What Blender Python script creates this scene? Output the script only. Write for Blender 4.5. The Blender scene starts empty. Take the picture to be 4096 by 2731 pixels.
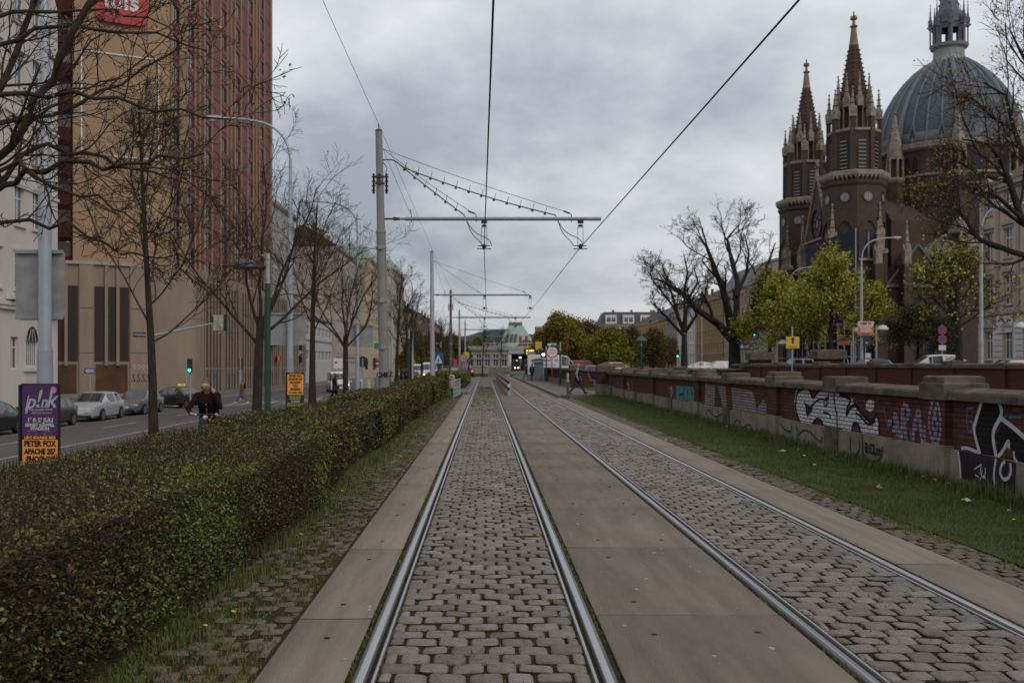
import bpy, math, random
import numpy as np
from mathutils import Vector, Matrix
R = math.radians
scene = bpy.context.scene
col = scene.collection

# ------------------------------------------------------------------ camera, sky, sun, exposure
H, FPX, U0, V0 = 1.89, 2287.0, 1113.5, 837.0
cam_d = bpy.data.cameras.new('camera'); cam = bpy.data.objects.new('camera', cam_d); col.objects.link(cam)
cam.location = (0, 0, H); cam.rotation_euler = (R(90), 0, 0)
cam_d.lens = 35; cam_d.sensor_width = 36; cam_d.shift_x = 0.0266; cam_d.shift_y = 0.0225
cam_d.clip_start = 0.05; cam_d.clip_end = 9000
cam_d.dof.use_dof = True; cam_d.dof.focus_distance = 9.0; cam_d.dof.aperture_fstop = 3.4
scene.camera = cam
scene.view_settings.view_transform = 'Standard'; scene.view_settings.look = 'None'
scene.view_settings.exposure = 0.16; scene.view_settings.gamma = 1
SUN_EL, SUN_AZ = R(40), R(142)          # azimuth clockwise from +Y: bright part of the overcast, behind the camera to the right
w = bpy.data.worlds.new('World'); scene.world = w; w.use_nodes = True
nt = w.node_tree; nt.nodes.clear()
def N(t, **k):
    n = nt.nodes.new(t)
    for a, b in k.items(): setattr(n, a, b)
    return n
def L(a, b): nt.links.new(a, b)
def math_n(op, a, b=None):
    n = N('ShaderNodeMath', operation=op)
    for i, x in enumerate((a, b)):
        if x is None: continue
        if isinstance(x, (int, float)): n.inputs[i].default_value = x
        else: L(x, n.inputs[i])
    return n.outputs[0]
sky = N('ShaderNodeTexSky', sky_type='NISHITA', sun_disc=False)
sky.sun_elevation = SUN_EL; sky.sun_rotation = SUN_AZ; sky.air_density = 1.0; sky.dust_density = 2.0
tc = N('ShaderNodeTexCoord'); sep = N('ShaderNodeSeparateXYZ'); L(tc.outputs['Generated'], sep.inputs[0])
zc = math_n('ADD', math_n('MAXIMUM', sep.outputs[2], 0.0), 0.34)
px = math_n('DIVIDE', sep.outputs[0], zc); py = math_n('DIVIDE', sep.outputs[1], zc)
cmb = N('ShaderNodeCombineXYZ'); L(px, cmb.inputs[0]); L(py, cmb.inputs[1]); cmb.inputs[2].default_value = 3.1
n1 = N('ShaderNodeTexNoise'); n1.inputs['Scale'].default_value = 1.45; n1.inputs['Detail'].default_value = 6; n1.inputs['Roughness'].default_value = 0.56; n1.inputs['Distortion'].default_value = 0.05
L(cmb.outputs[0], n1.inputs['Vector'])
rp = N('ShaderNodeValToRGB'); L(n1.outputs['Fac'], rp.inputs[0])
e = rp.color_ramp.elements
e[0].position = 0.34; e[0].color = (0.245, 0.266, 0.303, 1)
e[1].position = 0.64; e[1].color = (0.57, 0.572, 0.58, 1)
k = rp.color_ramp.elements.new(0.5); k.color = (0.42, 0.438, 0.462, 1)
# low band of heavier grey cloud towards the horizon
mr = N('ShaderNodeMapRange'); L(sep.outputs[2], mr.inputs[0]); mr.inputs[1].default_value = 0.0; mr.inputs[2].default_value = 0.26; mr.inputs[3].default_value = 0.74; mr.inputs[4].default_value = 1.08
vm = N('ShaderNodeVectorMath', operation='SCALE'); L(rp.outputs[0], vm.inputs[0]); L(math_n('MULTIPLY', mr.outputs[0], 13.2), vm.inputs['Scale'])
vs = N('ShaderNodeVectorMath', operation='SCALE'); L(sky.outputs[0], vs.inputs[0]); vs.inputs['Scale'].default_value = 0.05
va = N('ShaderNodeVectorMath', operation='ADD'); L(vm.outputs[0], va.inputs[0]); L(vs.outputs[0], va.inputs[1])
bg = N('ShaderNodeBackground'); L(va.outputs[0], bg.inputs[0]); bg.inputs[1].default_value = 0.10
wo = N('ShaderNodeOutputWorld'); L(bg.outputs[0], wo.inputs[0])
sd = bpy.data.lights.new('sun', 'SUN'); sd.energy = 1.05; sd.angle = R(35); sd.color = (1.0, 0.93, 0.84)
so = bpy.data.objects.new('sun', sd); col.objects.link(so)
sdir = Vector((math.sin(SUN_AZ) * math.cos(SUN_EL), math.cos(SUN_AZ) * math.cos(SUN_EL), math.sin(SUN_EL)))
so.rotation_euler = (-sdir).to_track_quat('-Z', 'Y').to_euler(); so.location = (0, -20, 60)

# ------------------------------------------------------------------ helpers
def at(u, v, Y):
    return Vector(((u - U0) * Y / FPX, Y, H + (V0 - v) * Y / FPX))
def ground_pt(u, v, z=0.0):
    Y = (H - z) * FPX / (v - V0); return Vector(((u - U0) * Y / FPX, Y, z))
def gz(x, y=0.0):
    if x <= -20: return -1.02
    if x <= -3: return -0.06 * (-x - 3)
    if x <= 5.2: return 0.0
    if x <= 7: return 0.1 * (x - 5.2) / 1.8
    if x <= 20.5: return 0.1 + 0.7 * (x - 7) / 13.5
    return 0.8

MATS = {}
def mat(name, c, rough=0.8, c2=None, scale=6.0, bump=0.0, metal=0.0, detail=5, ramp=(0.3, 0.7), stretch=None, island=None, spec=None, emit=None, estr=1.0, bscale=None, hue=None):
    """procedural principled material: two tones through noise (and per-island tone when island is a list of colours)"""
    if name in MATS: return MATS[name]
    m = bpy.data.materials.new(name); MATS[name] = m; m.use_nodes = True
    t = m.node_tree; b = t.nodes['Principled BSDF']
    b.inputs['Roughness'].default_value = rough; b.inputs['Metallic'].default_value = metal
    b.inputs['Specular IOR Level'].default_value = spec if spec is not None else (0.12 if rough >= 0.75 else 0.4)
    c2 = c2 or tuple(x * 0.72 for x in c)
    tcn = t.nodes.new('ShaderNodeTexCoord'); vec = tcn.outputs['Object']
    if stretch:
        mp = t.nodes.new('ShaderNodeMapping'); mp.inputs['Scale'].default_value = stretch; t.links.new(vec, mp.inputs[0]); vec = mp.outputs[0]
    ns = t.nodes.new('ShaderNodeTexNoise'); ns.inputs['Scale'].default_value = scale; ns.inputs['Detail'].default_value = detail; ns.inputs['Roughness'].default_value = 0.62
    t.links.new(vec, ns.inputs['Vector'])
    r = t.nodes.new('ShaderNodeValToRGB'); t.links.new(ns.outputs['Fac'], r.inputs[0])
    r.color_ramp.elements[0].position = ramp[0]; r.color_ramp.elements[0].color = (*c2, 1)
    r.color_ramp.elements[1].position = ramp[1]; r.color_ramp.elements[1].color = (*c, 1)
    out = r.outputs[0]
    if island:
        g = t.nodes.new('ShaderNodeNewGeometry'); ir = t.nodes.new('ShaderNodeValToRGB'); t.links.new(g.outputs['Random Per Island'], ir.inputs[0])
        els = ir.color_ramp.elements
        while len(els) < len(island): els.new(0.5)
        for i, cc in enumerate(island):
            els[i].position = i / max(1, len(island) - 1); els[i].color = (*cc, 1)
        mx = t.nodes.new('ShaderNodeMix'); mx.data_type = 'RGBA'; mx.blend_type = 'MULTIPLY'; mx.inputs[0].default_value = 1.0
        t.links.new(ir.outputs[0], mx.inputs[6]); t.links.new(out, mx.inputs[7]); out = mx.outputs[2]
    t.links.new(out, b.inputs['Base Color'])
    if bump:
        bp = t.nodes.new('ShaderNodeBump'); bp.inputs['Strength'].default_value = bump; bp.inputs['Distance'].default_value = 0.02
        nb = t.nodes.new('ShaderNodeTexNoise'); nb.inputs['Scale'].default_value = bscale or scale * 4; nb.inputs['Detail'].default_value = 6
        t.links.new(vec, nb.inputs['Vector']); t.links.new(nb.outputs['Fac'], bp.inputs['Height']); t.links.new(bp.outputs[0], b.inputs['Normal'])
    if emit:
        b.inputs['Emission Color'].default_value = (*emit, 1); b.inputs['Emission Strength'].default_value = estr
    return m

def brick_mat(name, c1, c2, mortar, bw=0.25, rh=0.075, axes='yz', ms=0.012, dirt=0.6, dirt_c=(0.05, 0.04, 0.035), rough=0.85):
    """brick courses laid along the named object axes"""
    if name in MATS: return MATS[name]
    m = bpy.data.materials.new(name); MATS[name] = m; m.use_nodes = True
    t = m.node_tree; b = t.nodes['Principled BSDF']; b.inputs['Roughness'].default_value = rough; b.inputs['Specular IOR Level'].default_value = 0.12
    tcn = t.nodes.new('ShaderNodeTexCoord'); s = t.nodes.new('ShaderNodeSeparateXYZ'); t.links.new(tcn.outputs['Object'], s.inputs[0])
    cb = t.nodes.new('ShaderNodeCombineXYZ')
    if axes == 'xyz':
        ad = t.nodes.new('ShaderNodeMath'); ad.operation = 'ADD'; t.links.new(s.outputs[0], ad.inputs[0]); t.links.new(s.outputs[1], ad.inputs[1]); t.links.new(ad.outputs[0], cb.inputs[0])
    else: t.links.new(s.outputs['xyz'.index(axes[0])], cb.inputs[0])
    t.links.new(s.outputs[2], cb.inputs[1])
    br = t.nodes.new('ShaderNodeTexBrick'); br.inputs['Scale'].default_value = 1.0; br.inputs['Mortar Size'].default_value = ms
    br.inputs['Brick Width'].default_value = bw; br.inputs['Row Height'].default_value = rh; br.inputs['Mortar Smooth'].default_value = 0.3
    br.inputs['Color1'].default_value = (*c1, 1); br.inputs['Color2'].default_value = (*c2, 1); br.inputs['Mortar'].default_value = (*mortar, 1)
    t.links.new(cb.outputs[0], br.inputs['Vector'])
    ns = t.nodes.new('ShaderNodeTexNoise'); ns.inputs['Scale'].default_value = 1.3; ns.inputs['Detail'].default_value = 8; ns.inputs['Roughness'].default_value = 0.7
    t.links.new(tcn.outputs['Object'], ns.inputs['Vector'])
    mp = t.nodes.new('ShaderNodeMapRange'); t.links.new(ns.outputs['Fac'], mp.inputs[0]); mp.inputs[1].default_value = 0.42; mp.inputs[2].default_value = 0.72; mp.inputs[3].default_value = 0.0; mp.inputs[4].default_value = dirt
    mx = t.nodes.new('ShaderNodeMix'); mx.data_type = 'RGBA'; t.links.new(mp.outputs[0], mx.inputs[0]); t.links.new(br.outputs['Color'], mx.inputs[6]); mx.inputs[7].default_value = (*dirt_c, 1)
    t.links.new(mx.outputs[2], b.inputs['Base Color'])
    bp = t.nodes.new('ShaderNodeBump'); bp.inputs['Strength'].default_value = 0.35; bp.inputs['Distance'].default_value = 0.01; bp.invert = True
    t.links.new(br.outputs['Fac'], bp.inputs['Height']); t.links.new(bp.outputs[0], b.inputs['Normal'])
    return m

class MB:
    def __init__(s): s.v = []; s.f = []; s.m = []
    def add(s, vs, fs, mi=0):
        o = len(s.v); s.v.extend([tuple(p) for p in vs])
        for f in fs: s.f.append(tuple(o + i for i in f)); s.m.append(mi)
        return s
    def box(s, x0, x1, y0, y1, z0, z1, mi=0, skip=''):
        vs = [(x0,y0,z0),(x1,y0,z0),(x1,y1,z0),(x0,y1,z0),(x0,y0,z1),(x1,y0,z1),(x1,y1,z1),(x0,y1,z1)]
        fs = [(3,2,1,0),(4,5,6,7),(0,1,5,4),(1,2,6,5),(2,3,7,6),(3,0,4,7)]
        return s.add(vs, fs, mi)
    def quad(s, a, b, c, d, mi=0): return s.add([a, b, c, d], [(0,1,2,3)], mi)
    def prism(s, poly, z0, z1, mi=0):
        n = len(poly); vs = [(x, y, z0) for x, y in poly] + [(x, y, z1) for x, y in poly]
        fs = [(i, (i+1) % n, n + (i+1) % n, n + i) for i in range(n)] + [tuple(range(n))[::-1], tuple(range(n, 2*n))]
        return s.add(vs, fs, mi)
    def extr(s, poly, org, ax, ay, an, t, mi=0):
        """polygon in plane (ax, ay) at org, extruded t along an"""
        org, ax, ay, an = map(Vector, (org, ax, ay, an)); n = len(poly)
        a = [org + ax * p[0] + ay * p[1] for p in poly]; b = [p + an * t for p in a]
        fs = [(i, (i+1) % n, n + (i+1) % n, n + i) for i in range(n)] + [tuple(range(n))[::-1], tuple(range(n, 2*n))]
        return s.add(a + b, fs, mi)
    def tube(s, pts, r, n=8, mi=0, cap=True):
        pts = [Vector(p) for p in pts]; m = len(pts)
        rs = r if isinstance(r, (list, tuple)) else [r] * m
        vs = []; ref = None
        for i, p in enumerate(pts):
            d = (pts[min(i+1, m-1)] - pts[max(i-1, 0)]); d = d.normalized() if d.length > 1e-9 else Vector((0,0,1))
            if ref is None: ref = Vector((0,0,1)) if abs(d.z) < 0.9 else Vector((1,0,0))
            a = d.cross(ref).normalized(); b = d.cross(a).normalized(); ref = b.cross(d) if False else ref
            if abs(d.dot(ref)) > 0.98: ref = Vector((0,1,0)) if abs(d.y) < 0.9 else Vector((1,0,0))
            for j in range(n):
                t = 2 * math.pi * j / n; vs.append(p + (a * math.cos(t) + b * math.sin(t)) * rs[i])
        fs = [(i*n + j, i*n + (j+1) % n, (i+1)*n + (j+1) % n, (i+1)*n + j) for i in range(m-1) for j in range(n)]
        if cap: fs += [tuple(range(n))[::-1], tuple(range((m-1)*n, m*n))]
        return s.add(vs, fs, mi)
    def lathe(s, prof, n=16, c=(0,0,0), ph=0.0, mi=0, sx=1.0, sy=1.0):
        vs = []; m = len(prof)
        for r, z in prof:
            for j in range(n):
                t = ph + 2 * math.pi * j / n; vs.append((c[0] + sx * r * math.cos(t), c[1] + sy * r * math.sin(t), c[2] + z))
        fs = [(i*n + j, i*n + (j+1) % n, (i+1)*n + (j+1) % n, (i+1)*n + j) for i in range(m-1) for j in range(n)]
        fs += [tuple(range(n))[::-1], tuple(range((m-1)*n, m*n))]
        return s.add(vs, fs, mi)
    def ball(s, c, r, n=10, mi=0):
        rx, ry, rz = r if isinstance(r, (tuple, list)) else (r, r, r); k = max(4, n // 2)
        pr = [(max(1e-3, math.sin(math.pi * i / k)), -math.cos(math.pi * i / k)) for i in range(k + 1)]
        vs = [(c[0] + rx * a * math.cos(2*math.pi*j/n), c[1] + ry * a * math.sin(2*math.pi*j/n), c[2] + rz * z) for a, z in pr for j in range(n)]
        fs = [(i*n + j, i*n + (j+1) % n, (i+1)*n + (j+1) % n, (i+1)*n + j) for i in range(k) for j in range(n)]
        return s.add(vs, fs, mi)
    def shift(s, d):
        s.v = [(p[0] + d[0], p[1] + d[1], p[2] + d[2]) for p in s.v]; return s
    def build(s, name, mats, parent=None, smooth=False, loc=None, sharp=40):
        me = bpy.data.meshes.new(name); me.from_pydata([tuple(p) for p in s.v], [], s.f); 
        ms = mats if isinstance(mats, (list, tuple)) else [mats]
        for m in ms: me.materials.append(m)
        if len(ms) > 1: me.polygons.foreach_set('material_index', s.m)
        if smooth:
            me.polygons.foreach_set('use_smooth', [True] * len(s.f)); me.update(); me.set_sharp_from_angle(angle=R(sharp))
        me.update()
        return link(name, me, parent, loc)
def link(name, me, parent=None, loc=None):
    o = bpy.data.objects.new(name, me); col.objects.link(o)
    if parent is not None: o.parent = parent
    if loc is not None: o.location = loc
    return o
def np_mesh(name, V, F, mats, parent=None, smooth=False, mi=None):
    V = np.asarray(V, dtype=np.float32); F = np.asarray(F, dtype=np.int32); k = F.shape[1]
    me = bpy.data.meshes.new(name); me.vertices.add(len(V)); me.vertices.foreach_set('co', V.ravel())
    me.loops.add(F.size); me.loops.foreach_set('vertex_index', F.ravel())
    me.polygons.add(len(F)); me.polygons.foreach_set('loop_start', np.arange(0, F.size, k, dtype=np.int32))
    for m in (mats if isinstance(mats, (list, tuple)) else [mats]): me.materials.append(m)
    if mi is not None: me.polygons.foreach_set('material_index', np.asarray(mi, dtype=np.int32))
    if smooth: me.polygons.foreach_set('use_smooth', np.ones(len(F), dtype=bool))
    me.update(calc_edges=True); me.validate()
    return link(name, me, parent)
def tag(o, label, cat, group=None):
    o['label'] = label; o['category'] = cat
    if group: o['group'] = group
    return o
def thing(name, label, cat, loc=(0,0,0), rz=0.0, group=None):
    o = bpy.data.objects.new(name, None); col.objects.link(o); o.location = loc; o.rotation_euler = (0, 0, rz); o.empty_display_size = 0.2
    return tag(o, label, cat, group)
def struct(o, kind='structure'):
    o['kind'] = kind; return o
CH = {}
def kids(o): return [c for c in bpy.data.objects if c.parent == o]
def copy_tree(o, parent=None, kidmap=None):
    if kidmap is None:
        kidmap = {}
        for c in bpy.data.objects:
            if c.parent: kidmap.setdefault(c.parent.name, []).append(c)
    c = o.copy(); col.objects.link(c)
    if parent is not None: c.parent = parent
    for ch in kidmap.get(o.name, []): copy_tree(ch, c, kidmap)
    return c
def dup(o, loc, rz, label, group=None, scale=None):
    c = copy_tree(o); c.location = loc; c.rotation_euler = (0, 0, rz); c['label'] = label
    if group: c['group'] = group
    if scale: c.scale = (scale,) * 3 if isinstance(scale, (int, float)) else scale
    return c
def text(s, size, m, parent, loc, rot, bold=0.0, ext=0.003, sx=1.0, shear=0.0, name='lettering', align='CENTER', space=1.0):
    cu = bpy.data.curves.new('txt', 'FONT'); cu.body = s; cu.size = size; cu.align_x = align; cu.align_y = 'CENTER'; cu.offset = bold; cu.extrude = ext; cu.shear = shear; cu.resolution_u = 3; cu.space_character = space
    t = bpy.data.objects.new('txt', cu); col.objects.link(t); bpy.context.view_layer.update()
    me = bpy.data.meshes.new_from_object(t.evaluated_get(bpy.context.evaluated_depsgraph_get())); bpy.data.objects.remove(t); bpy.data.curves.remove(cu)
    me.name = name; me.materials.clear(); me.materials.append(m)
    o = link(name, me, parent, loc); o.rotation_euler = rot; o.scale = (sx, 1, 1)
    return o
def ribbon(mb, pts, wdt, org, ax, ay, an, t=0.002, mi=0, closed=False):
    """painted stroke: a flat mitred band along pts in the plane (ax, ay)"""
    P = [Vector((p[0], p[1])) for p in pts]; n = len(P); Lf = []; Rt = []
    for i in range(n):
        a = P[(i-1) % n] if (closed or i > 0) else P[i]; b = P[(i+1) % n] if (closed or i < n-1) else P[i]
        d = (b - a); d = d.normalized() if d.length > 1e-6 else Vector((1, 0)); q = Vector((-d.y, d.x)) * wdt * 0.5
        Lf.append(P[i] + q); Rt.append(P[i] - q)
    org, ax, ay, an = map(Vector, (org, ax, ay, an))
    vs = [org + ax * p.x + ay * p.y + an * t for p in Lf + Rt]
    fs = [(i, (i+1) % n, n + (i+1) % n, n + i) for i in range(n if closed else n-1)]
    mb.add(vs, fs, mi)
def smooth_pts(pts, k=2):
    for _ in range(k):
        q = [pts[0]]
        for a, b in zip(pts[:-1], pts[1:]):
            q.append(tuple(x * .75 + y * .25 for x, y in zip(a, b))); q.append(tuple(x * .25 + y * .75 for x, y in zip(a, b)))
        q.append(pts[-1]); pts = q
    return pts

# ------------------------------------------------------------------ shared materials
M_slab = mat('slab_concrete', (0.235, 0.200, 0.168), 0.85, (0.150, 0.128, 0.108), 1.6, 0.25, stretch=(1, 0.35, 1), bscale=60)
M_slab2 = mat('slab_concrete_dark', (0.165, 0.138, 0.116), 0.85, (0.105, 0.088, 0.075), 1.1, 0.25, stretch=(1, 0.3, 1), bscale=60)
M_joint = mat('mossy_joint_soil', (0.040, 0.036, 0.016), 1.0, (0.020, 0.016, 0.010), 9, 0.5)
M_cob = mat('granite_setts', (1.0, 1.0, 1.0), 0.62, (0.50, 0.48, 0.46), 16, 0.8, island=[(0.128, 0.100, 0.084), (0.202, 0.176, 0.155), (0.228, 0.190, 0.163), (0.160, 0.122, 0.100), (0.262, 0.238, 0.216)], bscale=45, spec=0.45)
M_pav = mat('old_paving_setts', (1.0, 1.0, 1.0), 0.85, (0.6, 0.6, 0.55), 16, 0.6, island=[(0.115, 0.098, 0.080), (0.18, 0.150, 0.125), (0.14, 0.112, 0.092)], bscale=45)
M_rail = mat('rail_steel', (0.42, 0.44, 0.47), 0.36, (0.30, 0.31, 0.33), 30, 0.0, metal=0.8, stretch=(1, 0.012, 1))
M_railside = mat('rail_side', (0.16, 0.15, 0.145), 0.6, (0.075, 0.065, 0.06), 9, metal=0.3, stretch=(1, 0.1, 1))
M_groove = mat('rail_groove', (0.045, 0.04, 0.037), 0.7, (0.025, 0.022, 0.02), 5, stretch=(1, 0.1, 1))
M_earth = mat('earth', (0.07, 0.06, 0.04), 1.0, (0.04, 0.035, 0.025), 3, 0.4)
M_grassbase = mat('turf_soil', (0.045, 0.07, 0.016), 1.0, (0.045, 0.04, 0.018), 2.2, 0.6)
M_blade = mat('grass_blade', (1, 1, 1), 0.7, (0.75, 0.75, 0.75), 1.5, island=[(0.045, 0.078, 0.013), (0.065, 0.11, 0.018), (0.09, 0.135, 0.024), (0.12, 0.115, 0.036)])
M_asph = mat('asphalt', (0.105, 0.092, 0.086), 0.9, (0.075, 0.066, 0.063), 0.8, 0.3, stretch=(0.6, 0.12, 1), bscale=90)
M_walk = mat('pavement_asphalt', (0.15, 0.138, 0.128), 0.9, (0.11, 0.10, 0.093), 1.2, 0.3, bscale=80)
M_white_line = mat('road_paint', (0.42, 0.40, 0.38), 0.8, (0.24, 0.22, 0.21), 3)
M_kerb = mat('kerb_granite', (0.22, 0.20, 0.185), 0.85, (0.15, 0.135, 0.125), 5, 0.3)
M_bark = mat('bark', (0.050, 0.039, 0.030), 0.95, (0.020, 0.016, 0.013), 7, 0.8, stretch=(1, 1, 0.3))
M_twig = mat('twig', (0.058, 0.042, 0.031), 0.95, (0.030, 0.023, 0.018), 5)
M_bud = mat('bud', (1, 1, 1), 0.7, (0.8, 0.8, 0.8), 3, island=[(0.22, 0.20, 0.03), (0.32, 0.30, 0.035), (0.14, 0.10, 0.03), (0.07, 0.05, 0.03)])
M_galv = mat('galvanised_steel', (0.34, 0.37, 0.40), 0.5, (0.27, 0.295, 0.32), 3, metal=0.25)
M_polegrey = mat('grey_paint_steel', (0.255, 0.275, 0.29), 0.6, (0.20, 0.215, 0.225), 2.5, 0.05, stretch=(3, 3, 0.6))
M_polewarm = mat('weathered_pole_paint', (0.215, 0.205, 0.188), 0.65, (0.16, 0.152, 0.14), 2.5, 0.1, stretch=(3, 3, 0.6))
M_black = mat('black_paint', (0.016, 0.016, 0.017), 0.5)
M_cable = mat('black_cable', (0.012, 0.014, 0.014), 0.6)
M_rust = mat('rusty_iron', (0.10, 0.07, 0.05), 0.9, (0.05, 0.04, 0.035), 12)
M_green = mat('dark_green_paint', (0.012, 0.055, 0.038), 0.45, (0.010, 0.042, 0.03), 4)
M_white = mat('white_paint', (0.62, 0.62, 0.60), 0.6, (0.50, 0.50, 0.48), 3)
M_dark = mat('dark_interior', (0.013, 0.012, 0.012), 0.9)
M_glass = mat('window_glass', (0.05, 0.058, 0.065), 0.08, (0.03, 0.034, 0.038), 0.7, spec=0.6)
M_glass2 = mat('window_glass_pale', (0.16, 0.17, 0.18), 0.12, (0.07, 0.075, 0.08), 0.6, spec=0.6)
M_sill = mat('stone_sill', (0.36, 0.34, 0.31), 0.85, (0.27, 0.25, 0.23), 3)
M_red = mat('sign_red', (0.42, 0.02, 0.025), 0.5)
M_blue = mat('sign_blue', (0.03, 0.08, 0.26), 0.5)
M_yellow = mat('sign_yellow', (0.62, 0.40, 0.03), 0.5)
M_orange = mat('poster_orange', (0.85, 0.34, 0.06), 0.7, (0.78, 0.30, 0.05))
M_signwhite = mat('sign_white', (0.6, 0.6, 0.6), 0.5)
M_signback = mat('sign_back_grey', (0.30, 0.30, 0.305), 0.6, (0.19, 0.185, 0.18), 3.2, detail=7)
M_skin = mat('skin', (0.42, 0.25, 0.18), 0.6)
M_hair = mat('hair_brown', (0.10, 0.055, 0.03), 0.7, (0.06, 0.035, 0.02), 30)
M_tyre = mat('tyre_rubber', (0.018, 0.018, 0.019), 0.85)
M_rim = mat('alloy_rim', (0.40, 0.41, 0.43), 0.35, metal=0.6)
# ------------------------------------------------------------------ ground, trench, tracks
def rel(mb, name, mats, root, smooth=False, sharp=40):
    l = root.location; mb.shift((-l.x, -l.y, -l.z)); return mb.build(name, mats, root, smooth, sharp=sharp)
xs = [-3500, -300, -120, -60, -40, -26, -20, -12, -8, -5, -3, -1.42, 2.2, 5.2, 6.1, 7.0, 7.45, 9, 11, 15, 20.5, 24, 40, 80, 160, 400, 3500]
ys = [-60, -10, 0, 6, 12, 20, 30, 40, 50, 57.6, 66, 79, 95, 120, 160, 220, 300, 450, 800, 1500, 4500]
def trench(xa, xb, ya, yb):
    xm, ym = (xa + xb) / 2, (ya + yb) / 2
    return (7.4 < xm < 20.5 and ym < 57.6) or (11 < xm < 20.5 and ym < 79)
g = MB()
for i in range(len(xs) - 1):
    for j in range(len(ys) - 1):
        xa, xb, ya, yb = xs[i], xs[i+1], ys[j], ys[j+1]
        if trench(xa, xb, ya, yb): continue
        d = -0.06 if -3 <= xa < 5.2 and yb <= 300 else -0.01
        g.quad((xa, ya, gz(xa) + d), (xb, ya, gz(xb) + d), (xb, yb, gz(xb) + d), (xa, yb, gz(xa) + d))
struct(g.build('ground', mat('ground_asphalt', (0.12, 0.11, 0.10), 0.95, (0.085, 0.078, 0.072), 0.5, 0.2)))
g = MB().box(7.45, 20.6, -60, 79, -5.6, -5.5)
struct(g.build('railway_cutting_floor', M_earth))

def strip(name, m, xa, xb, ya, yb, up=0.004, nx=4, kind='structure', dy=20, lift=0.0):
    mb = MB(); n = max(1, int((yb - ya) / dy))
    cuts = sorted(set([xa + (xb - xa) * i / nx for i in range(nx + 1)] + [c for c in (-20, -3, 5.2, 7, 20.5) if xa < c < xb]))
    for a, b in zip(cuts[:-1], cuts[1:]):
        for j in range(n):
            y0, y1 = ya + (yb - ya) * j / n, ya + (yb - ya) * (j + 1) / n
            mb.quad((a, y0, gz(a) + up + lift), (b, y0, gz(b) + up + lift), (b, y1, gz(b) + up + lift), (a, y1, gz(a) + up + lift))
    return struct(mb.build(name, m), kind)
def kerb(name, xa, xb, ya, yb, zt, zb=-0.3):
    return struct(MB().box(xa, xb, ya, yb, zb, zt).build(name, M_kerb))
strip('road', M_asph, -22.6, -8.6, -20, 330, 0.004)
strip('cycle_path', M_walk, -7.0, -4.0, -20, 140, 0.006)
strip('verge', mat('verge_soil', (0.075, 0.068, 0.035), 1, (0.05, 0.055, 0.02), 2, 0.5), -8.4, -7.0, -20, 140, 0.014)
kerb('kerb', -8.6, -8.4, -20, 150, gz(-8.5) + 0.11, -0.6)
kerb('kerb', -22.8, -22.6, -20, 300, -0.90, -1.3)
strip('pavement', M_walk, -34, -22.8, -20, 300, 0.11)
for x, a, b, dash, gap, wd in ((-12.6, 5, 64, 60, 0, 0.14), (-16.1, 12, 62, 4, 6, 0.14), (-19.0, 20, 62, 3, 3, 0.10), (-12.4, 72, 260, 4, 6, 0.14), (-16.0, 72, 260, 4, 6, 0.14), (-19.0, 74, 250, 60, 8, 0.1)):
    y = a; mb = MB()
    while y < b:
        y2 = min(y + dash, b); z = 0.009
        mb.quad((x - wd/2, y, gz(x - wd/2) + z), (x + wd/2, y, gz(x + wd/2) + z), (x + wd/2, y2, gz(x + wd/2) + z), (x - wd/2, y2, gz(x - wd/2) + z)); y += dash + gap
    struct(mb.build('road_marking', M_white_line))
mb = MB()
for k in range(13):                                     # crossing and stop line
    x = -9.4 - k * 1.0; mb.quad((x - .5, 67.6, gz(x - .5) + .009), (x, 67.6, gz(x) + .009), (x, 70.8, gz(x) + .009), (x - .5, 70.8, gz(x - .5) + .009))
mb.quad((-20, 65.2, gz(-20) + .009), (-9, 65.2, gz(-9) + .009), (-9, 65.7, gz(-9) + .009), (-20, 65.7, gz(-20) + .009))
struct(mb.build('crosswalk', M_white_line))
strip('right_road', M_asph, 24.5, 37, -20, 420, 0.004)
strip('right_pavement', M_walk, 37, 52, -20, 420, 0.03)

def XL(y): return 0.0 if y < 140 else ((y - 140) / 130) ** 2 * 5.2
def XR(y): return 3.09 - 0.003 * y if y < 112 else 2.754 - 0.003 * (y - 112) + ((y - 112) / 158) ** 2 * 6.0
rng = np.random.default_rng(5)
strip('track_bed', M_joint, -2.3, 5.3, 1, 300, 0.0, nx=2, lift=-0.023)
strip('moss_bed', mat('moss_bed_green', (.085, .085, .018), 1, (.04, .034, .016), 5, .6), -3.2, -1.39, 1, 60, 0.0, nx=1, lift=-.026)
def slabs(name, xa, xb, y0, y1, pitch, m, zt=0.0):
    V = []; F = []; y = y0
    while y < y1:
        ye = y + pitch - 0.032; a0, a1, b0, b1 = xa(y), xa(ye), xb(y), xb(ye); o = len(V); dz = rng.uniform(-.003, .003, 4) + zt
        c = 0.008
        V += [(a0, y, -.05), (b0, y, -.05), (b1, ye, -.05), (a1, ye, -.05), (a0, y, dz[0]-c), (b0, y, dz[1]-c), (b1, ye, dz[2]-c), (a1, ye, dz[3]-c),
              (a0+c, y+c, dz[0]), (b0-c, y+c, dz[1]), (b1-c, ye-c, dz[2]), (a1+c, ye-c, dz[3])]
        for i in range(4):
            j = (i + 1) % 4; F += [(o+i, o+j, o+4+j, o+4+i), (o+4+i, o+4+j, o+8+j, o+8+i)]
        F.append((o+8, o+9, o+10, o+11)); y += pitch
    return struct(np_mesh(name, V, F, [m, M_joint], mi=np.tile(np.array([1, 0] * 4 + [0]), len(F) // 9)))
def slab_tones(base, lo, hi): return [tuple(c * k for c in base) for k in (lo, 1.0, hi, 0.95, lo * 1.03)]
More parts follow.
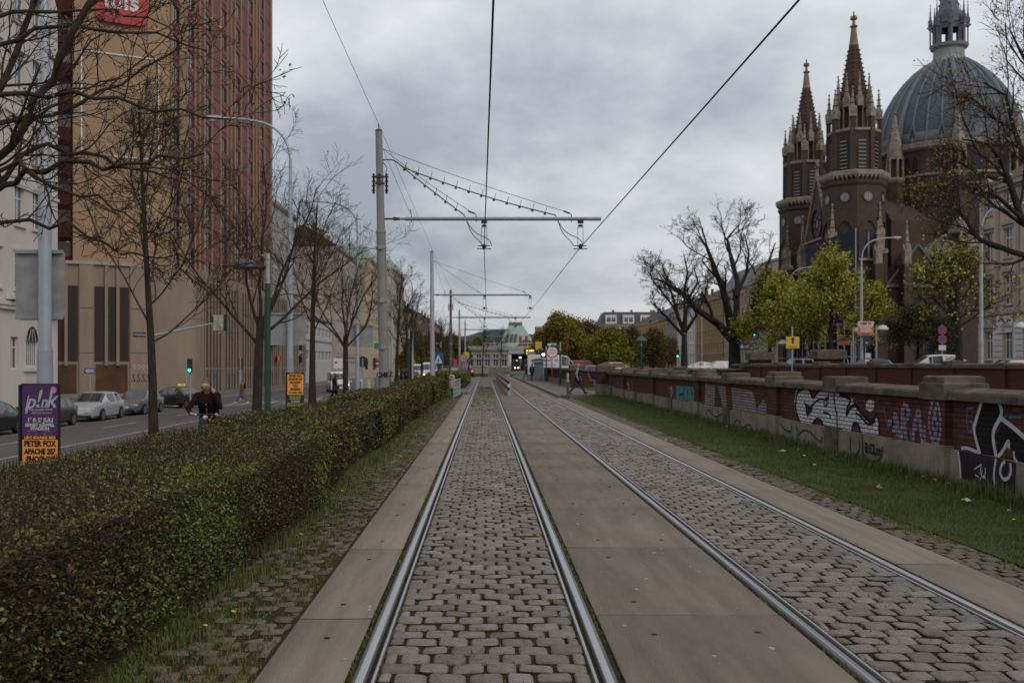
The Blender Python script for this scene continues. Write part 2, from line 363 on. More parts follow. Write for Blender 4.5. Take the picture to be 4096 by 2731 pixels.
M_slabL = mat('edge_slab', (1, 1, 1), 0.85, (0.70, 0.69, 0.68), 7, 0.4, stretch=(1, 0.10, 1), bscale=110, island=slab_tones((0.245, 0.207, 0.170), 0.93, 1.06))
M_slabM = mat('middle_slab', (1, 1, 1), 0.85, (0.64, 0.62, 0.61), 4, 0.4, stretch=(1, 0.14, 1), bscale=110, island=slab_tones((0.202, 0.169, 0.140), 0.91, 1.06))
slabs('concrete_slabs', lambda y: XL(y) - 1.385, lambda y: XL(y) - 0.842, 1.86, 150, 2.79, M_slabL)
slabs('middle_slabs', lambda y: XL(y) + 0.842, lambda y: XR(y) - 0.838, 1.96, 58, 2.79, M_slabM)
slabs('middle_slabs_far', lambda y: XL(y) + 0.842, lambda y: XR(y) - 0.838, 57.8, 150, 2.79, M_slabM)
slabs('outer_slabs', lambda y: XR(y) + 0.842, lambda y: XR(y) + 1.47, 1.1, 150, 2.79, M_slabL)
OCT = [(-1, -.70), (-.88, -1), (.88, -1), (1, -.70), (1, .70), (.88, 1), (-.88, 1), (-1, .70)]
def setts(name, xa, xb, y0, y1, px_, py_, m, gapx=0.022, gapy=0.037, zt=0.0, wob=0.005, miss=0.0, far=48):
    V = []; F = []; y = y0; row = 0
    while y < y1:
        a, b = xa(y), xb(y); pyr = py_ * rng.uniform(0.94, 1.06); step = px_ * (1 if y < far else 1.0)
        n = max(1, round((b - a) / step)); stp = (b - a) / n
        edges = [a + stp * i for i in range(n + 1)]
        if row % 2: edges = [a] + [a + stp * (i + .5) for i in range(n)] + [b]
        edges = [edges[0]] + [q + rng.uniform(-.10, .10) * stp for q in edges[1:-1]] + [edges[-1]]
        for i in range(len(edges) - 1):
            w_ = edges[i+1] - edges[i]
            if w_ < .06 or rng.random() < miss: continue
            cx, cy = (edges[i] + edges[i+1]) / 2, y + pyr / 2 + rng.uniform(-.006, .006)
            hx, hy = max(.03, w_ / 2 - gapx * rng.uniform(.3, .8)), pyr / 2 - gapy * rng.uniform(.25, .62)
            z = zt + rng.uniform(-wob, wob); sl = rng.uniform(-.006, .006, 2); o = len(V); th = rng.uniform(-.010, .010); ct, st = math.cos(th), math.sin(th)
            for (f, dz) in ((1.0, -.032), (1.0, -.011), (.86, 0.0)):
                for (qx, qy) in OCT:
                    jx = qx * hx * (f if f == 1 else 1 - .012 / hx) ; jy = qy * hy * (f if f == 1 else 1 - .012 / hy)
                    V.append((cx + jx * ct - jy * st, cy + jx * st + jy * ct, z + dz + sl[0] * qx + sl[1] * qy))
            for r_ in (0, 8):
                for k in range(8): F.append((o + r_ + k, o + r_ + (k+1) % 8, o + r_ + 8 + (k+1) % 8, o + r_ + 8 + k))
            t = o + 16; F += [(t, t+1, t+2, t+3), (t, t+3, t+4, t+7), (t+4, t+5, t+6, t+7)]
        y += pyr; row += 1
    mi = np.tile(np.array([1] * 8 + [0] * 11), len(F) // 19)
    return struct(np_mesh(name, V, F, [m, M_joint], mi=mi))
setts('cobblestone_paving', lambda y: XL(y) - 0.655, lambda y: XL(y) + 0.655, 4.6, 62, 0.216, 0.194, M_cob)
setts('cobblestone_paving', lambda y: XR(y) - 0.655, lambda y: XR(y) + 0.655, 4.6, 62, 0.216, 0.194, M_cob)
M_cobfar = mat('far_setts', (1, 1, 1), 0.7, (0.5, 0.48, 0.42), 3.0, island=[(0.12, 0.105, 0.09), (0.17, 0.15, 0.13)])
slabs('cobblestone_far', lambda y: XL(y) - 0.65, lambda y: XL(y) + 0.65, 62.2, 150, 0.18, M_cobfar, -0.004)
slabs('cobblestone_far', lambda y: XR(y) - 0.65, lambda y: XR(y) + 0.65, 62.2, 250, 0.18, M_cobfar, -0.004)
setts('edge_paving', lambda y: -2.25, lambda y: -1.40, 4.6, 56, 0.19, 0.17, M_pav, 0.05, 0.03, -0.012, 0.010, 0.10)
setts('outer_paving', lambda y: XR(y) + 1.49, lambda y: 5.12 + .06 * math.sin(y * 1.3), 6, 56, 0.20, 0.17, M_pav, 0.03, 0.03, -0.004, 0.008, 0.04)

def sweep(prof, cx, y0, y1, step=2.0):
    V = []; F = []; yy = list(np.arange(y0, y1, step)) + [y1]; n = len(prof)
    for y in yy: V += [(cx(y) + p[0], y, p[1]) for p in prof]
    for i in range(len(yy) - 1):
        for j in range(n): F.append((i*n + j, i*n + (j+1) % n, (i+1)*n + (j+1) % n, (i+1)*n + j))
    return V, F
for (cx, yend, w_) in ((XL, 150, 'left track'), (XR, 250, 'right track')):
    for s in (-1, 1):
        head = [(.795, -.06), (.797, -.004), (.787, .0055), (.770, .0075), (.724, .0065), (.7135, -.004), (.7125, -.06)]
        lip = [(.683, -.06), (.682, .001), (.676, .004), (.660, .004), (.655, -.002), (.655, -.06)]
        V = []; F = []; MI = []
        for pr, band in ((head, (3,)), (lip, (2,))):
            v, f = sweep([(s * a, b) for a, b in pr], cx, 1.5, yend); o = len(V); V += v; F += [tuple(o + i for i in q) for q in f]; MI += [0 if (k % len(pr)) in band else 1 for k in range(len(f))]
        side = 'rightmost' if s > 0 else 'leftmost'
        r_ = tag(np_mesh('tram_rail', V, F, [M_rail, M_railside], mi=MI), {('left track', -1): 'shiny steel rail beside the narrow slabs next to the hedge', ('left track', 1): 'shiny steel rail between the nearer cobbles and the wide middle slabs',
            ('right track', -1): 'steel rail along the right edge of the wide middle slabs', ('right track', 1): 'steel rail nearest the graffiti covered brick wall'}[(w_, s)], 'rail', 'tram rails')
        v, f = sweep([(s * .7125, -.035), (s * .683, -.035), (s * .683, -.06), (s * .7125, -.06)], cx, 1.5, yend)
        np_mesh('groove', v, f, M_groove, r_)

# grass: verge by the wall, moss and weeds between the setts, tufts under the hedge
def blades(name, n, fx, fz, y0, y1, h, wd, m, pw=1.0, seed=1, lean=.45):
    r = np.random.default_rng(seed); t = r.random(n); Y = y0 * (y1 / y0) ** t if pw == 1.0 else y0 + (y1 - y0) * t
    X = fx(Y, r); Z = fz(X)
    kp = (np.sin(X * 4.3 + 2 * np.sin(Y * 1.1)) * np.sin(Y * 1.9 + 3 * np.sin(X * 1.3)) > -.62) | (r.random(n) < .3); X, Y, Z, n = X[kp], Y[kp], Z[kp], int(kp.sum())
    hh = r.uniform(h[0], h[1], n); ww = wd * np.sqrt(np.maximum(1, Y / 12)); a = r.uniform(0, 2 * np.pi, n); le = r.uniform(0, lean, n) * hh; b = r.uniform(0, 2 * np.pi, n)
    hh = hh * (0.55 + 0.9 * (0.5 + 0.5 * np.sin(X * 3.1 + 1.3 * np.sin(Y * 1.7)) * np.cos(Y * 2.3 + X)))
    dx, dy = np.cos(a) * ww / 2, np.sin(a) * ww / 2
    P0 = np.stack([X - dx, Y - dy, Z], 1); P1 = np.stack([X + dx, Y + dy, Z], 1)
    M0 = np.stack([X + np.cos(b) * le * .35 + dx * .8, Y + np.sin(b) * le * .35 + dy * .8, Z + hh * .6], 1); M1 = np.stack([X + np.cos(b) * le * .35 - dx * .8, Y + np.sin(b) * le * .35 - dy * .8, Z + hh * .6], 1)
    T = np.stack([X + np.cos(b) * le, Y + np.sin(b) * le, Z + hh], 1); T2 = T + np.stack([dx * .1, dy * .1, 0 * X], 1)
    V = np.stack([P0, P1, M0, M1, T, T2], 1).reshape(-1, 3); i = np.arange(n)[:, None] * 6
    F = np.concatenate([i + np.array([[0, 1, 2, 3]]), i + np.array([[3, 2, 5, 4]])], 0)
    return struct(np_mesh(name, V, F, m), 'stuff')
M_weed = mat('weed_blade', (1, 1, 1), 0.7, (0.75, 0.75, 0.75), 1.5, island=[(0.07, 0.085, 0.015), (0.13, 0.14, 0.02), (0.17, 0.14, 0.03), (0.09, 0.06, 0.024)])
def gzv(X): return np.where(X < 5.2, 0.0, np.clip(0.1 * (X - 5.2) / 1.8, 0, 0.1))
strip('lawn_strip', M_grassbase, 5.02, 7.2, 4, 57, 0.012, nx=3)
blades('grass', 75000, lambda Y, r: 5.0 + 2.07 * r.random(len(Y)) ** .92 + .16 * np.sin(Y * .9) * (r.random(len(Y)) < .5), gzv, 7.5, 56.5, (.02, .075), .010, M_blade, seed=2)
blades('grass', 4500, lambda Y, r: 5.02 - .10 * np.abs(r.normal(size=len(Y))) + .06 * np.sin(Y * 2.1), lambda X: 0 * X - .02, 7.5, 56, (.02, .06), .011, M_weed, seed=23)
blades('grass', 9000, lambda Y, r: 6.95 - .35 * np.abs(r.normal(size=len(Y))) * .6, gzv, 8, 56, (.06, .22), .012, M_blade, seed=3)
blades('grass', 16000, lambda Y, r: -2.30 + .95 * r.random(len(Y)) ** 2.0 - .05, lambda X: 0 * X - .02, 4.6, 60, (.015, .05), .010, M_weed, seed=4)
blades('grass', 6000, lambda Y, r: -2.28 + .22 * np.abs(r.normal(size=len(Y))), lambda X: 0 * X - .02, 4.6, 60, (.04, .13), .010, M_blade, seed=5)
blades('grass', 9000, lambda Y, r: np.round((r.random(len(Y)) * .86) / .19) * .19 - 2.25 + r.normal(size=len(Y)) * .02, lambda X: 0 * X - .025, 4.6, 40, (.02, .05), .010, M_weed, seed=6)
for k, cx in enumerate((lambda Y: 0 * Y, lambda Y: 3.09 - .003 * Y)):
    def ff(Y, r, cx=cx):
        s = np.where(r.random(len(Y)) < .5, -1, 1); return cx(Y) + s * np.where(r.random(len(Y)) < .5, .82, .64) + r.normal(size=len(Y)) * .012
    blades('moss', 5000, ff, lambda X: 0 * X - .03, 4.8, 80, (.02, .045), .011, M_weed, seed=7 + k)
    blades('moss', 4200, lambda Y, r, cx=cx: cx(Y) + r.uniform(-.62, .62, len(Y)), lambda X: 0 * X - .03, 4.8, 62, (.02, .04), .012, M_weed, seed=17 + k)
blades('moss', 1500, lambda Y, r: r.uniform(-.6, .6, len(Y)), lambda X: 0 * X - .01, 40, 84, (.02, .05), .04, M_weed, pw=2, seed=9)
mb = MB()
for k in range(45):                                      # lifting holes with moss in the slab ends
    for x, o_ in ((-1.12, 1.86), (1.2, 1.96), (1.9, 1.96)):
        for dy in (.42, 2.25):
            yy = o_ + 2.79 * k + dy
            if yy < 70 and rng.random() < .75: mb.lathe([(.022, 0), (.022, .0035)], 7, (x + rng.uniform(-.03, .03), yy + rng.uniform(-.03, .03), .001))
struct(mb.build('lifting_holes', M_joint))
mb = MB()
for k in range(90):                                      # droppings and chewing gum flecks on the concrete
    yy = 4.8 * (40 / 4.8) ** rng.random(); x = rng.uniform(.9, 2.1) if rng.random() < .8 else rng.uniform(-1.36, -.88); r_ = rng.uniform(.006, .020); a = rng.uniform(0, 3)
    mb.lathe([(r_, 0), (r_, .0028)], 6, (x, yy, .001), a, 0, 1.0, rng.uniform(.5, 2.2))
struct(mb.build('pale_flecks', mat('fleck_white', (.34, .33, .31), .8)))

# dandelions and litter
dm = MB(); dm.lathe([(.004, 0), (.004, .05)], 5, (0, 0, 0)); 
dand = tag(dm.build('dandelion', mat('stem_green', (.05, .09, .02), .8)), 'small yellow dandelion flower in the grass strip below the brick wall', 'flower', 'dandelions in the grass strip')
MB().lathe([(.008, .048), (.030, .056), (.033, .064), (.012, .070)], 9).build('flower_head', mat('dandelion_yellow', (.75, .42, .02), .7, (.6, .32, .02), 60), dand)
dl = [(490,368),(550,372),(365,495),(420,490),(548,428),(740,437),(797,450),(870,490),(920,488),(1105,565),(1135,595),(1400,600),(1570,652),(1890,725),(1878,742),(2010,762),(2015,845),(2272,905),(1190,640),(2300,950)]
for i, (zx, zy) in enumerate(dl):
    p = ground_pt(1378.1 + .41407 * zx, 803.9 + .41407 * zy, .10); p.x = min(p.x, 6.75)
    o = dand if i == 0 else copy_tree(dand); o.location = (p.x, p.y, gz(p.x) + .04); o.rotation_euler = (rng.uniform(-.3, .3), rng.uniform(-.3, .3), rng.uniform(0, 6)); o.scale = (.42 + p.y / 50,) * 3
lefty = [(-2.02, 10.9), (-1.9, 7.5), (-2.1, 14.6), (-1.7, 20), (-1.8, 26), (-2.0, 7.1)]
for x, y in lefty:
    o = copy_tree(dand); o.location = (x, y, 0); o.scale = (.42 + y / 50,) * 3; o['label'] = 'small yellow dandelion at the foot of the hedge'; o['group'] = 'dandelions by the hedge'
def crumple(name, label, cat, p, s, m, seed):
    r = random.Random(seed); mb = MB(); n = 6
    vs = [(s * (i / (n-1) - .5) + r.uniform(-.1, .1) * s, s * .6 * (j / 3 - .5) + r.uniform(-.1, .1) * s, abs(r.gauss(0, .14)) * s + (.08 * s)) for j in range(4) for i in range(n)]
    fs = [(j*n + i, j*n + i + 1, (j+1)*n + i + 1, (j+1)*n + i) for j in range(3) for i in range(n-1)]
    o = mb.add(vs, fs).build(name, m); o.location = p; o.rotation_euler = (0, 0, r.uniform(0, 3)); sm = o.modifiers.new('thick', 'SOLIDIFY'); sm.thickness = .004
    return tag(o, label, cat)
M_paper = mat('paper', (.55, .53, .5), .8, (.40, .38, .36), 8)
q = ground_pt(1378.1 + .41407 * 1013, 803.9 + .41407 * 572, .06); crumple('paper_scrap', 'crumpled white paper lying in the grass far along the wall', 'litter', (q.x, q.y, .09), .15, M_paper, 1)
q = ground_pt(1378.1 + .41407 * 1548, 803.9 + .41407 * 773, .04); crumple('paper_scrap', 'tan scrap of cardboard on the grass beside the paving edge', 'litter', (q.x, q.y, .05), .13, mat('cardboard', (.35, .25, .15), .9), 2)
q = ground_pt(1378.1 + .41407 * 2040, 803.9 + .41407 * 850, .08); crumple('paper_scrap', 'white wrapper in the grass nearest to the camera by the wall', 'litter', (q.x, q.y, .10), .13, M_paper, 3)

# bits of paving at the far stop: platforms and the path by the wall end
platL = MB().box(-1.95, -1.08, 62.5, 135, -.2, .16); struct(platL.build('platform', M_walk))
kerb('platform_kerb', -1.08, -.92, 62.5, 135, .17, -.2)
pl = MB(); pl.prism([(4.32, 56.2), (4.75, 55.4), (7.3, 57.6), (13, 58), (13, 66), (7.4, 66), (6.7, 74), (6.6, 150), (4.32, 150)], -.2, .17); struct(pl.build('platform', M_walk))
kb = MB(); kb.box(4.14, 4.32, 56.4, 150, -.2, .18); struct(kb.build('platform_kerb', M_kerb))
lw = MB(); lw.prism([(7.0, 66.2), (10.5, 66.2), (10.5, 74.5), (6.75, 74.5)], .0, .19); struct(lw.build('lawn', mat('lawn_green', (.035, .075, .014), 1, (.03, .05, .012), 3, .4)))
lw = MB(); lw.prism([(-2.9, 58), (-1.5, 61), (-1.15, 66), (-1.15, 72), (-1.95, 72), (-4, 72), (-4, 58)], -.05, .02); struct(lw.build('lawn', MATS['lawn_green']))
# ------------------------------------------------------------------ brick walls of the railway cutting
M_brick = brick_mat('red_brick', (.122, .043, .029), (.070, .027, .020), (.020, .016, .014), .26, .078, 'yz', .010, .55)
M_brickx = brick_mat('red_brick_cross', (.098, .038, .026), (.058, .024, .018), (.020, .016, .014), .26, .078, 'xz', .010, .55)
M_brickd = brick_mat('dark_red_brick', (.105, .032, .023), (.075, .025, .019), (.04, .02, .016), .26, .078, 'yz', .006, .5)
M_cope = mat('weathered_coping', (.150, .124, .098), .95, (.045, .039, .032), 2.4, .8, stretch=(1, 1, 2.2), detail=9, bscale=22)
M_plinth = mat('sandstone_plinth', (.27, .232, .185), .95, (.13, .112, .09), 2.0, .6, detail=9, bscale=26)
def cope_block(mb, x0, x1, y0, y1, z0, z1, c=.03):
    """block with a chamfered, slightly pitched top"""
    if y1 - y0 > 1.2 and x1 - x0 > .4 and z1 - z0 < .2:
        m_ = (x0 + x1) / 2 + .04; h = .05
        mb.add([(x0,y0,z0),(x1,y0,z0),(x1,y0,z1-.02),(m_,y0,z1+h),(x0+.02,y0,z1),(x0,y0,z1-.03),(x0,y1,z0),(x1,y1,z0),(x1,y1,z1-.02),(m_,y1,z1+h),(x0+.02,y1,z1),(x0,y1,z1-.03)], [(5,4,3,2,1,0),(6,7,8,9,10,11)] + [(i,(i+1)%6,6+(i+1)%6,6+i) for i in range(6)]); return
    vs = [(x0,y0,z0),(x1,y0,z0),(x1,y1,z0),(x0,y1,z0),(x0,y0,z1-c),(x1,y0,z1-c),(x1,y1,z1-c),(x0,y1,z1-c),(x0+c*1.6,y0+c,z1),(x1-c*1.6,y0+c,z1),(x1-c*1.6,y1-c,z1),(x0+c*1.6,y1-c,z1)]
    fs = [(3,2,1,0)]
    for i in range(4):
        j = (i+1) % 4; fs += [(i, j, 4+j, 4+i), (4+i, 4+j, 8+j, 8+i)]
    fs.append((8,9,10,11)); mb.add(vs, fs)
XB = 7.10; XP = 6.99; WX = 7.50; Y0W, PER = 15.05, 8.75
wall = thing('brick_wall', 'long red brick wall with stone coping, covered in graffiti, beside the grass strip', 'wall', (7.2, 6, 0))
b = MB(); b.box(XB, WX, -12, 57.2, -5.5, 1.37); rel(b, 'brickwork', M_brick, wall)
b = MB(); pl_ = MB()
y = -12.0
yend = 57.2
pil = [Y0W + PER * k for k in range(-3, 5)]
mids = [p + PER / 2 + .3 for p in pil]
# plinth stones between the pilasters
seg = [-12.0]
for p in pil:
    seg += [p, p + .82]
seg.append(yend)
for a, c in zip(seg[0::2], seg[1::2]):
    n = max(1, round((c - a) / 1.32)); st = (c - a) / n
    for i in range(n):
        h_ = .60 + (.012 if i % 2 else 0)
        pl_.box(XP + .02 + (.012 if i % 2 else 0), XB + .02, a + st * i + .006, a + st * (i + 1) - .006, -.2, h_)
rel(pl_, 'plinth', M_plinth, wall)
cp = MB()
for a, c in zip(seg[0::2], seg[1::2]):
    n = max(1, round((c - a) / 1.95)); st = (c - a) / n
    for i in range(n):
        cope_block(cp, XP - .01, WX + .08, a + st * i + .004, a + st * (i + 1) - .004, 1.36, 1.485 + (.006 if i % 2 else 0))
rel(cp, 'coping', M_cope, wall)
mc = MB()
for m_ in mids:
    if m_ + .7 < yend:
        cope_block(mc, XP - .035, WX + .10, m_, m_ + .78, 1.345, 1.655)
        mc.box(XP - .012, XB, m_ + .02, m_ + .76, -.2, .635)
rel(mc, 'intermediate_cap', M_cope, wall)
for p in pil:
    t = MB(); t.box(XP, XB + .02, p + .08, p + .74, .62, 1.37); o = rel(t, 'pilaster', M_brick, wall)
    t = MB(); t.box(XP - .045, XB + .02, p, p + .82, -.2, .66); t.shift((-7.2, -6, 0)); t.build('pilaster_base', M_plinth, o)
    t = MB(); cope_block(t, XP - .06, WX + .12, p - .02, p + .84, 1.35, 1.62); cope_block(t, XP - .02, WX + .09, p + .05, p + .77, 1.62, 1.72); t.shift((-7.2, -6, 0)); t.build('pilaster_cap', M_cope, o)
# ---- graffiti painted on the wall (planes 3 mm proud of the brick or the plinth)
def gw(zx, zy, X):
    u, v = 1378.1 + .41407 * zx, 803.9 + .41407 * zy; Y = X * FPX / (u - U0); return (Y - 6.0, H + (V0 - v) * Y / FPX)
M_pwhite = brick_mat('white_paint_on_brick', (.56, .57, .59), (.47, .48, .51), (.06, .05, .05), .26, .078, 'yz', .012, .25, (.2, .17, .16))
M_pgrey = brick_mat('pale_paint_on_brick', (.27, .26, .27), (.20, .17, .17), (.06, .05, .05), .26, .078, 'yz', .014, .7, (.14, .06, .05))
M_pteal = brick_mat('teal_paint_on_brick', (.10, .30, .27), (.08, .24, .22), (.03, .07, .07), .26, .078, 'yz', .012, .35, (.05, .1, .1))
M_pblack = brick_mat('black_paint_on_brick', (.012, .012, .013), (.016, .015, .016), (.006, .006, .006), .26, .078, 'yz', .012, .15)
M_plilac = brick_mat('lilac_paint_on_brick', (.27, .25, .33), (.21, .18, .27), (.05, .04, .05), .26, .078, 'yz', .014, .45, (.12, .05, .05))
M_pbl = mat('black_paint_on_stone', (.035, .028, .035), .8, (.018, .014, .018), 3)
M_wspray = mat('white_spray', (.50, .50, .52), .8, (.36, .36, .38), 6)
M_bspray = mat('black_spray', (.014, .014, .015), .8)
M_brspray = mat('brown_spray', (.045, .03, .02), .9)
M_blspray = mat('blue_spray', (.09, .14, .24), .8, (.06, .09, .16), 6)
def gpoly(mb, pts, X, t, mi=0):
    v = [gw(a, c, X) for a, c in pts]; from mathutils.geometry import tessellate_polygon
    vs = [(X - 7.2 - t, a, z) for a, z in v]; tr = tessellate_polygon([[Vector((a, z, 0)) for a, z in v]])
    mb.add(vs, [tuple(q) for q in tr], mi)
GT = [0]
def gline(mb, pts, X, wd, t, k=2, mi=0):
    GT[0] = (GT[0] + 1) % 12; t = t + GT[0] * .0004
    v = smooth_pts([gw(a, c, X) for a, c in pts], k); ribbon(mb, v, wd, (X - 7.2, 0, 0), (0, 1, 0), (0, 0, 1), (-1, 0, 0), t, mi)
XS = XP + .02
g = MB()
gpoly(g, [(1090,222),(1150,215),(1180,262),(1230,225),(1275,228),(1330,240),(1400,262),(1412,310),(1445,355),(1495,408),(1535,352),(1552,400),(1550,508),(1450,488),(1436,412),(1415,402),(1400,470),(1330,462),(1245,438),(1232,392),(1208,378),(1186,402),(1172,425),(1112,405),(1086,350),(1080,290)], XB, .003)
gpoly(g, [(1478,290),(1500,268),(1520,285),(1522,325),(1500,345),(1476,325)], XB, .003)
rel_g = g.build('graffiti', M_pwhite, wall); rel_g['label'] = 'large white bubble letter graffiti'
g = MB()
for pts, wd in (([(1130,213),(1098,225),(1086,290),(1090,350),(1115,408)], .09), ([(1168,232),(1178,268),(1196,256),(1212,228)], .05), ([(1136,285),(1150,340),(1196,285),(1230,268),(1262,280)], .045),
                ([(1270,228),(1268,290),(1250,318),(1240,280),(1268,260)], .05), ([(1240,345),(1275,350),(1280,382)], .05), ([(1300,238),(1302,300),(1318,360),(1316,420),(1330,465)], .06),
                ([(1330,245),(1370,258),(1398,275),(1372,320),(1366,370),(1388,320),(1420,300),(1440,330),(1500,402),(1530,372),(1532,350)], .075), ([(1175,428),(1190,392),(1212,378),(1236,398),(1246,440)], .07),
                ([(1400,474),(1402,420),(1420,400),(1442,420),(1452,492)], .075), ([(1535,350),(1552,400),(1550,510)], .06), ([(1530,392),(1490,420),(1455,372),(1420,345)], .05)):
    gline(g, pts, XB, wd, .006)
gpoly(g, [(1134,285),(1150,300),(1172,312),(1190,290),(1176,340),(1150,372)], XB, .0065)
g.build('graffiti_outline', M_bspray, wall)
g = MB()
for pts in ([(1600,405),(1628,390),(1618,480),(1640,310),(1668,530)], [(1622,440),(1660,440)], [(1682,300),(1716,322),(1712,372),(1684,402)], [(1680,318),(1674,520)], [(1738,540),(1740,430),(1772,310),(1776,420),(1800,540),(1808,420)], [(1742,440),(1760,420)],
            [(1690,395),(1706,540),(1720,545)], [(1640,380),(1652,420)], [(1905,480),(1912,535)]):
    gline(g, pts, XB, .115, .003)
for pts in ([(1860,262),(1830,330),(1828,450),(1858,530),(1888,500),(1894,380),(1878,300),(1860,262)], [(1850,330),(1880,420),(1850,500)], [(1870,310),(1842,420),(1878,500)], [(1828,250),(1840,290),(1855,250),(1868,292),(1885,262)]): gline(g, pts, XP, .075, .003)
g.build('graffiti', M_plilac, wall)['label'] = 'pale lilac capital letters sprayed on brick'
g = MB()
for pts in ([(1575,322),(1592,400),(1605,440)], [(1618,510),(1640,500),(1655,430)], [(2038,325),(2075,320)], [(2040,325),(2035,440),(2060,460),(2075,400),(2050,395)], [(2270,372),(2340,372)], [(2230,390),(2260,360)], [(1410,262),(1428,290)], [(1700,490),(1730,520),(1725,440)]):
    gline(g, pts, XB, .035, .0035)
g.build('graffiti_tag', M_blspray, wall)
g = MB()
gpoly(g, [(2125,262),(2210,268),(2240,350),(2205,415),(2188,450),(2186,500),(2205,590),(2112,572),(2076,440)], XB, .003)
gpoly(g, [(2242,385),(2300,430),(2352,470),(2420,520),(2420,640),(2300,605),(2268,500),(2225,560),(2212,590),(2198,480)], XB, .003)
g.build('graffiti', M_pblack, wall)['label'] = 'black arrow shaped graffiti with white outlines'
g = MB(); gpoly(g, [(1992,555),(2110,575),(2210,598),(2310,625),(2302,800),(2190,775),(2100,745),(2002,708)], XS, .004); g.build('graffiti_base', M_pbl, wall)
g = MB()
for pts, X, wd in (([(2128,262),(2090,390),(2074,440),(2112,575)], XB, .07), ([(2205,262),(2242,350),(2192,430),(2182,480),(2202,592)], XB, .075), ([(2230,378),(2300,430),(2352,478),(2430,540)], XB, .07), ([(2270,545),(2272,492),(2238,560),(2210,592)], XB, .06), ([(2005,545),(2040,540),(2115,575)], XB, .05)):
    gline(g, pts, X, wd, .0065)
for pts, wd in (([(1990,562),(2000,640),(2004,708)], .05), ([(2200,602),(2186,690),(2196,770)], .045), ([(2250,615),(2228,640),(2222,690),(2250,725),(2285,690),(2280,625)], .05), ([(2080,660),(2110,640),(2120,630),(2112,690)], .02), ([(2085,690),(2105,705)], .02), ([(2125,660),(2118,700),(2140,710),(2142,650)], .02), ([(2108,720),(2135,690),(2145,725)], .02), ([(2300,560),(2302,600),(2320,620)], .04)):
    gline(g, pts, XS, wd, .007)
g.build('graffiti_outline', M_wspray, wall)
g = MB(); gpoly(g, [(425,196),(528,206),(526,345),(470,340),(420,335)], XB, .003); g.build('graffiti', M_pteal, wall)['label'] = 'small turquoise graffiti'
g = MB()
for pts in ([(440,205),(445,260),(438,330)], [(470,205),(462,260),(475,330),(490,260),(485,210)], [(505,215),(520,260),(505,330),(515,345)], [(440,250),(465,240)], [(520,210),(525,250)]): gline(g, pts, XB, .07, .006)
g.build('graffiti_outline', M_bspray, wall)
g = MB()
for pl in ([(585,186),(640,192),(636,322),(580,308)], [(652,192),(698,200),(704,342),(688,338)], [(728,206),(842,226),(858,262),(870,330),(905,275),(925,300),(925,402),(820,385),(742,366)]): gpoly(g, pl, XB, .003)
g.build('graffiti', M_pgrey, wall)['label'] = 'faded pale grey paint patches'
g = MB()
for pts in ([(40,165),(42,240)], [(60,168),(55,200),(75,215),(70,250)], [(90,172),(85,260)], [(100,175),(115,260),(120,178)], [(130,178),(128,262)], [(150,185),(170,200),(150,225),(172,262)], [(180,180),(176,270)], [(45,205),(85,212)]): gline(g, pts, XB, .16, .003)
g.build('graffiti', M_plilac, wall)['label'] = 'purple lettering at the far end of the wall'
g = MB()
for pts in ([(400,195),(392,250)], [(388,210),(402,215)], [(530,190),(526,230),(538,240)], [(405,225),(395,262)]): gline(g, pts, XB, .05, .004)
g.build('graffiti_tag', M_wspray, wall)
g = MB()
for pts in ([(1000,405),(1020,440),(1065,455),(1062,410)], [(1090,415),(1100,480),(1120,445),(1165,445),(1225,520),(1232,480)], [(1240,450),(1290,460),(1318,530),(1300,540)], [(1390,490),(1388,560),(1412,590),(1442,560),(1440,500)], [(1458,500),(1460,600),(1510,625),(1560,605),(1570,530)], [(1010,470),(1040,490)], [(745,400),(770,380),(790,440),(830,400),(850,460)], [(590,350),(600,320),(640,380),(690,340),(720,400)]): gline(g, pts, XS, .035, .005)
g.build('graffiti_tag', M_brspray, wall)
def wall_text(s, zx, zy, X, size, m, bold=0.0, t=.004, sx=1.0):
    yy, zz = gw(zx, zy, X); return text(s, size, m, wall, (X - 7.2 - t, yy, zz), (R(90), 0, R(-90)), bold, .0005, sx, name='graffiti_tag')
wall_text('B.CLot', 1515, 552, XS, .26, M_bspray, .006, .008)
# end pier of this wall, with its pyramid cap
ep = thing('gate_pier', 'brick pier with broad stone cap ending the graffiti wall', 'pier', (6.98, 57.6, .1))
rel(MB().box(6.55, 7.45, 57.25, 58.15, .75, 1.45), 'shaft', M_brickx, ep); rel(MB().box(6.45, 7.55, 57.15, 58.25, -.1, .75), 'base', M_plinth, ep)
rel(MB().lathe([(.72, 0), (.74, .05), (.74, .34), (.66, .40), (.05, .58)], 4, (7.0, 57.7, 1.45), R(45)), 'cap', M_cope, ep)
ep2 = thing('gate_pier', 'brick pier behind the walking man, stone capped', 'pier', (6.95, 75.2, .1))
rel(MB().box(6.5, 7.4, 74.8, 75.7, .1, 1.42), 'shaft', M_brickx, ep2)
rel(MB().lathe([(.78, 0), (.80, .05), (.80, .40), (.70, .46), (.05, .56)], 4, (6.95, 75.25, 1.42), R(45)), 'cap', M_cope, ep2)
pw = thing('brick_wall', 'short brick wall painted purple between two stone capped piers', 'wall', (9, 75.3, .1))
rel(MB().box(7.4, 11.2, 75.05, 75.45, .1, 1.36), 'brickwork', M_brickx, pw); c_ = MB()
for i in range(2): cope_block(c_, 7.42 + 1.9 * i, 7.42 + 1.9 * (i + 1) - .01, 74.95, 75.55, 1.36, 1.5)
rel(c_, 'coping', M_cope, pw)
g = MB(); PF = lambda u, v: at(u, v, 75.04)
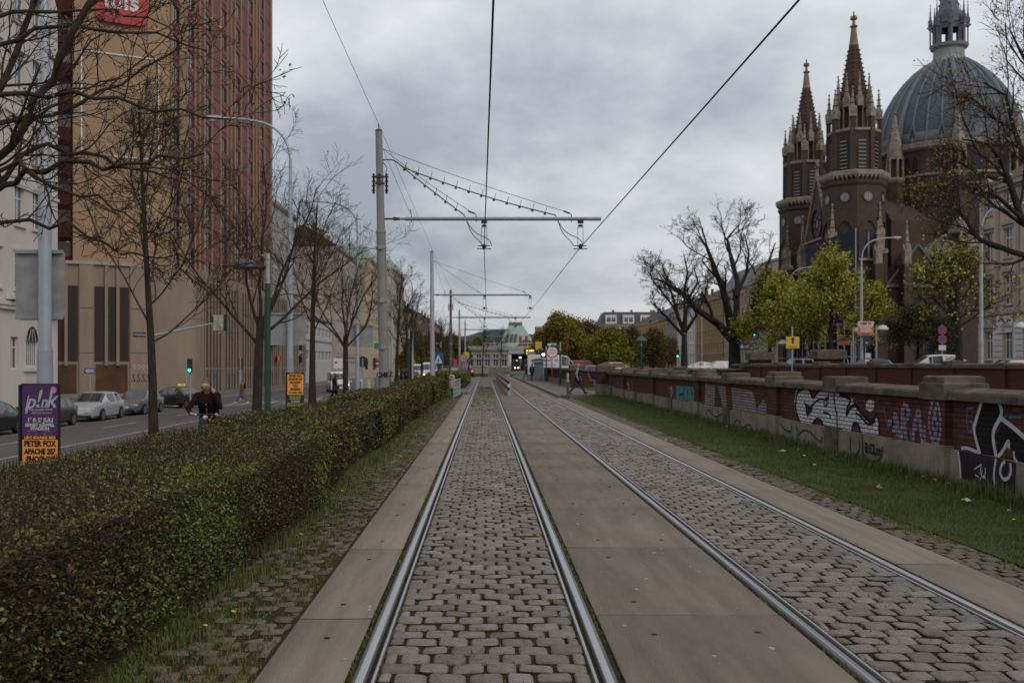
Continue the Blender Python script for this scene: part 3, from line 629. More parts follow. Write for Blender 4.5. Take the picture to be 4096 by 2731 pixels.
g.add([PF(*q) for q in ((1350, 855), (1377, 855), (1377, 887), (1364, 886), (1362, 874), (1354, 872))], [(0, 1, 2, 3, 4, 5)]); rel(g, 'graffiti', mat('purple_spray', (.045, .012, .04), .8), pw)
g = MB(); pts = smooth_pts([(1351, 856), (1353, 864), (1357, 869), (1356, 874), (1362, 873), (1368, 874), (1364, 881), (1366, 888)], 2)
ribbon(g, [(PF(*p).x, PF(*p).z) for p in pts], .10, (0, 75.04, 0), (1, 0, 0), (0, 0, 1), (0, -1, 0), .006); rel(g, 'graffiti_outline', mat('orange_spray', (.20, .11, .06), .8), pw)
# platform wall running away behind the shelter
w2 = thing('brick_wall', 'brick wall with stone posts along the far tram platform', 'wall', (6.9, 90, .1))
rel(MB().box(6.75, 7.15, 75.75, 150, .1, 1.40), 'brickwork', M_brick, w2)
c_ = MB(); q_ = MB(); p_ = MB()
for k in range(25):
    ya = 75.8 + k * 2.96; cope_block(c_, 6.66, 7.24, ya, ya + 2.94, 1.40, 1.56); q_.box(6.68, 6.76, ya + .1, ya + .5, .66, 1.40); p_.box(6.66, 6.78, ya, ya + 2.9, .1, .66)
rel(c_, 'coping', M_cope, w2); rel(q_, 'pilasters', M_brick, w2); rel(p_, 'plinth', M_plinth, w2)
# far wall of the cutting and its cross wall
w3 = thing('brick_wall', 'dark red brick wall on the far side of the railway cutting', 'wall', (20.8, 40, .8))
rel(MB().box(20.65, 21.1, 18, 79, -5.5, 1.74), 'brickwork', M_brickd, w3)
c_ = MB(); q_ = MB(); cap = MB(); ya = 18.0
k = 0
for i in range(14):
    y_ = 21.9 + 4.36 * i
    if y_ > 79: break
    big = (i % 2 == 1)
    q_.box(20.55, 20.68, y_, y_ + (.9 if big else .55), -5.5, 1.74)
    cope_block(cap, 20.48, 21.25, y_ - .08, y_ + (1.0 if big else .65), 1.72, 2.06 if big else 1.97)
    n = 2; st = (y_ + 4.36 - (y_ + .6)) / n
    for j in range(n): cope_block(c_, 20.56, 21.18, y_ + (1.0 if big else .65) + j * 1.75, y_ + (1.0 if big else .65) + (j + 1) * 1.75 - .01, 1.73, 1.90)
rel(q_, 'pilasters', M_brickd, w3); rel(cap, 'pilaster_caps', M_cope, w3); rel(c_, 'coping', M_cope, w3)
w4 = thing('brick_wall', 'brick cross wall closing the cutting, white bubble graffiti on it', 'wall', (15.5, 79.2, .4))
rel(MB().box(10.9, 21.0, 79, 79.4, -5.5, 1.42), 'brickwork', M_brickx, w4)
c_ = MB()
for i in range(5): cope_block(c_, 10.9 + i * 2.0, 12.89 + i * 2.0, 78.9, 79.5, 1.42, 1.58)
for x in (15.0, 20.3): cope_block(c_, x, x + .95, 78.85, 79.55, 1.58, 1.75)
rel(c_, 'coping', M_cope, w4)
g = MB()
for k in range(5):
    cx = 11.4 + k * .78; ribbon(g, smooth_pts([(cx - .36, 1.05), (cx - .3, 1.3), (cx, 1.36), (cx + .3, 1.3), (cx + .36, 1.05)]), .09, (0, 79, 0), (1, 0, 0), (0, 0, 1), (0, -1, 0), .004)
rel(g, 'graffiti', M_wspray, w4)
for (x, y, lb) in ((21.6, 78.2, 'square stone topped pier on the cutting wall beside the bare tree'), (22.2, 64.4, 'square stone topped pier behind the cutting wall near the scaffolding')):
    p = thing('gate_pier', lb, 'pier', (x, y, .8)); rel(MB().box(x - .75, x + .75, y - .6, y + .6, .8, 2.25), 'shaft', M_brickx, p); t = MB(); cope_block(t, x - .95, x + .95, y - .8, y + .8, 2.25, 2.85, .08); rel(t, 'cap', M_cope, p)
# ------------------------------------------------------------------ hedges
M_leafh = mat('hedge_leaf', (1, 1, 1), 0.75, (0.7, 0.7, 0.7), 0.8, island=[(0.060, 0.036, 0.020), (0.17, 0.115, 0.050), (0.085, 0.075, 0.022), (0.12, 0.105, 0.028), (0.24, 0.175, 0.065), (0.045, 0.030, 0.018)], spec=0.25)
M_leafg = mat('hedge_leaf_green', (1, 1, 1), 0.7, (0.75, 0.75, 0.75), 0.8, island=[(0.058, 0.088, 0.017), (0.10, 0.155, 0.024), (0.15, 0.21, 0.034), (0.085, 0.105, 0.022), (0.19, 0.21, 0.044)], spec=0.25)
M_leafd = mat('hedge_leaf_dry_shaded', (1, 1, 1), 0.8, (0.7, 0.7, 0.7), 0.8, island=[(0.040, 0.025, 0.015), (0.075, 0.050, 0.024), (0.15, 0.105, 0.042), (0.026, 0.018, 0.011), (0.07, 0.060, 0.018)], spec=0.2)  # dry brown front leaves, darkened further to paint in the tram's shade
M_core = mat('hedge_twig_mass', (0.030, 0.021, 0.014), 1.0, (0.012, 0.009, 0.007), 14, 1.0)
def leaf_quads(C, s0, s1, r, up=0.0, elong=0.55):
    n = len(C); a = r.normal(size=(n, 3)); a[:, 2] += up; a /= np.linalg.norm(a, axis=1, keepdims=True)
    b = np.cross(a, r.normal(size=(n, 3))); b /= np.linalg.norm(b, axis=1, keepdims=True) + 1e-9
    s = (r.uniform(s0, s1, n) if np.isscalar(s0) else s0 * r.uniform(.7, 1.3, n))[:, None]
    V = np.stack([C - a * s, C + b * s * elong + a * s * .1, C + a * s, C - b * s * elong + a * s * .1], 1).reshape(-1, 3)
    return V, (np.arange(n)[:, None] * 4 + np.arange(4)[None])
def hump(X, Y): return .022 * np.sin(X * 2.3 + Y * 1.1) + .02 * np.sin(Y * 2.9 + X * 3.7) + .02 * np.sin(Y * .9 + 1)
def hedge(label, y0, y1, xb, xf, zt, dens, seed, lf, green=lambda X, Y, Z, r: r.random(len(X)) < .3, step=0.0, bulge=.09, near=6.0, front=1.0):
    r = np.random.default_rng(seed); t = thing('hedge', label, 'hedge', ((xb(y0) + xf(y0)) / 2, y0, 0), 0, 'clipped hedges along the tram track')
    L_ = y1 - y0; P = []
    def ys(n):
        u = r.random(int(n)); a = max(near, y0 + 4); return y0 + L_ * u if L_ < 2 else (y0 + near) * ((y1 + near) / (y0 + near)) ** u - near
    nfr = n = int(dens * L_ * 1.35 * front); Y = ys(n); Z = zt(Y) * r.random(n) ** .85 ; X = xf(Y) + bulge * np.sin(np.clip(Z / zt(Y), 0, 1) * np.pi * .9) + hump(Z * 2, Y) + r.normal(size=n) * .05; P.append((X, Y, Z))
    wdt = abs(xf(y0) - xb(y0)); n = int(dens * L_ * wdt * .8); Y = ys(n); X = xb(Y) + (xf(Y) - xb(Y) + .06) * r.random(n); Z = zt(Y) + hump(X, Y) + r.normal(size=n) * .035 - .03 * np.clip((X - xf(Y) + .10) / .10, 0, 1) ** 2; P.append((X, Y, Z))
    n = int(dens * L_ * .5); Y = ys(n); Z = zt(Y) * (0.45 + .55 * r.random(n)); X = xb(Y) + r.normal(size=n) * .05; P.append((X, Y, Z))
    for ye in (y0, y1):
        n = int(dens * wdt * 1.1); X = xb(np.full(n, ye)) + wdt * r.random(n); Z = zt(np.full(n, ye)) * r.random(n); Y = np.full(n, ye) + r.normal(size=n) * .06 + hump(X, Z * 2); P.append((X, Y, Z))
    X, Y, Z = [np.concatenate(q) for q in zip(*P)]
    Z = np.maximum(Z, .02)
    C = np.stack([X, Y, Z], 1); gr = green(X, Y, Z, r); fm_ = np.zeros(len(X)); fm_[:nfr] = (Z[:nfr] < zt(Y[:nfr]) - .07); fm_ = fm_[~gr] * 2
    s = lf * np.sqrt(np.maximum(1, np.hypot(Y, X) / 9))
    V1, F1 = leaf_quads(C[~gr], s[~gr], None, r, .35); V2, F2 = leaf_quads(C[gr], s[gr] * 1.12, None, r, .15, .62)
    lo = np.array(t.location)
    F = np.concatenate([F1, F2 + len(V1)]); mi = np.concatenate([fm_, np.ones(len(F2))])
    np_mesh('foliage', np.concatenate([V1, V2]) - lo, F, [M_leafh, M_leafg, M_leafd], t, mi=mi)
    # twigs that stick out of the clipped surface
    n = int(dens * L_ * .5); Y = ys(n); top = r.random(n) < .75; X = np.where(top, xb(Y) + (xf(Y) - xb(Y)) * r.random(n), xf(Y) + bulge * .8); Z = np.where(top, zt(Y) + hump(X, Y) - .02, zt(Y) * r.random(n))
    B = np.stack([X, Y, Z], 1); d = r.normal(size=(n, 3)) * .45; d[:, 2] += np.where(top, 1, .15); d[:, 0] += np.where(top, 0, .7); d /= np.linalg.norm(d, axis=1, keepdims=True)
    ln = r.uniform(.04, .16, n)[:, None]; sd_ = np.cross(d, r.normal(size=(n, 3))); sd_ /= np.linalg.norm(sd_, axis=1, keepdims=True); wd = (.0035 * np.sqrt(np.maximum(1, Y / 8)))[:, None]
    V = np.stack([B - sd_ * wd, B + sd_ * wd, B + d * ln + sd_ * wd * .4, B + d * ln - sd_ * wd * .4], 1).reshape(-1, 3)
    np_mesh('twigs', V - lo, np.arange(n)[:, None] * 4 + np.arange(4)[None], M_twig, t)
    # inner mass of stems
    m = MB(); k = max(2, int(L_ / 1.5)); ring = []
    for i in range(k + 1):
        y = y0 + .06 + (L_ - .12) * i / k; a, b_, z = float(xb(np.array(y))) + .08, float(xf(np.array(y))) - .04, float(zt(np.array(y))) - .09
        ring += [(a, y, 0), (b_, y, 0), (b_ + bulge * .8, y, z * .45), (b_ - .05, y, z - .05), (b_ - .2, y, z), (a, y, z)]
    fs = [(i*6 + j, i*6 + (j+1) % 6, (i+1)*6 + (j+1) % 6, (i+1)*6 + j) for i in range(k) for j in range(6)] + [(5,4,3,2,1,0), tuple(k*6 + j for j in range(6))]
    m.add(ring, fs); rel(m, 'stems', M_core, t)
    return t
cst = lambda v: (lambda Y: np.zeros_like(Y, dtype=float) + v)
def green1(X, Y, Z, r):
    pat = np.sin(Y * 1.15 + X * .8) + .8 * np.sin(Y * .43 + 2 + X * 1.7) + 1.9 * np.clip((Y - 11.6) / 1.4, 0, 1.2) * (X > -3.2) + .45 * (Z < .45) + .6 * (X > -2.5) * (Y < 9) * (Z < .8)
    return r.random(len(X)) < np.clip(.14 + .32 * pat, .04, .95)
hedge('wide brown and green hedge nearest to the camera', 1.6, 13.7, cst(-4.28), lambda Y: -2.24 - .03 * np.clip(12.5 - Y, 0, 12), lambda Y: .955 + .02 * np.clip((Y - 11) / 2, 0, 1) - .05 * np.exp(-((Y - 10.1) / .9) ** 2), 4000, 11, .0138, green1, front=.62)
def green2(X, Y, Z, r):
    pat = np.sin(Y * 1.05 + 1) + .6 * np.sin(Y * 2.3)
    return r.random(len(X)) < np.clip(.22 + .22 * pat, .05, .85)
step2 = lambda Y: .965 + .004 * (Y - 14) + .06 * np.sign(np.sin(Y * .52))
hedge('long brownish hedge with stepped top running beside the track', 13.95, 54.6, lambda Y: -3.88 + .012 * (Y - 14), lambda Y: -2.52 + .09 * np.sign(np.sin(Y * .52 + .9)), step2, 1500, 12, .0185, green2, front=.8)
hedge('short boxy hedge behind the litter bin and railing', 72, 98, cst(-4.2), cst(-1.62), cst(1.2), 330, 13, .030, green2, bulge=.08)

# ------------------------------------------------------------------ trees
def perp(d, r):
    a = r.normal(size=3); a -= d * a.dot(d); return a / np.linalg.norm(a)
def grow(p, d, L_, r0, r1, n, wob, up, r):
    pts = [p.copy()]; rad = [r0]
    for i in range(n):
        d = d + r.normal(size=3) * wob; d[2] += up; d = d / np.linalg.norm(d); p = p + d * (L_ / n); pts.append(p.copy()); rad.append(r0 + (r1 - r0) * (i + 1) / n)
    return np.array(pts), np.array(rad)
def children(par, k, ang, lf, rf, n, wob, up, r, t0=.3, rmin=.004):
    out = []
    for pts, rad in par:
        L_ = np.linalg.norm(np.diff(pts, axis=0), axis=1).sum(); m = len(pts) - 1
        for j in range(max(1, int(round(k * r.uniform(.75, 1.25))))):
            t = t0 + (1 - t0) * (j + r.random()) / k; t = min(t, .995); i = min(int(t * m), m - 1); f = t * m - i
            p = pts[i] * (1 - f) + pts[i+1] * f; d = pts[i+1] - pts[i]; d = d / np.linalg.norm(d); R_ = rad[i] * (1 - f) + rad[i+1] * f
            a = r.uniform(*ang); dd = d * math.cos(a) + perp(d, r) * math.sin(a)
            out.append(grow(p, dd, L_ * r.uniform(*lf) * (1.15 - .5 * t), max(rmin, R_ * r.uniform(*rf)), max(rmin * .6, R_ * .18), n, wob, up, r))
    return out
def tubes_np(polys, sides):
    VS = []; FS = []; o = 0; ang = np.arange(sides) * 2 * np.pi / sides; ca, sa = np.cos(ang), np.sin(ang)
    for pts, rad in polys:
        m = len(pts); d = np.gradient(pts, axis=0); d /= np.linalg.norm(d, axis=1, keepdims=True) + 1e-9
        ref = np.array([0.31, 0.95, 0.1]) if abs(d[0][2]) > .8 else np.array([0.1, 0.2, 1.0]); a = np.cross(d, ref); a /= np.linalg.norm(a, axis=1, keepdims=True) + 1e-9; b = np.cross(d, a)
        V = pts[:, None] + (a[:, None] * ca[None, :, None] + b[:, None] * sa[None, :, None]) * rad[:, None, None]
        VS.append(V.reshape(-1, 3)); i = np.arange(m - 1)[:, None] * sides; j = np.arange(sides)[None]; j2 = (j + 1) % sides
        FS.append((np.stack([i + j, i + j2, i + sides + j2, i + sides + j], -1).reshape(-1, 4)) + o); o += m * sides
    return np.concatenate(VS), np.concatenate(FS)
def tree_meshes(name, label, cat, seed, Ht, th, tr, nl, spec, leaf=None, group=None, lean=0.0, limb_up=(.35, .9), upt=.06, lead=True, wob=.12, limb_len=None, tubes3=3, limbs0=None, twigmin=.006, trunkmat=None):
    """tapered trunk, limbs, branches and twigs; optional leaves or buds at the twig ends"""
    r = np.random.default_rng(seed); root = thing(name, label, cat, (0, 0, 0), 0, group)
    top = Ht if lead else th * 1.15
    tp, trd = grow(np.zeros(3), np.array([lean, 0, 1.0]), top * .98, tr, tr * (.16 if lead else .72), 14, .012, .05, r)
    fl = 1 + .55 * np.exp(-np.arange(len(trd)) * 1.4); trd = trd * fl
    V, F = tubes_np([(tp, trd)], 12); np_mesh('trunk', V, F, trunkmat or M_bark, root, True)
    limbs = []; m = len(tp) - 1
    if limbs0 is None:
        for j in range(nl):
            h = (th + (top * .80 - th) * (j / max(1, nl - 1)) ** 1.1) if lead else th * r.uniform(.86, 1.1); t = min(.99, h / top); i = min(int(t * m), m - 1); f = t * m - i; p = tp[i] * (1 - f) + tp[i+1] * f
            az = j * 2.399 + r.uniform(-.4, .4); el = r.uniform(*limb_up) + (.5 * j / nl if lead else 0); d = np.array([math.cos(az) * math.cos(el), math.sin(az) * math.cos(el), math.sin(el)])
            LL = (limb_len or Ht * .42) * (1.1 - .6 * h / Ht if lead else r.uniform(.8, 1.15)); limbs.append(grow(p, d, LL, tr * (.25 if lead else .33) * (1 - .45 * t if lead else 1), tr * .10, 8, wob, upt, r))
        if lead: limbs.append((tp[int(m * .7):], trd[int(m * .7):] * .6))
    else: limbs = [(np.array(a), np.array(b)) for a, b in limbs0]
    lv = [limbs]
    for (k, ang, lf, rf, n, wb, up, t0) in spec: lv.append(children(lv[-1], k, ang, lf, rf, n, wb, up, r, t0, twigmin))
    polys5 = lv[0] + (lv[1] if len(lv) > 1 else []); V, F = tubes_np(lv[0], 7)
    Vs = [V]; Fs = [F]; o = len(V)
    for q in lv[1:]:
        V, F = tubes_np(q, tubes3 if q is not lv[1] else 5); Vs.append(V); Fs.append(F + o); o += len(V)
    np_mesh('branches', np.concatenate(Vs), np.concatenate(Fs), M_twig if trunkmat is None else trunkmat, root, False)
    if leaf:
        tips = np.array([p[-1] for p, _ in lv[-1]] + [p[len(p) // 2] for p, _ in lv[-1]])
        n, frac, sig, s0, s1, lm, nm = leaf; tips = tips[r.random(len(tips)) < frac]; C = np.repeat(tips, n, 0) + r.normal(size=(len(tips) * n, 3)) * sig
        V, F = leaf_quads(C, s0, s1, r, 0.0, .75); np_mesh(nm, V, F, lm, root)
    return root
def ctree(src, loc, rz, label, sc=1.0, group=None): return dup(src, loc, rz, label, group, sc)
GR = 'bare street trees along the road'
spec_street = [(8, (.45, .95), (.34, .60), (.42, .60), 6, .17, .05, .18), (6, (.4, .95), (.38, .66), (.45, .65), 5, .20, .05, .15), (4, (.4, 1.0), (.34, .7), (.5, .8), 3, .2, .05, .15)]
bud = (2, .12, .035, .014, .032, M_bud, 'buds')
TX = -7.45
def street(seed, Ht, th, label, lead=True, nl=9, tr=.112): return tree_meshes('street_tree', label, 'tree', seed, Ht, th, tr, nl, spec_street, bud, GR, lean=0.0, limb_up=(.55, .95) if lead else (.85, 1.25), upt=.07, wob=.11, limb_len=3.9 if lead else 5.4, lead=lead)
tA = street(31, 8.2, 2.7, 'slender bare tree in front of the beige hotel base, foot behind the hedge')
tA.location = (TX, 22.4, gz(TX)); tA.rotation_euler = (0, 0, 1.0)
tB = street(32, 9.0, 3.3, 'bare tree with thick forked trunk just beside the dark green lamp post', lead=False, nl=6, tr=.175)
tB.location = (TX, 32.5, gz(TX)); tB.rotation_euler = (0, 0, .3)
tC = street(33, 9.2, 3.6, 'bare dark trunked tree right of the orange concert poster', lead=True, nl=10, tr=.16)
tC.location = (TX, 43.0, gz(TX))
tD = street(34, 9.0, 3.3, 'bare tree just left of the tall grey catenary pole', lead=False, nl=7, tr=.17)
tD.location = (TX - .1, 54.0, gz(TX))
lbl = ['bare street tree just right of the first catenary pole', 'small bare tree behind the second green lamp post', 'budding tree left of the second catenary pole', 'budding far tree beyond the second catenary pole', 'far street tree near the blue pedestrian sign', 'farthest street tree in the row on the road side']
for i, (y, x) in enumerate(((70, -6.2), (84, -6.6), (98, -7.3), (114, -7.2), (132, -7.0), (152, -7.0))):
    ctree([tC, tB, tA, tD, tB, tC][i], (x, y, gz(x)), 1.3 * i + .5, lbl[i], .95)
# big tree at the left edge: trunk outside the frame, long limbs reaching over the road
def limbpath(pts, r0, r1, Y0=12.0):
    P = np.array([tuple(at(u, v, y)) for u, v, y in pts]); n = len(P); out = []
    for a in range(n - 1):
        for k in range(3): out.append(P[a] + (P[a+1] - P[a]) * k / 3)
    out.append(P[-1]); out = np.array(out); rr = np.random.default_rng(int(abs(pts[0][1])) + 3); out[1:] += rr.normal(size=out[1:].shape) * .035
    base = np.array((-7.6, 12.0, gz(-7.6))); return out - base, np.linspace(r0 * .62, r1 * .85, len(out))
LB = [limbpath([(-310, 560, 12), (-60, 420, 11.8), (60, 290, 11.6), (140, 130, 11.5), (230, -60, 11.4)], .085, .045),
      limbpath([(-310, 520, 12), (-80, 340, 12.3), (40, 120, 12.6), (110, -80, 12.8)], .08, .04),
      limbpath([(-310, 600, 12), (-30, 455, 11.5), (60, 400, 11.2), (200, 372, 10.9), (330, 375, 10.7), (470, 355, 10.6)], .075, .012),
      limbpath([(-310, 590, 12), (-20, 440, 12), (80, 345, 12.2), (190, 345, 12.5), (300, 385, 12.7), (430, 425, 13.0)], .07, .012),
      limbpath([(-310, 480, 12), (-40, 300, 12.4), (120, 270, 12.8), (280, 190, 13.2), (420, 100, 13.6)], .07, .012),
      limbpath([(-310, 480, 12), (-60, 240, 11.6), (60, 220, 11.4), (220, 220, 11.2), (360, 250, 11.0), (520, 270, 10.8)], .065, .010),
      limbpath([(-310, 420, 12), (-60, 130, 12.0), (90, 60, 12.0), (300, 70, 12.0), (470, 110, 12.1)], .065, .010),
      limbpath([(-310, 400, 12), (-90, 40, 12.2), (60, 20, 12.6), (220, 20, 13), (400, 60, 13.2)], .06, .010),
      limbpath([(-310, 640, 12), (-60, 540, 11.6), (60, 505, 11.4), (200, 540, 11.2), (300, 580, 11.1), (400, 590, 11.0)], .05, .008),
      limbpath([(-310, 620, 12), (-90, 420, 11.4), (30, 380, 11.2), (130, 430, 11), (260, 480, 10.8), (360, 540, 10.6)], .055, .008),
      limbpath([(-310, 380, 12), (-350, 0, 12), (-380, -500, 12)], .10, .03), limbpath([(-310, 480, 12), (-600, 200, 12.4), (-800, -50, 12.8)], .09, .02), limbpath([(-310, 520, 12), (-420, 260, 15), (-300, 100, 17)], .09, .02)]
spec_big = [(10, (.3, .85), (.14, .34), (.30, .5), 6, .16, .05, .22), (5, (.4, .95), (.34, .62), (.45, .7), 4, .2, .05, .15), (3.5, (.4, 1.0), (.3, .6), (.5, .8), 3, .2, .06, .2)]
tL = tree_meshes('street_tree', 'large bare tree at the left edge with branches crossing the hotel front', 'tree', 41, 5.4, 2.5, .21, 0, spec_big, (3, .03, .05, .014, .034, M_bud, 'buds'), GR, limbs0=LB, lead=False, twigmin=.0052)
tL.location = (-7.6, 12.0, gz(-7.6))
for c_ in kids(tL):
    if c_.name.startswith('trunk'): c_.scale = (1, 1, 1.0)

# right side: two big bare trees, the leafing trees before the church, budding trees and the far grove
spec_old = [(6, (.35, .8), (.45, .72), (.5, .7), 7, .15, .05, .3), (6, (.4, .95), (.38, .62), (.5, .7), 5, .18, .05, .2), (5.5, (.4, 1.0), (.34, .62), (.5, .8), 4, .2, .04, .15), (3, (.4, 1.0), (.35, .65), (.5, .8), 3, .2, .02, .2)]
M_barkd = mat('dark_bark', (.045, .038, .032), .95, (.022, .019, .017), 6, .8, stretch=(1, 1, .3))
def oldlimbs(Yt, base, paths):
    out = []
    for pts, r0, r1 in paths:
        P = np.array([tuple(at(u, v, Yt + dy)) for u, v, dy in pts]) - np.array(base); Q = []
        for a in range(len(P) - 1):
            for k in range(3): Q.append(P[a] + (P[a+1] - P[a]) * k / 3)
        Q.append(P[-1]); Q = np.array(Q); out.append((Q, np.linspace(r0, r1, len(Q))))
    return out
bx = at(1688, 832, 95).x; b0 = (bx, 95, .8)
tO = tree_meshes('bare_tree', 'huge bare tree with forked trunk left of the church towers', 'tree', 51, 6, 3.8, .68, 0, [(7, (.3, .8), (.28, .5), (.4, .6), 6, .15, .04, .2)] + spec_old[1:4], None, None, lead=False, twigmin=.017, trunkmat=M_barkd,
    limbs0=oldlimbs(95, b0, [([(1682, 762, 0), (1650, 720, 1), (1600, 680, 2), (1560, 630, 3), (1520, 600, 3), (1490, 590, 4)], .5, .08), ([(1684, 755, 0), (1675, 700, -1), (1665, 640, -2), (1640, 560, -2), (1620, 500, -3), (1600, 470, -3)], .5, .07), ([(1690, 755, 0), (1692, 680, 1), (1695, 600, 2), (1680, 540, 2), (1670, 480, 3), (1690, 450, 3)], .42, .07), ([(1694, 765, 0), (1720, 720, -1), (1735, 660, -1), (1745, 600, -2), (1770, 540, -2), (1785, 490, -2)], .4, .06), ([(1692, 640, 1), (1715, 580, 2), (1722, 520, 2), (1712, 470, 2)], .2, .05), ([(1650, 720, 1), (1610, 690, -2), (1575, 650, -3), (1600, 600, -3), (1590, 560, -3)], .24, .05)]))
tO.location = b0; tO.scale = (.96, .96, .82)
bx = at(1572, 834, 118).x; b1 = (bx, 118, .8)
tP = tree_meshes('bare_tree', 'slimmer bare tree with upswept limbs before the white house', 'tree', 52, 7, 5.0, .44, 0, [(8, (.3, .8), (.3, .52), (.4, .6), 6, .15, .04, .2)] + spec_old[1:4], None, None, lead=False, twigmin=.017, trunkmat=M_barkd,
    limbs0=oldlimbs(118, b1, [([(1572, 745, 0), (1556, 700, 1), (1545, 650, 1), (1530, 600, 2), (1520, 560, 2)], .3, .05), ([(1572, 740, 0), (1575, 690, 0), (1572, 630, 1), (1580, 580, 1), (1570, 530, 1)], .32, .05), ([(1574, 745, 0), (1600, 700, -1), (1620, 650, -1), (1630, 600, -2)], .25, .05), ([(1571, 755, 0), (1535, 710, -1), (1510, 680, -2), (1490, 660, -2)], .25, .05), ([(1560, 700, 1), (1530, 650, 2), (1500, 610, 2), (1490, 590, 2)], .18, .04)]))
tP.location = b1; tP.scale = (.96, .96, .84)
M_lgreen = mat('spring_leaf_green', (1, 1, 1), .65, (.75, .75, .75), 1.2, island=[(.17, .195, .014), (.29, .31, .02), (.42, .42, .028), (.22, .22, .018)])
M_lyel = mat('spring_leaf_yellow', (1, 1, 1), .65, (.7, .7, .7), 1.2, island=[(.22, .215, .018), (.37, .34, .022), (.46, .42, .028), (.18, .155, .02)])
M_lora = mat('budding_leaf_orange', (1, 1, 1), .7, (.7, .7, .7), 1.2, island=[(.20, .115, .022), (.32, .18, .028), (.13, .07, .022), (.26, .20, .03)])
spec_leafy = [(8, (.4, .9), (.42, .68), (.45, .65), 5, .16, .03, .2), (6, (.4, 1.0), (.40, .66), (.5, .7), 4, .2, .03, .15), (4, (.4, 1.0), (.4, .7), (.5, .8), 3, .2, .0, .2)]
def leafy(label, seed, loc, Ht, th, tr, lm, n=6, frac=.8, sig=.22, s=(.07, .15), nl=10, ll=None, group='trees in leaf beyond the cutting', name='leafy_tree', lead=True, up=(.15, .75)):
    k = .70 if name == 'grove_tree' else .84
    t = tree_meshes(name, label, 'tree', seed, Ht * k, th * k, tr * .9, nl, spec_leafy, (n, frac, sig, s[0], s[1], lm, 'leaves'), group, lead=lead, limb_up=up, limb_len=(ll or 4) * k, twigmin=.014, trunkmat=M_barkd)
    t.location = loc; return t
def gx(u, Y): return (u - U0) * Y / FPX
leafy('fresh bright green tree between the big bare tree and the dark banner', 61, (gx(1768, 92), 92, .8), 10.6, 3.2, .24, M_lgreen, 5, .52, .24, (.06, .13), 12, 4.6)
leafy('yellow green tree covering the dark advertising banner', 62, (gx(1908, 82), 82, .8), 11.2, 3.4, .26, M_lyel, 4, .46, .20, (.055, .115), 12, 5.0)
leafy('small yellow green tree squeezed between the two larger leafing trees', 63, (gx(1836, 88), 88, .8), 9.0, 3.0, .16, M_lyel, 5, .55, .20, (.055, .12), 9, 3.4)
leafy('thin yellow green tree right of the dark banner', 64, (gx(2010, 96), 96, .8), 9.6, 3.2, .17, M_lyel, 4, .40, .22, (.06, .12), 9, 3.6)
leafy('tall sparse yellow budding tree with dark trunk before the beige corner house', 65, (gx(2205, 62), 62, .8), 9.8, 4.2, .30, M_lyel, 3, .20, .18, (.05, .11), 12, 4.6)
leafy('low dim green tree under the tall church window', 66, (gx(2108, 90), 90, .8), 6.8, 2.2, .2, mat('dim_leaf', (1, 1, 1), .7, (.7, .7, .7), 1.2, island=[(.06, .075, .02), (.10, .105, .024), (.08, .065, .026)]), 5, .55, .25, (.06, .13), 10, 3.8)
# orange budding tree on the right edge, trunk outside the frame
base = (25.6, 43.0, .8)
tR = tree_meshes('budding_tree', 'orange brown budding tree reaching in from the right edge over the church', 'tree', 71, 7, 5.4, .42, 0, [(9, (.3, .8), (.26, .48), (.4, .6), 6, .16, .04, .2)] + [(7, (.4, .95), (.36, .6), (.45, .7), 4, .2, .04, .15), (4, (.4, 1.0), (.4, .7), (.5, .8), 3, .2, .03, .2)], (4, .22, .12, .03, .065, M_lora, 'leaves'), None, lead=False, twigmin=.012, trunkmat=M_barkd,
    limbs0=oldlimbs(43, base, [([(2470, 640, 0), (2420, 605, 0), (2330, 580, 0), (2250, 550, 0), (2215, 500, 1), (2190, 475, 1), (2110, 470, 2)], .17, .03), ([(2470, 640, 0), (2400, 560, 0), (2345, 500, -1), (2320, 420, -1), (2300, 370, -1), (2270, 330, -2), (2210, 320, -2)], .22, .03), ([(2470, 600, 0), (2400, 450, 1), (2360, 380, 1), (2330, 300, 2), (2310, 220, 2), (2260, 190, 2)], .2, .03), ([(2470, 560, 0), (2450, 380, 0), (2420, 240, 1), (2350, 130, 1), (2320, 70, 1)], .2, .03), ([(2345, 500, -1), (2290, 450, -2), (2230, 430, -2), (2160, 440, -2)], .1, .025), ([(2320, 420, -1), (2250, 400, 0), (2200, 370, 0), (2150, 380, 1)], .09, .02), ([(2330, 300, 2), (2280, 270, 2), (2240, 230, 2), (2200, 235, 2)], .08, .02), ([(2470, 640, 0), (2560, 400, 0), (2600, 200, 0)], .2, .04)]))
tR.location = base
# far grove left of the houses, each tree its own
M_fora = mat('grove_leaf_ochre', (1, 1, 1), .75, (.7, .7, .7), .8, island=[(.17, .13, .024), (.27, .20, .03), (.11, .08, .028), (.21, .19, .028)])
M_fbro = mat('grove_twig_brown', (1, 1, 1), .8, (.7, .7, .7), .8, island=[(.115, .082, .036), (.16, .11, .04), (.085, .058, .03), (.15, .125, .036)])
M_fgre = mat('grove_leaf_green', (1, 1, 1), .75, (.7, .7, .7), .8, island=[(.17, .165, .022), (.27, .24, .028), (.13, .115, .022)])
GG = 'grove of trees beyond the tram stop'
fo = leafy('tall ochre tree at the left end of the far grove', 81, (gx(1290, 150), 150, .6), 10.8, 2.2, .25, M_fora, 7, .85, .40, (.10, .22), 12, 5.4, GG, 'grove_tree')
fg = leafy('round bright green tree low in the front of the far grove', 82, (gx(1392, 128), 128, .6), 6.6, 1.6, .2, M_fgre, 8, .9, .32, (.09, .20), 11, 3.9, GG, 'grove_tree')
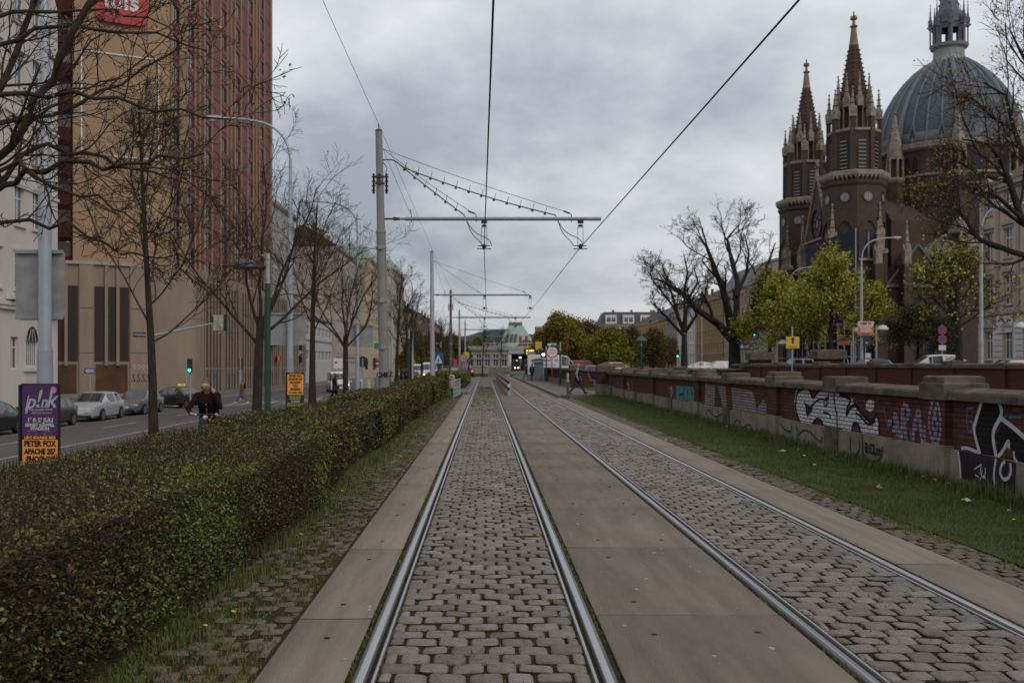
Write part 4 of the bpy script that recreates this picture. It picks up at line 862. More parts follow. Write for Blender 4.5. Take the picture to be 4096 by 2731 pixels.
fb = leafy('brown budding tree in the middle of the far grove', 83, (gx(1345, 165), 165, .6), 10.2, 2.4, .22, M_fbro, 4, .75, .40, (.08, .18), 12, 4.8, GG, 'grove_tree')
for src, u, Y, sc, rz, lb in ((fo, 1325, 175, 1.05, 1.2, 'ochre tree second from the left in the far grove'), (fo, 1268, 190, .95, 2.2, 'ochre tree at the back of the far grove beside the green roof'), (fg, 1368, 145, .9, 2.5, 'green tree just behind the round one in the far grove'),
                              (fb, 1385, 180, .95, .8, 'brown tree below the white dormers'), (fb, 1420, 160, .85, 2.9, 'brown tree left of the yellow house'), (fb, 1450, 145, .80, 4.0, 'slim brown tree right of the mushroom shaped lamp'), (fb, 1500, 135, .72, 5.0, 'brown tree before the yellow house at the end of the grove'), (fo, 1475, 190, .75, 3.0, 'ochre tree behind the brown trees near the yellow house'), (fb, 1535, 150, .62, .4, 'smallest brown tree of the grove beside the white house')):
    ctree(src, (gx(u, Y), Y, .6), rz, lb, sc, GG)
for u, Y, sc, rz, lb in ((960, 170, .85, .3, 'far ochre tree between the first two catenary poles'), (1003, 185, .95, 1.6, 'far brown tree behind the second catenary pole'), (1045, 205, 1.0, 2.8, 'far tree behind the dark catenary pole'), (1085, 230, .9, 4.1, 'far tree left of the gabled house')):
    ctree(fb if 'brown' in lb or 'dark' in lb else fo, (gx(u, Y), Y, -.3), rz, lb, sc, 'far trees on the left')
for u, Y, sc, rz, lb in ((1108, 160, .62, 1, 'bare small tree before the white station pavilion'), (1150, 175, .66, 2, 'bare small tree before the white balconied house')):
    ctree(tC, (gx(u, Y), Y, 0), rz, lb, sc * 1.3, 'small bare trees near the station')
# ------------------------------------------------------------------ buildings
def wall_holes(mb, W, Hh, holes, D, mi=0, z0=0.0, x0=0.0):
    """front wall in the plane y=0 with real openings and reveals (outward is -y)"""
    xs_ = sorted(set([x0, x0 + W] + [a for h in holes for a in (h[0], h[1])])); zs = sorted(set([z0, z0 + Hh] + [a for h in holes for a in (h[2], h[3])]))
    for xa, xb in zip(xs_[:-1], xs_[1:]):
        za = None
        for i in range(len(zs) - 1):
            xm, zm = (xa + xb) / 2, (zs[i] + zs[i+1]) / 2
            solid = not any(h[0] < xm < h[1] and h[2] < zm < h[3] for h in holes)
            if solid and za is None: za = zs[i]
            if not solid and za is not None: mb.quad((xa,0,za),(xb,0,za),(xb,0,zs[i]),(xa,0,zs[i]), mi); za = None
        if za is not None: mb.quad((xa,0,za),(xb,0,za),(xb,0,zs[-1]),(xa,0,zs[-1]), mi)
    for a, b, c, d in holes:
        mb.quad((a,0,c),(a,D,c),(a,D,d),(a,0,d), mi); mb.quad((b,D,c),(b,0,c),(b,0,d),(b,D,d), mi); mb.quad((a,0,d),(a,D,d),(b,D,d),(b,0,d), mi); mb.quad((a,D,c),(a,0,c),(b,0,c),(b,D,c), mi)
WP = {}
def window(root, x, z, w_, h_, fm, gm, dep=0.18, sub=True, style='casement', sill=None):
    key = (round(w_, 2), round(h_, 2), fm.name, gm.name, sub, style)
    if key not in WP:
        f = MB(); t = .07 if w_ < 2.5 else .09; y0, y1 = -.03, .04
        f.box(0, t, y0, y1, 0, h_); f.box(w_ - t, w_, y0, y1, 0, h_); f.box(t, w_ - t, y0, y1, 0, t); f.box(t, w_ - t, y0, y1, h_ - t, h_)
        if style == 'casement':
            f.box(w_/2 - .05, w_/2 + .05, y0 + .003, y1 - .003, t, h_ - t); f.box(t, w_ - t, y0 + .006, y1 - .006, h_ * .66, h_ * .66 + .08)
        elif style == 'slats':
            for i in range(1, 6): f.box(t + (w_ - 2*t) * i / 6 - .03, t + (w_ - 2*t) * i / 6 + .03, y0, y1 - .003, t, h_ - t)
        elif style == 'half': f.box(w_ * .5 - .04, w_ * .5 + .04, y0 + .003, y1 - .003, t, h_ - t)
        p = MB(); p.quad((t, .015, t), (w_ - t, .015, t), (w_ - t, .015, h_ - t), (t, .015, h_ - t))
        if not sub:
            n = len(f.v); f.add(p.v, [(0,1,2,3)], 1)
        def mk(m_, nm, ms):
            me = bpy.data.meshes.new(nm); me.from_pydata(m_.v, [], m_.f)
            for q in ms: me.materials.append(q)
            if len(ms) > 1: me.polygons.foreach_set('material_index', m_.m)
            me.update(); return me
        WP[key] = (mk(f, 'window', [fm] if sub else [fm, gm]), mk(p, 'pane', [gm]) if sub else None)
    a, b = WP[key]; o = link('window', a, root, (x, dep, z))
    if b: link('pane', b, o)
    return o
def block(mb, W, D, Hh, z0=0, x0=0):
    """side and back walls and the top of a building body (front left open for wall_holes)"""
    mb.quad((x0+W,0,z0),(x0+W,D,z0),(x0+W,D,z0+Hh),(x0+W,0,z0+Hh)); mb.quad((x0,D,z0),(x0,0,z0),(x0,0,z0+Hh),(x0,D,z0+Hh)); mb.quad((x0+W,D,z0),(x0,D,z0),(x0,D,z0+Hh),(x0+W,D,z0+Hh))
    mb.quad((x0,0,z0+Hh),(x0+W,0,z0+Hh),(x0+W,D,z0+Hh),(x0,D,z0+Hh))
def house(label, loc, th, W, Hh, D, wallm, ncol, floors, ww, wh, base=1.1, fh=3.6, fm=None, gm=None, roof=None, roofm=None, group=None, sub=False, margin=None, style='casement', cornice=True, name='apartment_house', basem=None, sills=True, sidewin=0, gfh=None, pil=False, side='left', pediment=False):
    """facade building: local x along the street front, outward -y"""
    fm = fm or M_white; gm = gm or M_glass; t = thing(name, label, 'building', loc, th, group)
    gfh = gfh or fh; mg = margin if margin is not None else W / ncol / 2
    xc = [mg + (W - 2*mg) * (i / (ncol - 1) if ncol > 1 else .5) for i in range(ncol)]
    zr = [base + (0 if k == 0 else gfh + fh * (k - 1)) for k in range(floors)]
    holes = [(x - ww/2, x + ww/2, z, z + wh) for x in xc for z in zr]
    m = MB(); wall_holes(m, W, Hh, holes, .22); block(m, W, D, Hh); m.build('wall', wallm, t)
    bk = MB(); bk.quad((0.05,.30,0),(W-.05,.30,0),(W-.05,.30,Hh-.1),(0.05,.30,Hh-.1)); bk.build('interior', M_dark, t)
    for x in xc:
        for z in zr: window(t, x - ww/2, z, ww, wh, fm, gm, .16, sub, style)
    tr = MB()
    if sills:
        for x in xc:
            for z in zr:
                tr.box(x - ww/2 - .12, x + ww/2 + .12, -.12, .05, z - .14, z - .02)
                tr.box(x - ww/2 - .18, x + ww/2 + .18, -.10, -.002, z + wh + .03, z + wh + .22)
                if pediment: tr.extr([(x - ww/2 - .3, z + wh + .30), (x + ww/2 + .3, z + wh + .30), (x, z + wh + .75)], (0, -.02, 0), (1,0,0), (0,0,1), (0,-1,0), .2)
    if cornice:
        tr.box(-.15, W + .15, -.35, .1, Hh - .25, Hh + .12); tr.box(-.08, W + .08, -.2, -.004, Hh - .5, Hh - .252); tr.box(-.06, W + .06, -.16, -.003, zr[1] - .75 if floors > 1 else 3, (zr[1] - .55) if floors > 1 else 3.2)
    if pil:
        for x in [mg/2] + [(a + b) / 2 for a, b in zip(xc[:-1], xc[1:])] + [W - mg/2]: tr.box(x - .22, x + .22, -.09, -.003, zr[1] - .5, Hh - .52)
    if tr.v: tr.build('trim', M_sill if not isinstance(cornice, bpy.types.Material) else cornice, t)
    if basem: MB().box(-.03, W + .03, -.06, .0, 0, base - .25).build('base', basem, t)
    if roof:
        kind, rh = roof; rm = MB(); e_ = .4
        if kind == 'gable': rm.add([(-.1,-e_,Hh+.1),(W+.1,-e_,Hh+.1),(W+.1,D+e_,Hh+.1),(-.1,D+e_,Hh+.1),(-.1,D/2,Hh+rh),(W+.1,D/2,Hh+rh)], [(0,1,5,4),(2,3,4,5),(1,2,5),(3,0,4),(3,2,1,0)])
        elif kind == 'hip': rm.add([(-e_,-e_,Hh+.1),(W+e_,-e_,Hh+.1),(W+e_,D+e_,Hh+.1),(-e_,D+e_,Hh+.1),(min(D/2,W*.4),D/2,Hh+rh),(W-min(D/2,W*.4),D/2,Hh+rh)], [(0,1,5,4),(2,3,4,5),(1,2,5),(3,0,4),(3,2,1,0)])
        elif kind == 'mansard': 
            i_ = rh * .42; rm.add([(-.2,-.3,Hh+.1),(W+.2,-.3,Hh+.1),(W+.2,D,Hh+.1),(-.2,D,Hh+.1),(i_,i_,Hh+rh),(W-i_,i_,Hh+rh),(W-i_,D-i_,Hh+rh),(i_,D-i_,Hh+rh)], [(0,1,5,4),(1,2,6,5),(2,3,7,6),(3,0,4,7),(4,5,6,7),(3,2,1,0)])
        elif kind == 'flat': rm.box(-.1, W + .1, -.1, D + .1, Hh + .12, Hh + rh)
        ro = rm.build('roof', roofm, t)
        if kind in ('gable', 'hip', 'mansard'):
            c_ = MB()
            for fx in (.2, .45, .72): c_.box(W * fx, W * fx + .9, D * .42, D * .42 + .6, Hh + rh * .6, Hh + rh + 1.1)
            c_.build('chimney', mat('chimney_brick', (.20, .12, .09), .9, (.13, .08, .065), 3), ro)
    if sidewin:
        pass
    return t
M_beige = brick_mat('beige_cladding', (.315, .212, .134), (.298, .200, .126), (.255, .17, .108), 3.4, 1.43, 'xyz', .012, .45, (.30, .19, .11))
M_beige2 = mat('beige_concrete', (.285, .218, .168), .85, (.215, .165, .127), .7, .1, stretch=(1, 1, .3))
M_hred = mat('dark_red_panel', (.180, .052, .050), .7, (.145, .042, .040), .5)
M_hdred = mat('deep_red_panel', (.060, .012, .012), .8, (.035, .008, .009), .5)
M_louv = mat('brown_louvre', (.036, .018, .016), .7, (.022, .012, .011), 3, stretch=(1, 1, 8))
# --- hotel tower and its ribbed base
hotel = thing('hotel_tower', 'tall red and beige hotel tower with ribbed beige base on the left', 'building', (-29.1, 92, -1.0), R(90))
# local frame: x runs away along the street (world +Y), outward -y is world +X
HZ0, HZ1, HW = 11.3, 54.0, 43.5
wc = [.55, 5.2, 11.4, 17.7, 24.0, 30.3, 36.6]; ww_, wh_, fl_ = 2.5, 1.6, 2.86
rows = [HZ0 + .9 + fl_ * k for k in range(14)]
holes = [(x, x + ww_, z, z + wh_) for x in wc for z in rows]
m = MB(); wall_holes(m, HW, HZ1 - HZ0, holes, .16, z0=HZ0); m.build('red_front', M_hred, hotel)
m = MB(); m.quad((0.02,.5,HZ0),(HW-.02,.5,HZ0),(HW-.02,.5,HZ1),(0.02,.5,HZ1)); m.build('interior', M_dark, hotel)
M_hframe = mat('bronze_frame', (.06, .045, .035), .5)
M_hglass = mat('dark_bronze_glass', (.035, .028, .022), .1, (.02, .016, .014), .5, spec=.6)
t_ = M_hglass.node_tree; oi = t_.nodes.new('ShaderNodeObjectInfo'); rc = t_.nodes.new('ShaderNodeValToRGB'); rc.color_ramp.interpolation = 'CONSTANT'; t_.links.new(oi.outputs['Random'], rc.inputs[0])
for p_, c_ in ((0.0, (.022, .018, .015, 1)), (.55, (.05, .04, .032, 1)), (.78, (.13, .11, .09, 1))):      # drawn blinds behind some panes
    if p_: rc.color_ramp.elements.new(p_)
    [e_ for e_ in rc.color_ramp.elements if abs(e_.position - p_) < 1e-4][0].color = c_
rc.color_ramp.elements.remove(rc.color_ramp.elements[-1]); t_.links.new(rc.outputs[0], t_.nodes['Principled BSDF'].inputs['Base Color'])
for x in wc:
    for z in rows: window(hotel, x, z, ww_, wh_, M_hframe, M_hglass, .10, True, 'half')
m = MB()
ribx = []
for i, x in enumerate(wc):
    ribx += [x - .35, x + ww_ + .05]
    nx = wc[i+1] if i + 1 < len(wc) else HW - .2
    ribx += [x + ww_ + .05 + (nx - x - ww_) * .5 - .2] if nx - x > 5 and i % 2 else []
for x in ribx: m.box(x, x + .34, -.10, -.004, HZ0, HZ1)
m.box(2.85, 4.6, -.08, -.005, HZ0, HZ1); m.box(HW - .5, HW, -.2, -.003, HZ0, HZ1)
m.build('ribs', M_beige, hotel)
m = MB()
for k in range(15): m.box(.5, HW - .5, -.03, -.002, HZ0 + .18 + fl_ * k, HZ0 + .24 + fl_ * k)
m.build('panel_joints', mat('joint_dark', (.09, .02, .02), .8), hotel)
# beige end wall turned towards the junction, and the recessed dark part left of it (local coordinates: x=Y-92, y=-29.1-X)
ea, eb = (0, 0), (-3.7, 7.4)
m = MB(); m.add([(ea[0],ea[1],HZ0),(eb[0],eb[1],HZ0),(eb[0],eb[1],HZ1),(ea[0],ea[1],HZ1)], [(0,1,2,3)])
m.add([(HW,0,HZ0),(HW,12,HZ0),(HW,12,HZ1),(HW,0,HZ1)], [(0,1,2,3)]); m.add([(ea[0],ea[1],HZ1),(eb[0],eb[1],HZ1),(eb[0]+1,14,HZ1),(HW,14,HZ1),(HW,0,HZ1)], [(0,1,2,3,4)])
m.add([(eb[0],eb[1],HZ0),(eb[0]+1.2,eb[1]+.6,HZ0),(eb[0]+1.2,eb[1]+.6,HZ1),(eb[0],eb[1],HZ1)], [(0,1,2,3)]); m.build('end_wall', M_beige, hotel)
ed = Vector((eb[0]-ea[0], eb[1]-ea[1], 0)).normalized(); en = Vector((-ed.y, ed.x, 0)); en = en if en.x < 0 else -en
m = MB()
def ep_(s, z, off): p = Vector((ea[0], ea[1], 0)) + ed * s + en * off; return (p.x, p.y, z)
def ebar(mb, s0, s1, z0, z1, o0, o1):
    vs = [ep_(s, z, o) for o in (o0, o1) for s, z in ((s0, z0), (s1, z0), (s1, z1), (s0, z1))]
    mb.add(vs, [(0,1,2,3),(7,6,5,4),(0,4,5,1),(1,5,6,2),(2,6,7,3),(3,7,4,0)])
for z in (33.0, ): ebar(m, .9, 7.2, 31.1, 31.25, .03, .09)
mm = MB(); z1_, z0_ = 30.9, 21.6; s0_, s1_ = .95, 7.65
ebar(mm, s0_, s1_, z1_ - .12, z1_, .04, .10); ebar(mm, s0_, s1_, z0_, z0_ + .12, .04, .10); ebar(mm, s0_, s0_ + .12, z0_ + .12, z1_ - .12, .04, .10); ebar(mm, s1_ - .12, s1_, z0_ + .12, z1_ - .12, .04, .10)
mm.build('white_frame', M_white, hotel)
# red pillow sign with the hotel's name near the top of the end wall
sg = MB(); pts = []
for i in range(24):
    a = 2 * math.pi * i / 24; c_, s_ = math.cos(a), math.sin(a); k = .32
    pts.append((2.25 * math.copysign(abs(c_) ** k, c_), 1.75 * math.copysign(abs(s_) ** k, s_)))
cen = Vector(ep_(4.25, 35.35, .05)); sg.extr(pts, cen, tuple(-ed), (0,0,1), tuple(en), .35); so_ = sg.build('pillow_sign', M_red, hotel)
ang_e = math.atan2(-ed.y, -ed.x); cpos = Vector(ep_(4.25, 35.55, .43))
text('ibis', 2.3, M_signwhite, so_, cpos, (R(90), 0, ang_e), .05, .03, 1.0)
m = MB(); rec0 = Vector(ep_(8.27, 0, -1.2)); 
m.add([(eb[0]+1.2,eb[1]+.6,3),(eb[0]+.4,eb[1]+4.5,3),(eb[0]+.4,eb[1]+4.5,HZ1),(eb[0]+1.2,eb[1]+.6,HZ1)], [(0,1,2,3)]); m.build('recess_wall', M_hdred, hotel)
m = MB(); bal = MB()
for k in range(15):
    z = HZ0 + fl_ * k; bal.add([(eb[0]-.1,eb[1]+.2,z),(eb[0]-.9,eb[1]+3.8,z),(eb[0]-.9,eb[1]+3.8,z+1.15),(eb[0]-.1,eb[1]+.2,z+1.15)], [(0,1,2,3)]); m.add([(eb[0]+1.1,eb[1]+.7,z+1.15),(eb[0]+.3,eb[1]+4.4,z+1.15),(eb[0]+.3,eb[1]+4.4,z+2.6),(eb[0]+1.1,eb[1]+.7,z+2.6)], [(0,1,2,3)])
bo = bal.build('balcony_fronts', mat('recess_red', (.065, .016, .016), .8), hotel); sm = bo.modifiers.new('t', 'SOLIDIFY'); sm.thickness = .1
m.build('recess_windows', M_hglass, hotel)
# ribbed base (podium)
PZ = 11.6
m = MB(); arc = [(-2.7 + 2.6 - 2.6 * math.cos(a) , -2.8 + 2.6 - 2.6 * math.sin(a)) for a in [R(5 + 85 * i / 8) for i in range(9)]]
pl1 = [(-2.9, -.1), (-12.5, 16.5)]
outline = [(54, -2.8)] + [(-.1, -2.8)] + arc[::-1][1:] + [(-2.9, .6), (-11.5, 17.0), (-6, 24), (54, 20)]
m.prism(outline, 0, PZ); m.build('podium', M_beige2, hotel)
m = MB(); dk = MB(); n = 46; st = 53.6 / n; lo = MB()
for i in range(n + 1):
    x = .2 + st * i; big = i % 6 == 0
    m.box(x, x + (.55 if big else .30), -2.8 - (.16 if big else .10), -2.798, 0 if big else (.2 if i % 2 else 1.9), PZ + (.0 if big else -.25))
    if i < n:
        dk.box(x + (.57 if big else .32), x + st - .02, -2.82, -2.797, 2.6, PZ - .9); lo.box(x + .56, x + st - .02, -2.83, -2.796, .3, 2.45)
m.build('fins', M_beige2, hotel); dk.build('grooves', mat('brown_groove', (.085, .055, .042), .85, (.06, .04, .032), .6), hotel); lo.build('shop_windows', M_glass, hotel)
# junction side of the base: tall dark louvre bays with fins
pd = Vector((-11.5 + 2.9, 17.0 - .6, 0)).normalized(); pn = Vector((-pd.y, pd.x, 0)); pn = pn if pn.x < 0 else -pn
def pp(s, z, o): p = Vector((-2.9, .6, 0)) + pd * s + pn * o; return (p.x, p.y, z)
def pbar(mb, s0, s1, z0, z1, o0, o1):
    vs = [pp(s, z, o) for o in (o0, o1) for s, z in ((s0, z0), (s1, z0), (s1, z1), (s0, z1))]
    mb.add(vs, [(0,1,2,3),(7,6,5,4),(0,4,5,1),(1,5,6,2),(2,6,7,3),(3,7,4,0)])
lv = MB(); fn = MB()
for s0, w_ in ((2.05, 2.85), (6.25, 2.9), (11.4, 2.9)):
    pbar(lv, s0, s0 + w_, 3.2, 9.7, .01, .06); gl = MB(); pbar(gl, s0 + .1, s0 + w_ - .1, .4, 2.9, .01, .05); gl.build('ground_floor_window', mat('warm_shop_glass', (.12, .06, .025), .15, (.05, .03, .02), .6), hotel)
    for k in (1, 2): pbar(fn, s0 + w_ * k / 3 - .13, s0 + w_ * k / 3 + .13, 2.8, PZ - .1, .06, .32)
for s0, s1 in ((.1, 1.95), (5.0, 6.15), (9.25, 11.3), (14.4, 18)):
    for k in range(3): pbar(fn, s0, s1, .02 + 3.9 * k, .02 + 3.9 * (k + 1) - .05, .01, .18)
lv.build('louvre_bays', M_louv, hotel); fn.build('cladding_panels', M_beige2, hotel)
m = MB(); pbar(m, -.4, 17.5, PZ - .02, PZ + .25, -.6, .22); m.build('parapet', M_sill, hotel)
g = MB()
def pst(pts, w_): ribbon(g, smooth_pts([(a, b) for a, b in pts]), w_, pp(0, 0, .19), pd, (0,0,1), pn, .004)
for a in range(4): pst([(.45 + a * .38, 2.5), (.32 + a * .38, 2.7), (.45 + a * .38, 2.9), (.62 + a * .38, 2.7), (.45 + a * .38, 2.5)], .05)
g.build('graffiti', M_wspray, hotel)
g = MB()
for a in range(4): pst([(.25 + a * .42, 2.0), (.55 + a * .42, 2.0), (.25 + a * .42, 1.4), (.6 + a * .42, 1.4)], .07)
g.build('graffiti', mat('blue_black_spray', (.02, .025, .05), .8), hotel)
sn = MB(); pbar(sn, .7, 1.75, 5.35, 5.75, .185, .22); s_ = sn.build('street_name_plate', mat('plate_blue', (.02, .03, .10), .5), hotel)
text('6. Margareteng.', .16, M_signwhite, s_, pp(1.22, 5.55, .225), (R(90), 0, math.atan2(-pd.y, -pd.x)), .004, .001)
# vertical hotel sign and parking sign hanging off the ribbed front
def at_local(u, v, Xw):
    Y = Xw * FPX / (u - U0); return Y
def hsign(nm, u0, u1, v0, v1, Y, m_, par=None):
    a, b = at(u0, v1, Y), at(u1, v0, Y); x0, x1, z0, z1 = a.x, b.x, a.z, b.z
    mb = MB(); mb.box(Y - 92 - .15, Y - 92 + .15, -29.1 - x1, -29.1 - x0, z0 + 1, z1 + 1); return mb.build(nm, m_, par or hotel)
hs = hsign('hotel_sign', 617, 634, 730, 796, 122, M_black); hr = hsign('red_panel', 617.3, 633.7, 732, 746, 121.8, M_red, hs)
p = at(625.5, 739, 121.6); text('ibis', .62, M_signwhite, hs, (p.y - 92, -29.1 - p.x, p.z + 1), (R(90), 0, R(-90)), .01, .005)
for i, ch in enumerate('HOTEL'):
    p = at(625.5, 752.5 + i * 9, 121.6); text(ch, .48, M_signwhite, hs, (p.y - 92, -29.1 - p.x, p.z + 1), (R(90), 0, R(-90)), .008, .005)
ps = hsign('parking_sign', 684, 694, 786, 832, 141, M_black); hsign('blue_panel', 684.2, 693.8, 804, 819, 140.8, M_blue, ps); p = at(689, 811.5, 140.6)
text('P', .95, M_signwhite, ps, (p.y - 92, -29.1 - p.x, p.z + 1), (R(90), 0, R(-90)), .012, .005)
rs = hsign('entrance_sign', 634, 644, 817, 829, 124.5, M_black); hsign('red_letter_panel', 638.5, 641.5, 818, 828, 124.2, mat('lit_red', (.6, .02, .02), .5, emit=(1, .05, .04), estr=.5), rs)

# --- pale house on the far left
M_wpink = mat('pale_pink_render', (.56, .50, .46), .9, (.48, .43, .395), .8, .05, stretch=(1, 1, .3))
ph = thing('apartment_house', 'pale pink old house with arched bay window at the left edge', 'building', (-29, 46, -1.0), R(90))
xc = [3.0, 5.5, 8.0, 10.5, 13.0, 16.05, 18.5]; zr = [(11.0, 2.35), (15.4, 2.35), (19.8, 2.35), (6.9, 2.35)]
zr = [(9.6 + 1 + 2.2 * 0, 2.0)] and [(7.6, 2.3), (11.6, 2.4), (15.75, 2.3), (19.95, 2.4), (24.2, 2.3)]
holes = [(x - .62, x + .62, z, z + h) for x in xc for z, h in zr] + [(16.9, 18.6, 2.75, 4.4)] + [(x - .6, x + .6, 2.9, 4.9) for x in xc[:-2]] + [(14.9, 15.9, 2.6, 4.6)]
m = MB(); wall_holes(m, 21.6, 29, holes, .25); block(m, 21.6, 12, 29); m.build('wall', M_wpink, ph)
MB().quad((.05,.4,0),(21.5,.4,0),(21.5,.4,28.9),(.05,.4,28.9)).build('interior', M_dark, ph)
for x in xc:
    for z, h in zr: window(ph, x - .62, z, 1.24, h, M_white, M_glass2, .18, True)
for x in xc[:-2]: window(ph, x - .6, 2.9, 1.2, 2.0, M_white, M_glass, .18, True)
window(ph, 14.9, 2.6, 1.0, 2.0, M_white, M_glass, .18, True)
w_ = window(ph, 16.9, 2.75, 1.7, 1.65, M_white, M_glass, .16, True, 'slats')
m = MB(); m.extr([(0, 0)] + [(.85 * math.cos(R(180 - 180 * i / 10)) + .85, .95 * math.sin(R(180 * i / 10))) for i in range(11)], (16.9, -.005, 4.42), (1,0,0), (0,0,1), (0,-1,0), .02); m.build('arched_light', M_glass, ph)
m = MB()
ribbon(m, [(.85 + .88 * math.cos(R(180 - 15 * i)), .98 * math.sin(R(15 * i))) for i in range(13)], .12, (16.9, -.03, 4.42), (1,0,0), (0,0,1), (0,-1,0), .004)
for k in (.35, .85, 1.35): ribbon(m, [(k, 0), (.85 + (k - .85) * .3, .75)], .06, (16.9, -.03, 4.42), (1,0,0), (0,0,1), (0,-1,0), .004)
m.build('arch_bars', M_white, ph)
m = MB(); m.box(-.1, 21.75, -.28, -.003, 6.5, 6.75); m.box(-.1, 21.7, -.2, -.004, 6.25, 6.49); m.box(-.05, 21.65, -.1, -.003, 13.9, 14.1); m.box(-.05, 21.65, -.1, -.003, 18.3, 18.5)
for x in xc:
    for z, h in zr: m.box(x - .8, x + .8, -.14, -.005, z - .18, z - .03); m.box(x - .85, x + .85, -.13, -.005, z + h + .05, z + h + .24)
m.box(16.6, 18.9, -.14, -.005, 2.45, 2.62); m.build('trim', M_wpink, ph)
m = MB(); m.box(14.2, 21.4, -.5, -.006, 6.85, 7.1); m.lathe([(.02, 0), (.5, .3), (.9, .9)], 16, (20.4, -.1, 5.9)); m.build('oriel', M_wpink, ph)
m = MB(); m.box(9.6, 12.2, -.04, -.002, .2, 3.0); m.box(19.4, 20.8, -.04, -.002, .2, 2.7); m.build('shop_window', mat('shop_dark', (.05, .05, .055), .3), ph)
# --- buildings further along the left side
M_grey = mat('pale_grey_render', (.36, .36, .36), .85, (.29, .29, .295), .6, stretch=(1, 1, .3)); M_cream = mat('cream_render', (.50, .42, .30), .9, (.42, .35, .25), .8); M_ppink = mat('dusty_pink_render', (.44, .36, .31), .9, (.36, .29, .26), .8)
M_roofbr = mat('brown_tile_roof', (.12, .065, .05), .9, (.08, .045, .038), 2, stretch=(1, 1, 6)); M_roofred = mat('red_tile_roof', (.18, .06, .04), .9, (.12, .045, .034), 2); M_roofgy = mat('grey_sheet_roof', (.15, .16, .17), .7, (.11, .115, .12), 1); M_verd = mat('verdigris_copper_roof', (.25, .34, .295), .7, (.20, .28, .245), 1.2)
house('tall pale grey block with balconies behind the bare trees', (-34, 150, -1), R(90), 28, 29, 14, M_grey, 7, 8, 1.6, 1.5, 1.2, 3.3, group=None, roof=('flat', .5), roofm=M_grey, sills=False)
ob = house('low white office block with a glass band beyond the hotel', (-27.2, 147, -1), R(90), 30, 10.5, 6, mat('office_white', (.50, .50, .49), .8), 8, 2, 3.0, 1.5, 3.6, 3.8, roof=('flat', .4), roofm=M_grey, sills=False, style='half')
house('dusty pink old house with rows of windows beyond the office block', (-26.5, 178, -1), R(90), 34, 24, 12, M_ppink, 10, 6, 1.2, 2.2, 1.2, 3.8, roof=('gable', 4), roofm=M_roofbr)
house('cream apartment house left of the first catenary pole', (-24.5, 213, -1), R(90), 30, 25.5, 12, M_cream, 9, 6, 1.2, 2.2, 1.2, 3.9, roof=('mansard', 3), roofm=M_verd)
house('pale end house with antennas on its roof above the far trees', (-21.8, 244, -1), R(90), 24, 26, 12, mat('end_house_cream', (.48, .45, .38), .9), 7, 6, 1.2, 2.2, 1.2, 3.9, roof=('mansard', 2.5), roofm=M_verd)
house('yellowish far house behind the second tree group on the left', (-19, 272, -1), R(90), 60, 17, 12, M_cream, 14, 4, 1.2, 2.1, 1.2, 3.7, roof=('gable', 4), roofm=M_roofbr)
house('long pale far house at the end of the left street side', (-17, 340, -1), R(90), 70, 17, 12, M_ppink, 14, 4, 1.3, 2.1, 1.2, 3.7, roof=('gable', 4), roofm=M_roofred)
# ------------------------------------------------------------------ church
CX, CY = 53.0, 154.0
church = thing('church', 'dark brick gothic church with two clock towers and a big grey dome', 'church', (CX, CY, .8))
M_cb = brick_mat('church_brick', (.088, .063, .051), (.072, .050, .041), (.066, .047, .039), .6, .2, 'xyz', .02, .5, (.045, .032, .029))
M_cs = mat('church_stone', (.33, .275, .225), .9, (.15, .125, .105), 1.4, .3, detail=8)
M_cspire = mat('spire_tiles', (.092, .054, .040), .85, (.055, .035, .028), 1.6, .3, stretch=(1, 1, 2))
M_ctip = mat('sandstone_tip', (.26, .185, .115), .9, (.16, .115, .08), 1.5)
M_lead = mat('dome_slate', (.070, .086, .096), .6, (.048, .060, .068), 1.1, .1, detail=7); M_rib = mat('lead_rib', (.135, .155, .18), .55, (.10, .115, .138), 1)
M_leaddk = mat('lantern_zinc', (.115, .125, .145), .6, (.085, .09, .105), 1)
M_cwin = mat('church_glass', (.018, .018, .02), .3)
M_slat = mat('louvre_slat', (.24, .23, .23), .8, (.17, .165, .165), 2)
def rot_pts(pts, a, c):
    ca, sa = math.cos(a), math.sin(a); return [(c[0] + x*ca - y*sa, c[1] + x*sa + y*ca, z) for x, y, z in pts]
def face_add(mb, pts, fs, a, ap, c, mi=0):
    """points given on a wall face: (s along face, out from face, z); face normal at angle a, apothem ap, centre c"""
    n = Vector((math.cos(a), math.sin(a))); t = Vector((-n.y, n.x)); mb.add([(c[0] + n.x*(ap+o) + t.x*s, c[1] + n.y*(ap+o) + t.y*s, z) for s, o, z in pts], fs, mi)
def lancet(w_, h_, k=7):
    """pointed arch outline, base centre at origin"""
    hb = h_ - w_ * .87; pts = [(-w_/2, 0), (w_/2, 0), (w_/2, hb)]
    for i in range(1, k): a = R(60 * i / k); pts.append((-w_/2 + w_ * math.cos(a), hb + w_ * math.sin(a)))
    pts.append((0, h_))
    for i in range(k - 1, 0, -1): a = R(60 * i / k); pts.append((w_/2 - w_ * math.cos(a), hb + w_ * math.sin(a)))
    pts.append((-w_/2, hb)); return pts
def face_poly(mb, pts, s0, z0, a, ap, c, o0, o1, mi=0):
    n = len(pts); vs = [(s0 + x, o0, z0 + z) for x, z in pts] + [(s0 + x, o1, z0 + z) for x, z in pts]
    face_add(mb, vs, [(i, (i+1) % n, n + (i+1) % n, n + i) for i in range(n)] + [tuple(range(n, 2*n))], a, ap, c, mi)
